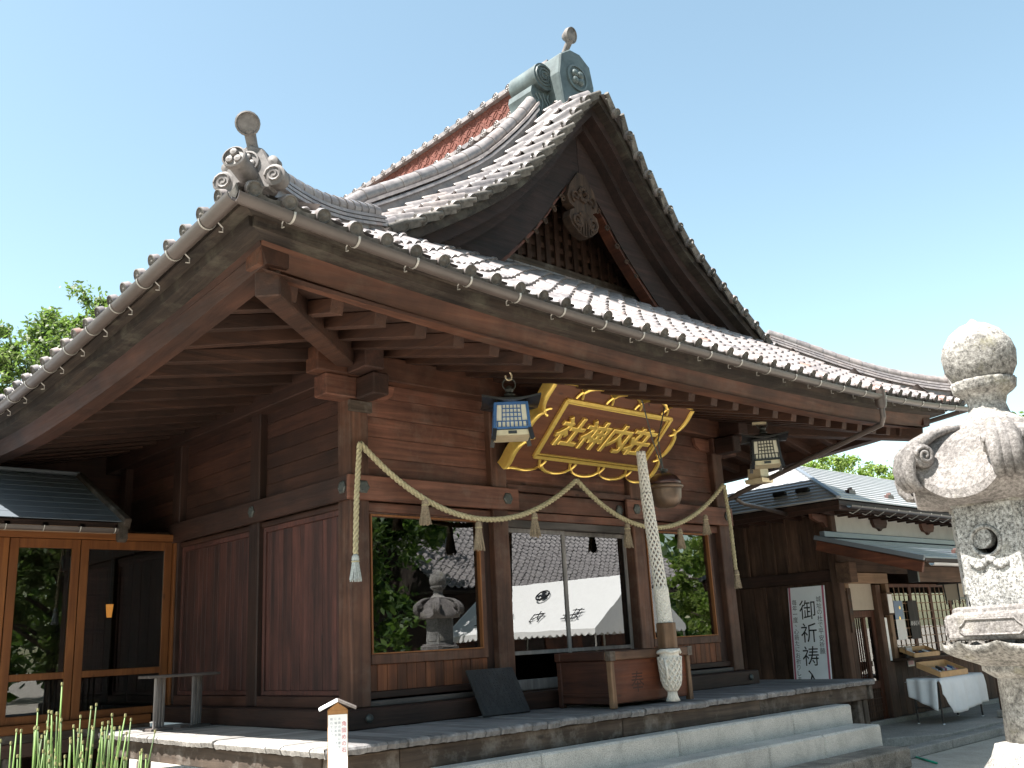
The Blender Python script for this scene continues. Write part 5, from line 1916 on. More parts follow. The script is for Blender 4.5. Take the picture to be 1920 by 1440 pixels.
# ---- lit paper lamp and furniture inside the hall
lp_ = thing('paper_lamp', (0.48, 0.75, 1.35), 'glowing orange paper lamp behind the left edge of the left window', 'lamp')
MB().lathe([(0.055, 1.38), (0.09, 1.64)], 6, (0.48, 0.62, 0)).build('lamp_shade', 'lampglow', lp_)
MB().lathe([(0.10, 1.64), (0.06, 1.67), (0.0, 1.69)], 6, (0.48, 0.62, 0)).build('lamp_cap', 'black', lp_)
MB().tube([(0.48, 0.62, 1.68), (0.48, 0.62, 4.168)], 0.006, 5).build('cord', 'black', lp_)
tb = thing('low_table', (2.95, 0.9, 0.16), 'dark low table inside behind the left glass door', 'table')
BX('table_top', 'black', tb, 2.4, 3.5, 0.55, 1.1, 0.50, 0.56, 0.01)
for x in (2.45, 3.4):
    for y in (0.6, 1.02):
        BX('leg', 'black', tb, x, x + 0.05, y, y + 0.05, 0.16, 0.498, 0.004)
# ================================================================== GLAZED CORRIDOR ON THE LEFT
cor = thing('glazed_corridor', (-3.2, 5.0, GZ), 'orange timber glazed corridor with dark slate roof left of the hall', 'corridor')
CY = 4.30
def glazed(x0, x1):
    d = MB()
    d.box(x0, x0 + 0.10, CY, CY + 0.05, 0.11, 2.30).box(x1 - 0.10, x1, CY, CY + 0.05, 0.11, 2.30)
    d.box(x0 + 0.10, x1 - 0.10, CY, CY + 0.05, 2.185, 2.30).box(x0 + 0.10, x1 - 0.10, CY, CY + 0.05, 0.11, 0.20)
    d.box(x0 + 0.10, x1 - 0.10, CY, CY + 0.05, 0.60, 0.68)
    f = d.build('glazed_panel', 'orange_z', cor, bevel=0.005)
    for (z0, z1) in ((0.202, 0.598), (0.682, 2.183)):
        BX('pane', 'glass2', f, x0 + 0.102, x1 - 0.102, CY + 0.022, CY + 0.028, z0, z1, 0)
xs = [-0.03, -1.235, -2.075, -2.93, -3.80, -4.7, -5.6, -6.5]
for a, b in zip(xs[:-1], xs[1:]):
    glazed(b + 0.006, a - 0.006)
BX('head_beam', 'orange_x', cor, -6.6, -0.02, CY - 0.05, CY + 0.08, 2.305, 2.40, 0.006)
BX('sill_beam', 'orange_x', cor, -6.6, -0.25, CY - 0.06, CY + 0.08, 0.0, 0.105, 0.006)
BX('jamb', 'orange_z', cor, -0.026, 0.02, CY - 0.06, CY + 0.07, 0.11, 2.30, 0.004)
BX('floor_beam', 'fascia_x', cor, -6.6, -0.25, CY - 0.04, CY + 0.06, -0.25, -0.002, 0.008)
BX('floor_beam', 'dark_x', cor, -6.6, -1.22, 3.5, 3.6, -0.20, -0.05, 0.008)
for x in (-1.9, -3.7, -5.5):
    BX('floor_post', 'fascia_z', cor, x - 0.06, x + 0.06, CY - 0.03, CY + 0.05, GZ, -0.252, 0.006)
BX('floor', 'carpet', cor, -6.6, -0.22, CY + 0.082, 6.1, 0.02, 0.06, 0)
BX('floor', 'inner', cor, -6.6, -0.22, CY + 0.082, 6.1, -0.05, 0.018, 0)
BX('back_wall', 'office_x', cor, -6.6, 0.09, 6.1, 6.2, -0.2, 2.6, 0)
BX('end_wall', 'office_y', cor, -6.7, -6.61, CY, 6.2, -0.2, 2.6, 0)
BX('rear_light_block', 'dark_x', hall, -9.0, 0.5, 6.75, 6.95, GZ, 4.15, 0)  # dark wall added behind the corridor to block bright trees and horizon
BX('ceiling', 'inner', cor, -6.6, -0.02, CY + 0.085, 6.1, 2.41, 2.44, 0)
for x in (-0.9, -1.9, -2.9, -3.9):
    BX('back_post', 'dark_z', cor, x, x + 0.12, 6.0, 6.098, 0.06, 2.4, 0.004)
for z in (0.7, 1.2, 1.7):
    BX('back_rail', 'dark_x', cor, -6.6, -0.25, 6.05, 6.097, z, z + 0.03, 0)
BX('wainscot', 'pale_x', cor, -6.6, -0.25, 6.06, 6.098, 0.06, 0.28, 0)
# roof: slate shingle rows
cr = MB()
cr.prism([(3.50, 2.42), (5.30, 3.28), (7.1, 2.42), (7.1, 2.36), (5.30, 3.20), (3.50, 2.36)], (-7.2, 0, 0), (0, 1, 0), (0, 0, 1), (6.14, 0, 0))
cro = cr.build('corridor_roof', 'dark_x', cor)
nr = 9
for i in range(nr):
    t0, t1 = i / nr, (i + 1.25) / nr
    y0, z0 = 3.46 + 1.84 * t0, 2.425 + 0.87 * t0
    y1, z1 = 3.46 + 1.84 * min(t1, 1), 2.425 + 0.87 * min(t1, 1)
    x = -7.2
    while x < -1.06:
        x1 = min(x + 0.92, -1.05)
        m = MB()
        m.add([(x, y0, z0 + 0.004), (x1, y0, z0 + 0.004), (x1, y0, z0 + 0.012), (x, y0, z0 + 0.012), (x, y1, z1 + 0.008), (x1, y1, z1 + 0.008)],
              [(0, 1, 2, 3), (3, 2, 5, 4)])
        m.build('roof_slate', 'metalroof', cro)
        x = x1 + 0.003
cv = MB()
cv.beam((-1.0, 3.42, 2.40), (-1.0, 5.32, 3.30), 0.09, 0.14)
cv.build('verge_board', 'fascia_y', cor, bevel=0.01)
BX('verge_cap', 'metalroof', cor, -7.2, -1.0, 5.2, 5.4, 3.29, 3.34, 0.01)
m = MB().prism([(0, 0), (0.10, 0.02), (0.10, -0.2), (0.03, -0.24), (-0.03, -0.2)], (-1.09, 3.44, 2.42), (0, 1, 0), (0, 0, 1), (0.10, 0, 0))
m.build('verge_end', 'fascia_z', cor)
BX('eave_beam', 'pale_x', cor, -7.2, -1.1, 3.58, 3.66, 2.30, 2.40, 0.005)
x = -7.0
while x < -1.1:
    BX('rafter_end', 'dark_y', cor, x, x + 0.07, 3.5, 3.575, 2.32, 2.40, 0.004)
    x += 0.42
gm = MB().sweep(gut_profile(0.055), [(-7.2, 3.42, 2.345), (-1.12, 3.42, 2.335)], Vector((0, 1, 0)))
cg = gm.build('gutter', 'gutter', cor, fixn=True, angle=40)
x = -6.9
while x < -1.1:
    path = [Vector((x, 3.42 + 0.059 * cos(pi + pi * i / 8), 2.34 + 0.059 * sin(pi + pi * i / 8))) for i in range(9)]
    MB().tube(path, 0.006, 5).build('gutter_bracket', 'zinc', cg)
    x += 0.41
tl_ = thing('paper_lamp', (-0.45, 5.5, 1.3), 'glowing orange paper lamp inside the glazed corridor', 'lamp')
MB().lathe([(0.035, 1.38), (0.055, 1.56)], 6, (-0.35, 5.6, 0)).build('lamp_shade', 'lampglow', tl_)
MB().tube([(-0.35, 5.6, 1.56), (-0.35, 5.6, 2.41)], 0.006, 5).build('cord', 'black', tl_)

# ================================================================== SHRINE OFFICE ON THE RIGHT
AZ = GZ + 0.135         # apron level
of = thing('shrine_office', (12.5, 2.0, AZ), 'low weathered timber office with blue-grey metal roof right of the hall', 'office building')
OX, OY = 9.40, -0.20
lw = BX('left_wall', 'office_y', of, OX + 0.06, OX + 0.10, OY + 0.06, 4.4, AZ, 2.75, 0)
y = OY + 0.06
i = 0
while y < 4.2:
    for (z0, z1) in ((AZ, 1.46), (1.66, 2.70)):
        BX('wall_board', 'office_z', lw, OX + 0.03, OX + 0.058, y, y + 0.27, z0, z1, 0.003)
        BX('batten', 'office_z', lw, OX + 0.008, OX + 0.029, y - 0.02, y + 0.025, z0, z1, 0.003)
    y += 0.272
BX('wall_rail', 'dark_y', of, OX - 0.02, OX + 0.058, OY + 0.1, 4.4, 1.462, 1.658, 0.008)
BX('corner_post', 'office_z', of, OX - 0.10, OX + 0.05, OY - 0.09, OY + 0.06, AZ, 2.72, 0.01)
BX('corner_bracket', 'office_x', of, OX - 0.18, OX + 0.05, OY - 0.35, OY - 0.092, 1.42, 1.75, 0.01)
BX('door_post', 'office_z', of, OX + 0.10, OX + 0.25, OY - 0.06, OY + 0.06, AZ, 1.3, 0.008)
BX('door_post', 'pale_z', of, OX + 0.11, OX + 0.24, OY - 0.065, OY + 0.055, 1.302, 1.42, 0.008)
BX('door_post', 'office_z', of, 10.55, 10.72, OY - 0.06, OY + 0.08, AZ, 1.40, 0.008)
BX('lintel', 'pale_x', of, OX + 0.06, 11.05, OY - 0.06, OY + 0.06, 1.422, 1.60, 0.008)
BX('upper_wall', 'office_x', of, OX + 0.06, 17.0, OY - 0.02, OY + 0.06, 1.602, 2.2, 0)
BX('plaster_band', 'plaster', of, OX + 0.06, 17.0, OY - 0.04, OY + 0.06, 2.202, 2.68, 0)
# recessed door
BX('porch_wall', 'plaster_dim', of, OX + 0.26, 10.549, OY + 0.02, OY + 0.05, 0.98, 1.42, 0)
dm = MB()
dm.box(9.655, 9.74, -0.17, -0.11, AZ, 0.97).box(10.44, 10.548, -0.17, -0.11, AZ, 0.97).box(9.74, 10.44, -0.17, -0.11, 0.86, 0.97)
dm.box(9.74, 10.44, -0.17, -0.11, -0.30, -0.18)
dm.box(10.14, 10.22, -0.17, -0.11, -0.178, 0.858)
do = dm.build('door', 'red_z', of, bevel=0.005)
BX('pane', 'glass3', do, 9.742, 10.138, -0.144, -0.138, -0.178, 0.858, 0)
BX('pane', 'glass3', do, 10.222, 10.438, -0.144, -0.138, -0.178, 0.858, 0)
for i in range(1, 6):
    BX('muntin', 'red_z', do, 9.73 + i * 0.072, 9.738 + i * 0.072, -0.156, -0.146, -0.178, 0.858, 0)
BX('lower_panel', 'office_x', do, 9.74, 10.44, -0.135, -0.12, AZ, -0.302, 0)
for i in range(1, 9):
    BX('muntin', 'office_z', do, 9.73 + i * 0.08, 9.744 + i * 0.08, -0.15, -0.137, AZ, -0.302, 0)
for i in range(1, 6):
    BX('muntin', 'office_x', do, 9.74, 10.44, -0.158, -0.151, AZ + i * 0.1, AZ + i * 0.1 + 0.014, 0)
BX('ceiling', 'inner', of, OX + 0.12, 17, OY + 0.07, 4.3, 2.3, 2.35, 0)
BX('floor', 'concrete', of, OX + 0.12, 17, OY + 0.07, 4.3, AZ - 0.02, AZ + 0.01, 0)
BX('back_wall', 'plaster_dim', of, 9.5, 17, 4.3, 4.4, AZ, 2.6, 0)
# front right: dado, window with lattice
dd = BX('dado', 'office_x', of, 10.72, 17, OY + 0.02, OY + 0.06, AZ, 0.10, 0)
x = 10.73
while x < 15.5:
    BX('dado_board', 'office_z', dd, x, x + 0.205, OY - 0.015, OY + 0.018, AZ + 0.08, 0.09, 0.003)
    x += 0.21
BX('plinth', 'kerb', of, 9.7, 17, OY - 0.10, OY - 0.016, AZ - 0.1, AZ + 0.075, 0.01)
BX('counter', 'office_x', of, 10.95, 17, OY - 0.28, OY + 0.07, 0.105, 0.145, 0.006)
BX('window_post', 'pale_z', of, 10.98, 11.10, OY - 0.03, OY + 0.06, 0.147, 1.42, 0.006)
BX('white_panel', 'white', of, 10.76, 10.85, OY - 0.03, OY, 0.12, 0.84, 0)
BX('wall_box', 'office_x', of, 10.70, 10.92, OY - 0.16, OY - 0.032, 0.88, 1.26, 0.006)
BX('wall_box_panel', 'white', of, 10.73, 10.89, OY - 0.164, OY - 0.161, 0.91, 1.23, 0)
x = 11.1
for w in range(5):
    x0, x1 = 11.1 + w * 0.82, 11.1 + (w + 1) * 0.82
    fm = MB()
    fm.box(x0, x0 + 0.05, OY - 0.01, OY + 0.03, 0.147, 1.42).box(x1 - 0.05, x1, OY - 0.01, OY + 0.03, 0.147, 1.42)
    fm.box(x0 + 0.05, x1 - 0.05, OY - 0.01, OY + 0.03, 1.36, 1.42).box(x0 + 0.05, x1 - 0.05, OY - 0.01, OY + 0.03, 0.147, 0.20)
    fo = fm.build('window', 'red_z', of, bevel=0.004)
    BX('pane', 'glass3', fo, x0 + 0.051, x1 - 0.051, OY + 0.008, OY + 0.013, 0.202, 1.358, 0)
    for i in range(1, 4):
        BX('muntin', 'pale_z', fo, x0 + 0.05 + i * 0.18, x0 + 0.063 + i * 0.18, OY - 0.002, OY + 0.006, 0.2, 1.36, 0)
    for i in range(1, 8):
        BX('muntin', 'pale_x', fo, x0 + 0.05, x1 - 0.05, OY - 0.009, OY - 0.003, 0.2 + i * 0.145, 0.214 + i * 0.145, 0)
BX('right_wall', 'office_y', of, 16.9, 17.0, OY + 0.07, 4.3, AZ, 2.6, 0)
BX('shelf', 'pale_x', of, 11.2, 15, 0.6, 0.9, 0.3, 0.34, 0)
for i in range(9):
    BX('shelf_goods', ['white', 'traywood', 'signred', 'cloth', 'bead'][i % 5], of, 11.3 + i * 0.36, 11.5 + i * 0.36, 0.62, 0.82, 0.342, 0.5 + 0.06 * (i % 3), 0)
# main hipped roof as overlapping horizontal sheets
ez, rzz = 2.72, 3.78
x0e, y0e, y1e, ry = 8.80, -0.75, 3.25, 1.25
ro = MB()
ro.add([(x0e, y0e, ez - 0.02), (17.5, y0e, ez - 0.02), (17.5, ry, rzz - 0.02), (10.8, ry, rzz - 0.02), (x0e, y1e, ez - 0.02), (17.5, y1e, ez - 0.02),
        (x0e, y0e, ez - 0.10), (17.5, y0e, ez - 0.10), (x0e, y1e, ez - 0.10), (17.5, y1e, ez - 0.10)],
       [(0, 1, 2, 3), (0, 3, 4), (4, 3, 2, 5), (0, 6, 7, 1), (0, 4, 8, 6), (6, 8, 9, 7)])
roo = ro.build('office_roof', 'dark_x', of)
N = 15
for i in range(N):
    t0, t1 = i / N, (i + 1.0) / N
    z0, z1 = ez + (rzz - ez) * t0, ez + (rzz - ez) * t1
    xa, xb = x0e + 2 * t0 - 0.02, x0e + 2 * t1 - 0.02
    ya, yb = y0e + 2 * t0 - 0.02, y0e + 2 * t1 - 0.02
    yc, yd = y1e - 2 * t0 + 0.02, y1e - 2 * t1 + 0.02
    h = 0.026
    m = MB().add([(xa, ya, z0), (17.5, ya, z0), (17.5, ya, z0 + h), (xa, ya, z0 + h), (17.5, yb, z1 + 0.004), (xb, yb, z1 + 0.004)], [(0, 1, 2, 3), (3, 2, 4, 5)])
    m.build('roof_sheet', 'metalroof_l', roo)
    m = MB().add([(xa, yc, z0), (xa, ya, z0), (xa, ya, z0 + h), (xa, yc, z0 + h), (xb, yb, z1 + 0.004), (xb, yd, z1 + 0.004)], [(0, 1, 2, 3), (3, 2, 4, 5)])
    m.build('roof_sheet', 'metalroof_l', roo)
MB().beam((x0e - 0.02, y0e - 0.02, ez + 0.03), (10.8, ry, rzz + 0.03), 0.07, 0.04).build('hip_cap', 'metalroof', roo)
for (yy, t) in ((0.0, 0.22), (0.45, 0.22), (1.5, 0.12), (1.9, 0.12), (2.4, 0.22)):
    xx = x0e + 2 * t
    zz = ez + (rzz - ez) * t
    BX('snow_guard', 'black', roo, xx - 0.03, xx + 0.03, yy, yy + 0.26, zz + 0.03, zz + 0.10, 0.01)
for xx in (9.9, 11.3, 12.7, 14.1):
    t = 0.16
    yy = y0e + 2 * t
    zz = ez + (rzz - ez) * t
    MB().prism([(-0.12, 0), (0.12, 0), (0.09, 0.07), (0.03, 0.06), (0, 0.11), (-0.03, 0.06), (-0.09, 0.07)], (xx, yy, zz + 0.03), (1, 0, 0), (0, 0, 1), (0, 0.08, 0)).build('snow_guard', 'bell_top', roo)
BX('eave_board', 'dark_y', of, x0e + 0.02, x0e + 0.10, y0e + 0.02, 3.2, ez - 0.17, ez - 0.03, 0.005)
BX('eave_board', 'dark_x', of, x0e + 0.103, 17.4, y0e + 0.02, y0e + 0.10, ez - 0.17, ez - 0.03, 0.005)
x = 9.25
while x < 15:
    BX('rafter', 'dark_y', of, x, x + 0.06, y0e + 0.10, OY - 0.04, ez - 0.19, ez - 0.11, 0.004)
    x += 0.36
y = -0.4
while y < 3:
    BX('rafter', 'dark_x', of, x0e + 0.10, OX + 0.03, y, y + 0.06, ez - 0.19, ez - 0.11, 0.004)
    y += 0.36
gg = MB().sweep(gut_profile(0.05), [(9.0, y0e - 0.06, ez - 0.10), (17.4, y0e - 0.06, ez - 0.10)], Vector((0, 1, 0))).build('gutter', 'gutter', of, fixn=True, angle=40)
x = 9.3
while x < 15:
    a = Vector((x, y0e - 0.06, ez - 0.16))
    MB().tube([a + Vector((0.05, -0.055, 0.06)), a + Vector((0.0, 0, 0)), a + Vector((-0.02, 0.10, -0.05)), a + Vector((-0.1, 0.12, -0.03))], 0.008, 5).build('gutter_bracket', 'zinc', gg)
    x += 0.42
for xx in (11.0, 12.9, 14.8):
    MB().prism([(-0.26, 0.14), (0.26, 0.14), (0.26, 0.06), (0.20, -0.02), (0.06, -0.04), (0, -0.08), (-0.06, -0.04), (-0.20, -0.02), (-0.26, 0.06)], (xx, OY - 0.10, ez - 0.30), (1, 0, 0), (0, 0, 1), (0, 0.058, 0)).build('bracket_plate', 'red_x', of)
MB().prism([(0, 0.1), (-0.62, 0.1), (-0.62, 0.03), (-0.42, -0.03), (-0.30, -0.02), (-0.22, -0.1), (0, -0.12)], (OX + 0.06, OY - 0.02, ez - 0.27), (1, 0, 0), (0, 0, 1), (0, 0.06, 0)).build('bracket_plate', 'red_x', of)
# porch roof
pz1, pz0, py1, py0 = 2.16, 1.66, OY - 0.02, -1.98
pm = MB().prism([(py1, pz1), (py0, pz0), (py0, pz0 - 0.05), (py1, pz1 - 0.05)], (8.86, 0, 0), (0, 1, 0), (0, 0, 1), (8.3, 0, 0))
po = pm.build('porch_roof', 'dark_x', of)
N = 8
for i in range(N):
    t0, t1 = i / N, (i + 1) / N
    ya, yb = py0 + (py1 - py0) * t0 - 0.01, py0 + (py1 - py0) * t1 - 0.01
    za, zb = pz0 + (pz1 - pz0) * t0, pz0 + (pz1 - pz0) * t1
    m = MB().add([(8.84, ya, za), (17.1, ya, za), (17.1, ya, za + 0.026), (8.84, ya, za + 0.026), (17.1, yb, zb + 0.006), (8.84, yb, zb + 0.006)], [(0, 1, 2, 3), (3, 2, 4, 5), (3, 5, 0)])
    m.build('roof_sheet', 'metalroof', po)
MB().beam((8.83, py1, pz1 + 0.0), (8.83, py0, pz0 + 0.0), 0.05, 0.07).build('verge_trim', 'metalroof', po)
MB().beam((8.88, py1, pz1 - 0.13), (8.88, py0 + 0.06, pz0 - 0.13), 0.06, 0.16).build('verge_board', 'red_y', of, bevel=0.006)
BX('flashing', 'metalroof', of, 8.95, 17.0, OY - 0.14, OY - 0.045, pz1 + 0.0, pz1 + 0.10, 0.01)
BX('porch_beam', 'office_x', of, 9.25, 17.0, -1.66, -1.52, 1.34, 1.58, 0.012)
BX('beam_end', 'black', of, 9.19, 9.248, -1.67, -1.51, 1.33, 1.585, 0.006)
m = MB().sweep(gut_profile(0.045), [(9.0, py0 - 0.02, pz0 - 0.07), (17, py0 - 0.02, pz0 - 0.07)], Vector((0, 1, 0))).build('gutter', 'metalroof_l', of, fixn=True, angle=40)
for xx in (11.3, 12.6, 13.9):
    t = 0.3
    yy = py0 + (py1 - py0) * t
    zz = pz0 + (pz1 - pz0) * t
    MB().prism([(-0.10, 0), (0.10, 0), (0.08, 0.06), (0.03, 0.05), (0, 0.09), (-0.03, 0.05), (-0.08, 0.06)], (xx, yy, zz + 0.03), (1, 0, 0), (0, 0, 1), (0, 0.07, 0)).build('snow_guard', 'bell_top', po)
BX('porch_post', 'office_z', of, 11.75, 11.90, -1.66, -1.52, AZ + 0.12, 1.338, 0.01)
BX('post_foot', 'kerb', of, 11.70, 11.95, -1.71, -1.47, AZ, AZ + 0.118, 0.015)
# small vertical name board on the door post
nmb = thing('name_board', (9.56, -0.29, 0.6), 'narrow wooden name board with three characters on office post', 'sign')
BX('board_panel', 'office_z', nmb, 9.52, 9.635, -0.285, -0.262, 0.62, 1.34, 0.004)
lettering('社務所', 'ink', nmb, (9.577, -0.287, 1.18), (1, 0, 0), (0, 0, 1), 0.12, 0.22)
# brown pipe running across from the hall to the office
cp = thing('rain_pipe', (7.0, -0.1, 2.6), 'brown rain pipe bridging from the hall to the office roof', 'pipe')
MB().tube([(6.90, -0.10, 2.70), (7.2, 0.0, 2.66), (8.86, 0.25, 2.60)], 0.034, 8).build('pipe_run', 'pipe', cp, smooth=True)

# leaning white banner board
sg = thing('prayer_sign', (9.2, 0.43, AZ), 'tall white sign board with large black characters leaning on the office wall', 'sign')
s0, s1 = Vector((9.16, 0.38, AZ)), Vector((9.34, 0.36, 1.41))
su = (s1 - s0).normalized()
sr = Vector((0, -1, 0))
sn = sr.cross(su).normalized()
if sn.x > 0: sn = -sn
Ls = (s1 - s0).length
sc = (s0 + s1) / 2
MB().obox(sc, sr * 0.345, su * Ls / 2, sn * 0.012).build('sign_panel', 'signwhite', sg, bevel=0.003)
for q in (-1, 1):
    MB().obox(sc + sr * q * 0.315 + sn * 0.0125, sr * 0.017, su * Ls / 2, sn * 0.0015).build('red_border', 'signred', sg)
top = sc + su * Ls / 2 + sn * 0.0135
lettering('御祈祷入口', 'ink', sg, top - su * 0.38, sr, su, 0.34, 0.375, stretch=0.94)
lettering('城址の杜で平安祈願', 'ink', sg, top - su * 0.22 + sr * 0.225, sr, su, 0.105, 0.105, stretch=0.95)
lettering('毎年一度、心新たにお祈りしましょう', 'ink', sg, top - su * 0.25 - sr * 0.235, sr, su, 0.10, 0.096, stretch=0.95)

# sales table with cloth and trays
tbl = thing('sales_table', (11.2, -0.95, AZ), 'folding table with thin dark legs before the office window', 'table')
TZ = AZ + 0.70
BX('table_top', 'office_x', tbl, 10.36, 12.0, -1.20, -0.66, TZ - 0.03, TZ, 0.004)
for (x, y) in ((10.42, -1.14), (10.44, -0.72), (11.93, -1.14), (11.93, -0.72)):
    MB().tube([(x, y, TZ - 0.031), (x + 0.01, y, AZ + 0.012)], 0.016, 8).build('leg', 'black', tbl)
    MB().lathe([(0.02, 0.0), (0.02, 0.014)], 8, (x + 0.01, y, AZ + 0.0)).build('leg_cap', 'white', tbl)
MB().tube([(10.43, -1.14, AZ + 0.25), (10.44, -0.72, AZ + 0.25)], 0.010, 6).build('stretcher', 'black', tbl)
MB().tube([(11.93, -1.14, AZ + 0.25), (11.93, -0.72, AZ + 0.25)], 0.010, 6).build('stretcher', 'black', tbl)
m = MB()
def cloth(u, v):
    x = 10.28 + 1.74 * u
    s_ = v * 1.08
    fold = 0.02 * sin(u * 19) + 0.012 * sin(u * 41 + 1)
    if s_ < 0.55:
        return (x, -0.66 - s_, TZ + 0.006 + (-0.05 if u < 0.04 else 0))
    d = s_ - 0.55
    L = 1.0 - 0.55 * max(0, 0.18 - u) / 0.18
    return (x, -1.225 - fold * min(1, d * 4) - 0.03 * min(1, d * 5), TZ - d * L * (0.95 + 0.08 * sin(u * 5)))
m.grid(cloth, 60, 24)
def cloth2(u, v):
    y = -1.20 + 0.5 * u
    return (10.32 - 0.03 - 0.10 * v * (1 - u) - 0.02 * sin(u * 14), y, TZ + 0.004 - 0.42 * v * (1.15 - 0.5 * u))
m.grid(cloth2, 20, 10)
clo = m.build('tablecloth', 'cloth', None, smooth=True, label='white cloth hanging over the front of the sales table', category='tablecloth')
so = clo.modifiers.new('thick', 'SOLIDIFY')
so.thickness = 0.004
def tray(name, x0, x1, y0, y1, z, h, tilt, label, seed):
    t_ = thing(name, ((x0 + x1) / 2, (y0 + y1) / 2, z), label, 'tray', 'charm trays in front of the office window')
    m_ = MB()
    def q(x, y, zz):
        return (x, y, zz + tilt * (y - y0))
    def bq(a, b, c, d, e, f):
        vs = [q(a, c, e), q(b, c, e), q(b, d, e), q(a, d, e), q(a, c, f), q(b, c, f), q(b, d, f), q(a, d, f)]
        return MB().add(vs, [(0, 3, 2, 1), (4, 5, 6, 7), (0, 1, 5, 4), (1, 2, 6, 5), (2, 3, 7, 6), (3, 0, 4, 7)])
    bq(x0, x1, y0, y1, z, z + 0.012).build('tray_bottom', 'traywood', t_)
    bq(x0, x1, y0, y0 + 0.015, z + 0.012, z + h).build('tray_side', 'traywood', t_)
    bq(x0, x1, y1 - 0.015, y1, z + 0.012, z + h).build('tray_side', 'traywood', t_)
    bq(x0, x0 + 0.015, y0 + 0.015, y1 - 0.015, z + 0.012, z + h).build('tray_side', 'traywood', t_)
    bq(x1 - 0.015, x1, y0 + 0.015, y1 - 0.015, z + 0.012, z + h).build('tray_side', 'traywood', t_)
    rr = random.Random(seed)
    mats = ['cloth', 'signred', 'noteboard', 'ink_grey', 'terra', 'traywood', 'blue', 'white', 'noteboard', 'ink_red']
    nx, ny = int((x1 - x0 - 0.06) / 0.085), int((y1 - y0 - 0.05) / 0.12)
    for a in range(nx):
        for b in range(ny):
            xx = x0 + 0.03 + a * 0.085
            yy = y0 + 0.025 + b * 0.12
            hh_ = z + 0.013 + rr.uniform(0.02, 0.06)
            bq(xx, xx + 0.06, yy, yy + rr.uniform(0.07, 0.1), z + 0.013, hh_).build('charm_packet', rr.choice(mats), t_)
tray('charm_tray', 10.50, 11.55, -1.18, -0.80, TZ + 0.012, 0.09, 0.42, 'lower wooden tray of charms on the white tablecloth', 1)
tray('charm_tray', 11.12, 12.1, -0.50, -0.24, 0.147, 0.07, 0.42, 'upper wooden tray of charms on the counter under the window', 2)
# posters and small frames on the lattice
ps = thing('poster', (11.35, -0.24, 0.5), 'blue and white poster hung on the office window lattice', 'poster')
MB().box(11.17, 11.50, -0.236, -0.232, 0.80, 1.12).build('blue_half', 'blue', ps)
MB().box(11.17, 11.50, -0.236, -0.232, 0.45, 0.799).build('white_half', 'cloth', ps)
MB().lathe([(0.03, 0), (0.0, 0.003)], 10, (11.38, -0.2365, 1.0), axis=(0, -1, 0)).build('poster_motif', 'gold', ps)
MB().lathe([(0.03, 0), (0.0, 0.003)], 10, (11.33, -0.2365, 0.82), axis=(0, -1, 0)).build('poster_motif', 'gold', ps)
ps2 = thing('poster', (11.85, -0.24, 0.5), 'dark poster with pale lettering on the office window', 'poster')
MB().box(11.70, 12.06, -0.236, -0.232, 0.45, 1.12).build('poster_sheet', 'noteboard', ps2)
lettering('ANNIV', 'cloth', ps2, (11.74, -0.238, 0.72), (1, 0, 0), (0, 0, 1), 0.12, 0.07, vertical=False)
fr = thing('counter_notice', (11.3, -0.3, 0.15), 'small black framed notice standing on the counter edge', 'notice')
MB().box(11.12, 11.36, -0.36, -0.345, 0.0, 0.34).build('frame', 'black', fr)
MB().box(11.15, 11.33, -0.363, -0.3605, 0.16, 0.31).build('paper', 'ink_grey', fr)
MB().box(11.15, 11.33, -0.363, -0.3605, 0.03, 0.14).build('pink_note', 'signred', fr)
hl = thing('hanging_lantern', (11.6, -0.95, 1.1), 'dark square paper lantern hanging under the office porch', 'hanging lantern')
MB().lathe([(0.30, 1.34), (0.30, 1.36), (0.05, 1.42)], 4, (11.62, -1.15, 0), rot=pi / 4).build('lantern_roof', 'black', hl)
MB().lathe([(0.15, 1.07), (0.17, 1.34)], 4, (11.62, -1.15, 0), rot=pi / 4).build('paper', 'plaster_dim', hl)
m = MB()
for sx, sy in ((-1, -1), (1, -1), (1, 1), (-1, 1)):
    m.beam((11.62 + sx * 0.115, -1.15 + sy * 0.115, 1.0), (11.62 + sx * 0.125, -1.15 + sy * 0.125, 1.34), 0.02, 0.02, (1, 0, 0))
m.box(11.50, 11.74, -1.275, -1.262, 1.08, 1.11)
m.build('lantern_frame', 'black', hl)
MB().tube([(11.62, -1.15, 1.42), (11.62, -1.15, 1.72)], 0.008, 5).build('hook', 'iron', hl)
bm_ = thing('bamboo_pole', (12.0, -1.72, AZ), 'yellow bamboo pole tied upright to the porch post', 'pole')
MB().tube([(11.97, -1.80, AZ), (11.98, -1.78, 0.30), (11.985, -1.77, 1.25)], 0.030, 8).build('pole', 'bamboo', bm_, smooth=True)
for z in (-0.45, 0.05):
    MB().tube([(11.74, -1.68, z), (11.95, -1.815, z), (12.02, -1.81, z + 0.01), (11.92, -1.70, z)], 0.010, 5).build('tie_cord', 'straw', bm_)
hs = thing('garden_hose', (7.3, -2.2, GZ), 'short length of green hose lying beside the steps', 'hose')
MB().tube([(7.66, -1.84, GZ + 0.02), (7.45, -2.08, GZ + 0.015), (7.28, -2.25, GZ + 0.015), (7.0, -2.55, GZ + 0.015)], 0.014, 8).build('hose_run', 'hose', hs, smooth=True)
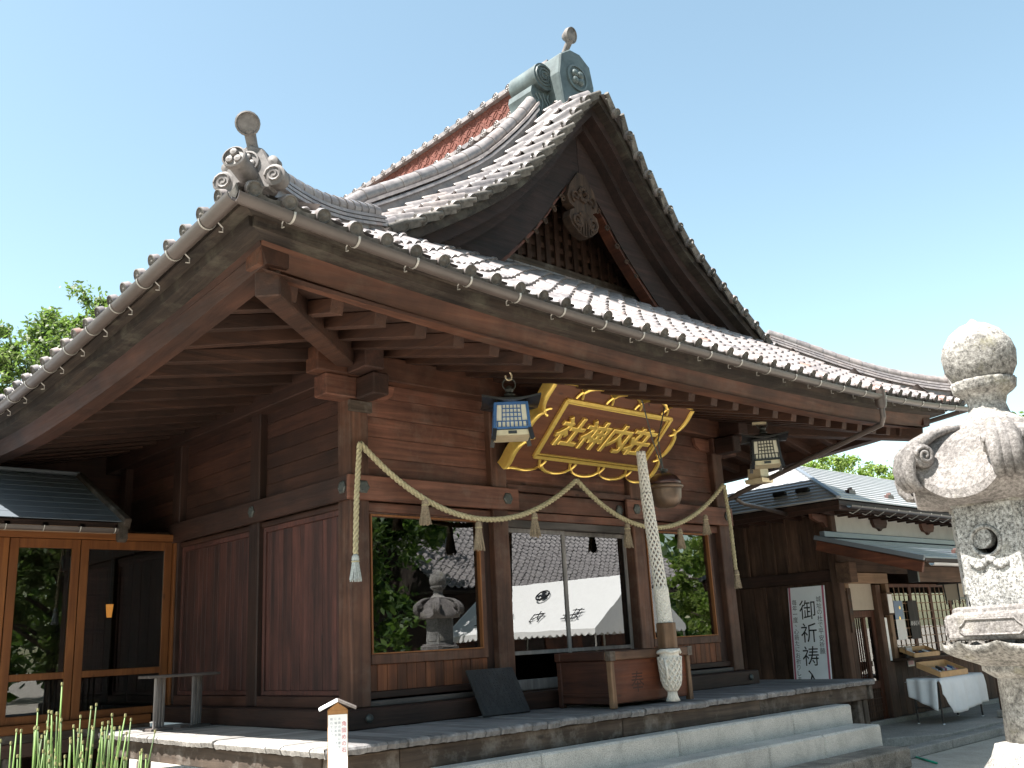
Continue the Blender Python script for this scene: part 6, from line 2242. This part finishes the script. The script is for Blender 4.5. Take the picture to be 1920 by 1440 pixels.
# ================================================================== STONE LANTERN (and its twin seen in the glass)
LC = Vector((-0.535, -6.678, GZ))
ln = thing('stone_lantern', LC, 'large weathered stone lantern with crescent opening, close at the right edge', 'stone lantern', 'pair of stone lanterns')
LR = radians(-185)       # one side faces the sun side
def hexr(a, n=6, ph=LR):
    w_ = 2 * pi / n
    q = (a - ph + w_ / 2) % w_ - w_ / 2
    return cos(w_ / 2) / cos(q)
def hexcorner(a, n=6, ph=LR):     # 0 at face centre, 1 at the corner
    w_ = 2 * pi / n
    q = (a - ph + w_ / 2) % w_ - w_ / 2
    return abs(q) / (w_ / 2)
jr = MB()
prof = [(0.0, 2.262), (0.012, 2.255), (0.03, 2.235), (0.075, 2.218), (0.125, 2.18), (0.165, 2.12), (0.18, 2.06), (0.172, 1.99), (0.14, 1.93), (0.112, 1.905)]
jr.lathe([(r_, z) for r_, z in prof[::-1]], 28, (LC.x, LC.y, 0))
jr.build('jewel', 'lantern', ln, smooth=True, fixn=True)
cl_ = MB()
def col(u, v):
    a = u * 2 * pi
    pr2 = [(0.112, 1.925), (0.150, 1.918), (0.142, 1.872), (0.100, 1.835), (0.088, 1.795), (0.100, 1.745), (0.160, 1.695)]
    i = min(len(pr2) - 2, int(v * (len(pr2) - 1)))
    f = v * (len(pr2) - 1) - i
    r_ = pr2[i][0] + (pr2[i + 1][0] - pr2[i][0]) * f
    z = pr2[i][1] + (pr2[i + 1][1] - pr2[i][1]) * f
    sc = 1 + (0.05 * abs(sin(a * 9)) if v < 0.4 else 0)
    return (LC.x + r_ * sc * cos(a), LC.y + r_ * sc * sin(a), z)
cl_.grid(col, 108, 18)
cl_.build('lotus_collar', 'lantern', ln, smooth=True, fixn=True)
cap = MB()
def capf(u, v):
    a = u * 2 * pi
    h = hexr(a)
    k = hexcorner(a)
    R_ = 0.468 * h * (1 + 0.05 * k ** 4)
    r_ = 0.16 + (R_ - 0.16) * v
    rib = cl(k - 0.72) / 0.28
    rib = rib * rib * (3 - 2 * rib)
    z = 1.675 - 0.045 * v - 0.285 * v ** 2.1 + 0.135 * k ** 2.6 * v ** 2.2
    z += 0.032 * rib * (0.4 + 0.6 * v)
    return (LC.x + r_ * cos(a), LC.y + r_ * sin(a), z)
cap.grid(capf, 180, 22)
def capu(u, v):
    a = u * 2 * pi
    x, y, z = capf(u, 1.0)
    if v < 0.15:
        t = v / 0.15
        return (x, y, z - 0.045 * t)
    t = (v - 0.15) / 0.85
    h = hexr(a)
    r1 = sqrt((x - LC.x) ** 2 + (y - LC.y) ** 2)
    r2 = 0.27 * h
    r_ = r1 + (r2 - r1) * t
    zz = (z - 0.045) + (1.285 - (z - 0.045)) * (1 - (1 - t) ** 1.8)
    fl = 0.006 * abs(sin(a * 12)) * sin(pi * t)
    return (LC.x + r_ * cos(a), LC.y + r_ * sin(a), zz - fl)
cap.grid(capu, 180, 14)
cap.lathe([(0.205, 1.65), (0.20, 1.678), (0.165, 1.70), (0.10, 1.708)], 32, (LC.x, LC.y, 0))
cap.build('cap', 'lantern_cap', ln, angle=50, fixn=True)
for q in range(6):
    a = LR + pi / 6 + q * pi / 3
    d_ = Vector((cos(a), sin(a), 0))
    s_ = Vector((-sin(a), cos(a), 0))
    m = MB()
    pr2 = [(0.18, 1.675), (0.26, 1.668), (0.34, 1.645), (0.41, 1.605), (0.455, 1.57), (0.495, 1.53), (0.512, 1.475), (0.508, 1.42), (0.48, 1.38), (0.455, 1.372)]
    path = [Vector((LC.x, LC.y, 0)) + d_ * r_ + Vector((0, 0, z)) for r_, z in pr2]
    for off in (-0.034, 0.0, 0.034):
        m.tube([p + s_ * off * (0.6 + 0.6 * min(1, i / 5)) for i, p in enumerate(path)], [0.016, 0.020, 0.026, 0.032, 0.036, 0.038, 0.036, 0.030, 0.022, 0.012], 8)
    for sd_ in (-1, 1):
        c = Vector((LC.x, LC.y, 0)) + d_ * 0.435 + Vector((0, 0, 1.530)) + s_ * sd_ * 0.045
        m.lathe([(0.058, -0.03), (0.060, 0.02), (0.052, 0.034), (0.0, 0.034)], 18, c, axis=s_ * sd_)
        m.tube([c + s_ * sd_ * 0.036 + d_ * (0.046 * (1 - i / 24) * cos(i * 0.55)) + Vector((0, 0, 0.046 * (1 - i / 24) * sin(i * 0.55))) for i in range(21)], 0.010, 6)
    m.build('cap_curl', 'lantern_cap', ln, smooth=True, fixn=True)
# fire box, six sided with a crescent in the face towards the viewer
fbz0, fbz1, fbr = 0.80, 1.30, 0.285
for q in range(6):
    a = LR + q * pi / 3
    nrm = Vector((cos(a), sin(a), 0))
    sx = Vector((-sin(a), cos(a), 0))
    ap_ = fbr * cos(pi / 6)
    hwid = fbr * 0.5
    c0 = Vector((LC.x, LC.y, 0)) + nrm * ap_
    m = MB()
    NX = 40
    if q == 0:
        m = MB()
        # face with a round hole: ring of quads between the circle and the square edge
        cz, cr_ = 1.10, 0.062
        hh_ = (fbz1 - fbz0) / 2
        cc = (fbz1 + fbz0) / 2
        K = 48
        inner, outer, deep = [], [], []
        for k_ in range(K):
            t = 2 * pi * k_ / K
            ix, iz = -0.01 + cr_ * cos(t), cz + cr_ * sin(t)
            dx, dz = cos(t), sin(t)
            tx = (hwid * (1 if dx > 0 else -1) + 0.01) / dx if abs(dx) > 1e-6 else 1e9
            tz = ((fbz1 if dz > 0 else fbz0) - cz) / dz if abs(dz) > 1e-6 else 1e9
            tt = min(abs(tx), abs(tz))
            inner.append(c0 + sx * ix + Vector((0, 0, iz)))
            outer.append(c0 + sx * (-0.01 + dx * tt) + Vector((0, 0, cz + dz * tt)))
            deep.append(c0 + sx * ix + Vector((0, 0, iz)) - nrm * 0.09)
        m.add(inner + outer + deep, [(k_, K + k_, K + (k_ + 1) % K, (k_ + 1) % K) for k_ in range(K)] + [(k_, (k_ + 1) % K, 2 * K + (k_ + 1) % K, 2 * K + k_) for k_ in range(K)])
        m.build('fire_box_face', 'lantern_box', ln, fixn=True)
        # the moon disc that leaves a crescent opening, and its raised ring
        md = MB()
        off = Vector((0, 0, 0.020)) + sx * (0.0 - 0.026)
        md.lathe([(0.052, 0.0), (0.052, 0.05)], 28, c0 + sx * -0.01 + Vector((0, 0, cz)) + off * 0.9 - nrm * 0.055, axis=nrm)
        md.build('crescent_disc', 'lantern_box', ln, fixn=True)
        rg = MB()
        rg.tube([c0 + sx * (-0.01 + 0.070 * cos(2 * pi * k_ / 32)) + Vector((0, 0, cz + 0.070 * sin(2 * pi * k_ / 32))) + nrm * 0.002 for k_ in range(33)], 0.010, 6, False)
        for k_ in range(9):
            t = k_ / 8
            rg.lathe([(0.022, 0), (0.016, 0.012), (0, 0.016)], 8, c0 + sx * (-0.085 + 0.15 * t) + Vector((0, 0, 1.0 - 0.015 * sin(t * 9))), axis=nrm)
        rg.build('crescent_moulding', 'lantern_box', ln, smooth=True)
        dk = MB().obox(c0 - nrm * 0.12, sx * 0.11, Vector((0, 0, 0.12)), nrm * 0.01)
        dk.v = [(a_[0], a_[1], a_[2] + cz) for a_ in dk.v]
        dk.build('fire_box_core', 'black', ln)
    else:
        m.add([c0 - sx * hwid + Vector((0, 0, fbz0)), c0 + sx * hwid + Vector((0, 0, fbz0)), c0 + sx * hwid + Vector((0, 0, fbz1)), c0 - sx * hwid + Vector((0, 0, fbz1))], [(0, 1, 2, 3)])
        w2 = hwid * 0.72
        m.obox(c0 + Vector((0, 0, (fbz0 + fbz1) / 2)), sx * w2, Vector((0, 0, 0.19)), nrm * 0.008)
        m.build('fire_box_face', 'lantern_box', ln)
MB().lathe([(fbr + 0.012, 1.275), (fbr + 0.012, 1.30), (0.1, 1.31)], 6, (LC.x, LC.y, 0), rot=LR + pi / 6).build('fire_box_top', 'lantern', ln)
# platform
pm2 = MB()
RO = LR + pi / 6
pm2.lathe([(0.20, 0.64), (0.40, 0.645), (0.415, 0.655), (0.415, 0.755), (0.405, 0.765), (0.37, 0.768), (0.368, 0.795), (0.345, 0.80), (0.1, 0.802)], 6, (LC.x, LC.y, 0), rot=RO)
pm2.build('platform', 'lantern_cap', ln, bevel=0.008)
for q in range(6):
    a = LR + q * pi / 3
    nrm = Vector((cos(a), sin(a), 0))
    sx = Vector((-sin(a), cos(a), 0))
    c0 = Vector((LC.x, LC.y, 0.705)) + nrm * (0.415 * cos(pi / 6) + 0.001)
    out_ = [(-0.15, -0.02), (-0.13, -0.035), (0.13, -0.035), (0.15, -0.02), (0.15, 0.0), (0.125, 0.02), (0.115, 0.035), (-0.115, 0.035), (-0.125, 0.02), (-0.15, 0.0)]
    MB().tube([c0 + sx * a_ + Vector((0, 0, b_)) for a_, b_ in out_ + out_[:1]], 0.006, 5, False).build('platform_moulding', 'lantern_cap', ln)
lt = MB()
def lot(u, v):
    a = u * 2 * pi
    pt = abs(sin(a * 6))
    r_ = 0.40 - 0.17 * v ** 1.4
    r_ *= 1 + 0.09 * pt * sin(pi * min(1, v * 1.1))
    z = 0.645 - 0.125 * v
    return (LC.x + r_ * cos(a), LC.y + r_ * sin(a), z - 0.02 * pt * (1 - v))
lt.grid(lot, 144, 12)
lt.build('lotus_bowl', 'lantern', ln, smooth=True, fixn=True)
MB().lathe([(0.185, 0.17), (0.178, 0.30), (0.175, 0.46), (0.20, 0.475), (0.235, 0.50), (0.235, 0.53), (0.2, 0.545)], 24, (LC.x, LC.y, 0)).build('shaft', 'lantern', ln, smooth=True)
MB().lathe([(0.30, -0.05), (0.30, 0.05), (0.26, 0.10), (0.235, 0.16), (0.19, 0.175)], 24, (LC.x, LC.y, 0)).build('shaft_base', 'lantern', ln, smooth=True)
MB().lathe([(0.62, GZ), (0.62, -0.62), (0.58, -0.60), (0.50, -0.60), (0.50, -0.30), (0.46, -0.26), (0.40, -0.26), (0.40, -0.08), (0.34, -0.05)], 6, (LC.x, LC.y, 0), rot=RO).build('pedestal', 'lantern', ln, bevel=0.02)
copy_tree(ln, (6.75, -6.9, GZ), 1.9, label='matching stone lantern, seen only as a reflection in the left window')

# ================================================================== WHITE INFORMATION POST
sp_ = thing('information_post', (-1.52, -2.12, GZ), 'slim white information post with little gabled roof before the veranda', 'sign')
fx = Vector((0.843, -0.538, 0)).normalized()
fy = Vector((0.538, 0.843, 0)).normalized()
pc = Vector((-1.518, -2.122, 0))
MB().obox(pc + fy * 0.05 + Vector((0, 0, (GZ + 0.33) / 2)), fx * 0.074, fy * 0.05, Vector((0, 0, (0.33 - GZ) / 2))).build('post_body', 'post_sign', sp_, bevel=0.002)
MB().obox(pc + Vector((0, 0, (GZ + 0.32) / 2 - 0.01)), fx * 0.070, fy * 0.003, Vector((0, 0, (0.30 - GZ) / 2))).build('white_face', 'white', sp_)
MB().prism([(-0.074, 0), (0.074, 0), (0, 0.055)], pc + Vector((0, 0, 0.3305)), fx, Vector((0, 0, 1)), fy * 0.10).build('gable', 'post_sign', sp_)
for q in (-1, 1):
    d_ = (fx * q * 0.135 + Vector((0, 0, -0.062)))
    a = pc + fy * 0.03 + Vector((0, 0, 0.402))
    MB().beam(a, a + d_, 0.20, 0.018, Vector((0, 0, 1))).build('roof_board', 'white' if q < 0 else 'grey_x', sp_, bevel=0.002)  # sunlit left board white, shaded right one grey: light put into colour
ft0 = pc - fy * 0.0045
lettering('角固めの石', 'ink_red', sp_, ft0 + fx * 0.045 + Vector((0, 0, 0.235)), fx, (0, 0, 1), 0.036, 0.046)
lettering('本殿の四隅に置か れた石', 'ink_grey', sp_, ft0 + fx * 0.012 + Vector((0, 0, 0.27)), fx, (0, 0, 1), 0.019, 0.028)
lettering('に福がある 家 運 開 く 石', 'ink_grey', sp_, ft0 + fx * -0.015 + Vector((0, 0, 0.27)), fx, (0, 0, 1), 0.019, 0.028)
lettering('触れてください', 'ink_grey', sp_, ft0 + fx * -0.045 + Vector((0, 0, 0.27)), fx, (0, 0, 1), 0.019, 0.028)

# ================================================================== HORSETAIL PLANTS
rr_ = random.Random(21)
spots = [(-4.42, -4.70, 22, 'left clump of tall green horsetail at the lower left corner'), (-4.29, -4.75, 36, 'dense middle clump of tall green horsetail at the lower left'), (-4.20, -4.79, 16, 'right clump of green horsetail in front of the veranda edge'), (-4.09, -4.83, 3, 'few single horsetail stems right of the clumps')]
tops = {0: (0.42, 0.55), 1: (0.43, 0.60), 2: (0.40, 0.57), 3: (0.36, 0.42)}
for si, (cx, cy, nst, lb) in enumerate(spots):
    hp_ = thing('horsetail_plant', (cx, cy, GZ), lb, 'plant', 'horsetail clumps')
    for i in range(nst):
        x = cx + rr_.uniform(-0.085, 0.085)
        y = cy + rr_.uniform(-0.13, 0.13)
        zt = rr_.uniform(*tops[si])
        if i == 2 and si == 1:
            zt = 0.685
        lx, ly = rr_.gauss(0, 0.06), rr_.gauss(0, 0.07)
        n_ = 11
        wv = rr_.uniform(-0.006, 0.006)
        path = [(x + lx * (j / n_) ** 1.6 + wv * sin(j * 1.9), y + ly * (j / n_) ** 1.6, GZ + (zt - GZ) * j / n_) for j in range(n_ + 1)]
        st = MB().tube(path, [0.0036] * n_ + [0.0022], 6).build('stem', 'horsetail', hp_, smooth=True)
        nd = MB()
        for j in range(1, n_ + 1):
            p = path[j]
            nd.lathe([(0.0040, -0.005), (0.0046, 0.0), (0.0038, 0.006)], 6, p)
        nd.build('stem_nodes', 'horsetail_node', st, kind='stuff')
# ================================================================== TREES
def crown_mesh(name, seed, mat, rx, rz_, nclump, per, leaf, droop=0.0, flat=0.75):
    rr = random.Random(seed)
    vs, fs = [], []
    lobes = []
    for i in range(9):
        a = rr.uniform(0, 2 * pi)
        q = rr.uniform(0.25, 0.75)
        lobes.append((cos(a) * q * rx, sin(a) * q * rx, rr.uniform(-0.7, 0.75) * rz_, rr.uniform(0.32, 0.55)))
    lobes.append((0, 0, 0.55 * rz_, 0.5))
    for c in range(nclump):
        lx, ly, lz, lr = lobes[rr.randrange(len(lobes))]
        while True:
            d = Vector((rr.gauss(0, 1), rr.gauss(0, 1), rr.gauss(0, 1)))
            if d.length > 0.1:
                break
        d.normalize()
        sh = rr.uniform(0.55, 1.0) ** 0.5
        cx = lx + d.x * lr * rx * sh
        cy = ly + d.y * lr * rx * sh
        cz = lz + d.z * lr * rz_ * sh * 0.9
        cr = rr.uniform(0.22, 0.48) * rx * 0.28
        for k in range(per):
            p = Vector((rr.gauss(0, 1), rr.gauss(0, 1), rr.gauss(0, flat))) * cr * 0.6 + Vector((cx, cy, cz))
            s_ = leaf * rr.uniform(0.6, 1.35)
            n = Vector((rr.gauss(0, 0.6), rr.gauss(0, 0.6), rr.uniform(0.15, 1.0))).normalized()
            t = n.cross(Vector((rr.gauss(0, 1), rr.gauss(0, 1), rr.gauss(0, 1) - droop))).normalized()
            b = n.cross(t)
            o = len(vs)
            vs += [tuple(p - t * s_), tuple(p + b * s_ * 0.45), tuple(p + t * s_ * 0.95), tuple(p - b * s_ * 0.45)]
            fs.append((o, o + 1, o + 2, o + 3))
    m = MB()
    m.v, m.f = vs, fs
    return m.mesh(name, mat)
def trunk_mesh(name, seed, h, r, rx, rz_):
    rr = random.Random(seed)
    m = MB()
    path = [(rr.uniform(-0.08, 0.08) * i, rr.uniform(-0.08, 0.08) * i, h * i / 6) for i in range(7)]
    m.tube(path, [r * (1.25 if i == 0 else 1 - 0.11 * i) for i in range(7)], 9)
    for i in range(9):
        a = rr.uniform(0, 2 * pi)
        z0 = h * rr.uniform(0.35, 0.95)
        L = rx * rr.uniform(0.5, 0.85)
        m.tube([(0, 0, z0), (cos(a) * L * 0.5, sin(a) * L * 0.5, z0 + L * 0.35), (cos(a) * L, sin(a) * L, z0 + L * rr.uniform(0.4, 0.8))], [r * 0.38, r * 0.24, r * 0.07], 6)
    return m.mesh(name, 'bark', True)
CR = {}
def tree(loc, seed, h, rx, rz_, cz, mat, label, group, leaf=0.15, nclump=170, per=60, name='broadleaf_tree'):
    t = thing(name, loc, label, 'tree', group)
    key = (seed, mat)
    if key not in CR:
        CR[key] = crown_mesh('crown', seed, mat, rx, rz_, nclump, per, leaf)
    L = Vector(loc)
    put('crown', CR[key], t, matrix=Matrix.Translation(L + Vector((0, 0, cz))))
    put('trunk', trunk_mesh('trunk', seed, cz + rz_ * 0.3, max(0.13, 0.035 * h), rx, rz_), t, matrix=Matrix.Translation(L))
    return t
tree((3.9, 20.2, GZ), 1, 13, 2.9, 4.3, 8.6, 'leaf_a', 'tall green tree behind the left eave, with a ragged top', 'trees seen above the roofs', 0.085, 330, 120)
tree((1.2, 21.0, GZ), 2, 12, 2.3, 3.6, 8.3, 'leaf_a', 'green tree cut by the left picture edge, above corridor', 'trees seen above the roofs', 0.085, 260, 110)
tree((7.2, 23.0, GZ), 3, 11, 3.0, 3.6, 6.8, 'leaf_b', 'tree mostly hidden behind the left eave of the hall', 'trees seen above the roofs', 0.10, 150, 50)
tree((34.0, 13.2, GZ), 4, 9, 3.0, 3.6, 5.7, 'leaf_b', 'bright green round tree above the office roof, left one', 'trees seen above the roofs', 0.10, 300, 110)
tree((36.6, 8.6, GZ), 5, 9, 3.6, 3.4, 5.1, 'leaf_b', 'pale green tree above the office roof beside the stone lantern', 'trees seen above the roofs', 0.10, 300, 110)
tree((41.0, 5.0, GZ), 6, 12, 3.2, 5.0, 7.2, 'leaf_a', 'dark tree at the right picture edge behind the stone lantern', 'trees seen above the roofs', 0.17, 180, 60)
# trees in front of the hall, seen in its windows
tree((9.0, -14.6, GZ), 11, 9, 3.4, 3.7, 4.6, 'leaf_c', 'dark tree reflected in the left half of the left window', 'trees reflected in the glass', 0.14, 260, 70)
tree((5.6, -17.5, GZ), 12, 8, 3.0, 3.4, 4.2, 'leaf_a', 'tree reflected beside the lantern in the left window', 'trees reflected in the glass', 0.14, 220, 70)
tree((12.6, -19.5, GZ), 13, 11, 3.2, 4.0, 6.8, 'leaf_a', 'tree behind the tiled hall, reflected at the top of the left window', 'trees reflected in the glass', 0.14, 200, 60)
tree((3.2, -22.0, GZ), 14, 9, 3.0, 4.2, 4.4, 'leaf_c', 'willow-like tree reflected in the corridor glass', 'trees reflected in the glass', 0.13, 240, 70)
tree((-1.5, -19.5, GZ), 15, 9, 2.8, 3.6, 4.4, 'leaf_a', 'tree at the left of the corridor reflection', 'trees reflected in the glass', 0.14, 200, 60)
tree((21.3, -10.0, GZ), 16, 6, 2.4, 2.6, 2.4, 'leaf_b', 'sunlit bush reflected in the right window', 'trees reflected in the glass', 0.11, 230, 70, 'rounded_shrub')
tree((19.2, -8.2, GZ), 17, 5, 1.6, 1.7, 1.6, 'leaf_b', 'lower clipped bush reflected at the bottom of the right window', 'trees reflected in the glass', 0.10, 150, 60, 'rounded_shrub')
# unseen leaf clumps added behind and left of the camera to block horizon glow
wd = MB()
rr_ = random.Random(77)
for i in range(2300):
    a = rr_.uniform(radians(150), radians(330))
    rad = rr_.uniform(40, 52)
    px_, py_ = 3 + cos(a) * rad, 2 + sin(a) * rad
    hmax = 8 + 3.5 * sin(a * 13) + 2 * sin(a * 29 + 1)
    z0 = GZ + hmax * rr_.random() ** 0.8
    for k in range(13):
        p = Vector((px_ + rr_.gauss(0, 0.7), py_ + rr_.gauss(0, 0.7), z0 + rr_.gauss(0, 0.6)))
        s_ = rr_.uniform(0.3, 0.6)
        n = Vector((rr_.gauss(0, 0.6), rr_.gauss(0, 0.6), rr_.uniform(0.1, 1))).normalized()
        t = n.cross(Vector((rr_.gauss(0, 1), rr_.gauss(0, 1), rr_.gauss(0, 1)))).normalized()
        b = n.cross(t)
        wd.add([p - t * s_, p + b * s_ * 0.5, p + t * s_, p - b * s_ * 0.5], [(0, 1, 2, 3)])
wd.build('horizon_block_wood', 'leaf_c', None, kind='stuff', label='added dark wood out of view opposite the hall, blocking horizon light', category='wood')

# ================================================================== TENT AND TILED HALL SEEN IN THE GLASS
tn = thing('canvas_tent', (14.0, -10.6, GZ), 'white canvas tent with black lettering, reflected in the glass doors', 'tent')
tx0, tx1, txm = 12.3, 15.9, 14.1
ty0, ty1 = -13.8, -7.8
ez_, rz2 = 1.0, 2.35
def slope(u, v, s):
    sag = -0.05 * sin(pi * v) - 0.03 * sin(pi * u * 3) ** 2 * sin(pi * v)
    xx = txm + (tx0 - txm if s < 0 else tx1 - txm) * v
    return (xx, ty0 + (ty1 - ty0) * u, rz2 + (ez_ - rz2) * v + sag)
MB().grid(lambda u, v: slope(u, v, -1), 24, 10).build('canopy_slope', 'tent', tn, smooth=True)
MB().grid(lambda u, v: slope(u, v, 1), 24, 10).build('canopy_slope', 'tent', tn, smooth=True)
for yy in (ty0, ty1):
    MB().add([(tx0, yy, ez_), (tx1, yy, ez_), (txm, yy, rz2)], [(0, 1, 2)]).build('canopy_gable', 'tent', tn)
def valance(p0, p1, n_):
    m = MB()
    p0, p1 = Vector(p0), Vector(p1)
    K = n_ * 6
    o = 0
    for i in range(K + 1):
        t = i / K
        p = p0.lerp(p1, t)
        d = 0.10 + 0.07 * abs(sin(pi * t * n_))
        m.v += [tuple(p), tuple(p - Vector((0, 0, d)))]
    for i in range(K):
        m.f.append((2 * i, 2 * i + 1, 2 * i + 3, 2 * i + 2))
    m.build('valance', 'tent', tn)
valance((tx0, ty0, ez_), (tx0, ty1, ez_), 26)
valance((tx1, ty0, ez_), (tx1, ty1, ez_), 26)
valance((tx0, ty1, ez_), (tx1, ty1, ez_), 16)
valance((tx0, ty0, ez_), (tx1, ty0, ez_), 16)
for (x, y) in ((tx0 + 0.05, ty0 + 0.05), (tx0 + 0.05, -10.8), (tx0 + 0.05, ty1 - 0.05), (tx1 - 0.05, ty0 + 0.05), (tx1 - 0.05, -10.8), (tx1 - 0.05, ty1 - 0.05)):
    MB().tube([(x, y, GZ), (x, y, ez_)], 0.025, 8).build('tent_pole', 'zinc', tn)
tu = Vector((txm - tx0, 0, rz2 - ez_)).normalized()
tr_ = Vector((0, -1, 0))
tno = tr_.cross(tu)
base = Vector((tx0, -10.8, ez_)) + tu * 0.72 + (tno if tno.x < 0 or tno.z > 0 else -tno) * 0.03
lettering('荘内神社', 'ink', tn, base - tr_ * 1.9 - tu * 0.12, tr_, tu, 0.48, 1.2, vertical=False, extrude=0.004)
m = MB()
cc = Vector((tx0, -10.6, ez_)) + tu * 1.55 + tno * 0.035
m.tube([cc + tr_ * 0.20 * cos(t) + tu * 0.20 * sin(t) for t in [i * 2 * pi / 24 for i in range(25)]], 0.025, 5, False)
for q in range(3):
    a = pi / 2 + q * 2 * pi / 3
    m.lathe([(0.07, 0), (0.065, 0.01), (0, 0.012)], 12, cc + tr_ * 0.085 * cos(a) + tu * 0.085 * sin(a), axis=tno)
m.build('tent_crest', 'ink', tn)

th = thing('tiled_hall', (19.5, -19, GZ), 'old hall with a broad grey tiled roof, reflected behind the tent', 'hall')
hx0, hx1 = 13.2, 27.0
he, hr = (-15.0, 2.5), (-20.5, 6.9)
tm = MB()
rows, cols = 26, 50
for r__ in range(rows):
    t0, t1 = r__ / rows, (r__ + 1) / rows
    for c_ in range(cols):
        xa = hx0 + (hx1 - hx0) * c_ / cols
        w_ = (hx1 - hx0) / cols
        ya, yb = he[0] + (hr[0] - he[0]) * t0, he[0] + (hr[0] - he[0]) * t1
        sag = lambda t: -0.35 * sin(pi * t)
        za, zb = he[1] + (hr[1] - he[1]) * t0 + sag(t0), he[1] + (hr[1] - he[1]) * t1 + sag(t1)
        j = rr_.uniform(-0.012, 0.012)
        pr3 = [(0, 0.0), (0.2, 0.07), (0.4, 0.0), (0.7, -0.03), (1, 0.0)]
        vs = [(xa + w_ * a, ya, za + h + 0.05 + j) for a, h in pr3] + [(xa + w_ * a, yb, zb + h * 0.9 + j) for a, h in pr3] + [(xa + w_ * a, ya, za + h + 0.005) for a, h in pr3]
        tm.add(vs, [(i + 1, i, 5 + i, 6 + i) for i in range(4)] + [(i, i + 1, 11 + i, 10 + i) for i in range(4)])
tm.build('roof_tiles', 'tile_plain', th, fixn=False, kind='stuff')
MB().prism([(he[0], he[1] - 0.1), ((he[0] + hr[0]) / 2, (he[1] + hr[1]) / 2 - 0.62), (hr[0], hr[1] - 0.1), (hr[0] - 5.5, he[1] - 0.1)], (hx0 + 0.1, 0, 0), (0, 1, 0), (0, 0, 1), (hx1 - hx0 - 0.2, 0, 0)).build('roof_body', 'eave_x', th)
MB().box(hx0 + 1, hx1 - 1, -24.5, -16.6, GZ, 2.5).build('wall', 'dark_x', th)
MB().tube([(hx0 - 0.1, hr[0], hr[1] + 0.15), (hx1 + 0.1, hr[0], hr[1] + 0.15)], 0.2, 10).build('ridge', 'tile_plain', th)
for x in (14.5, 17, 19.5, 22, 24.5):
    BX('door', 'red_z', th, x, x + 1.4, -16.6, -16.56, GZ, 1.3, 0)
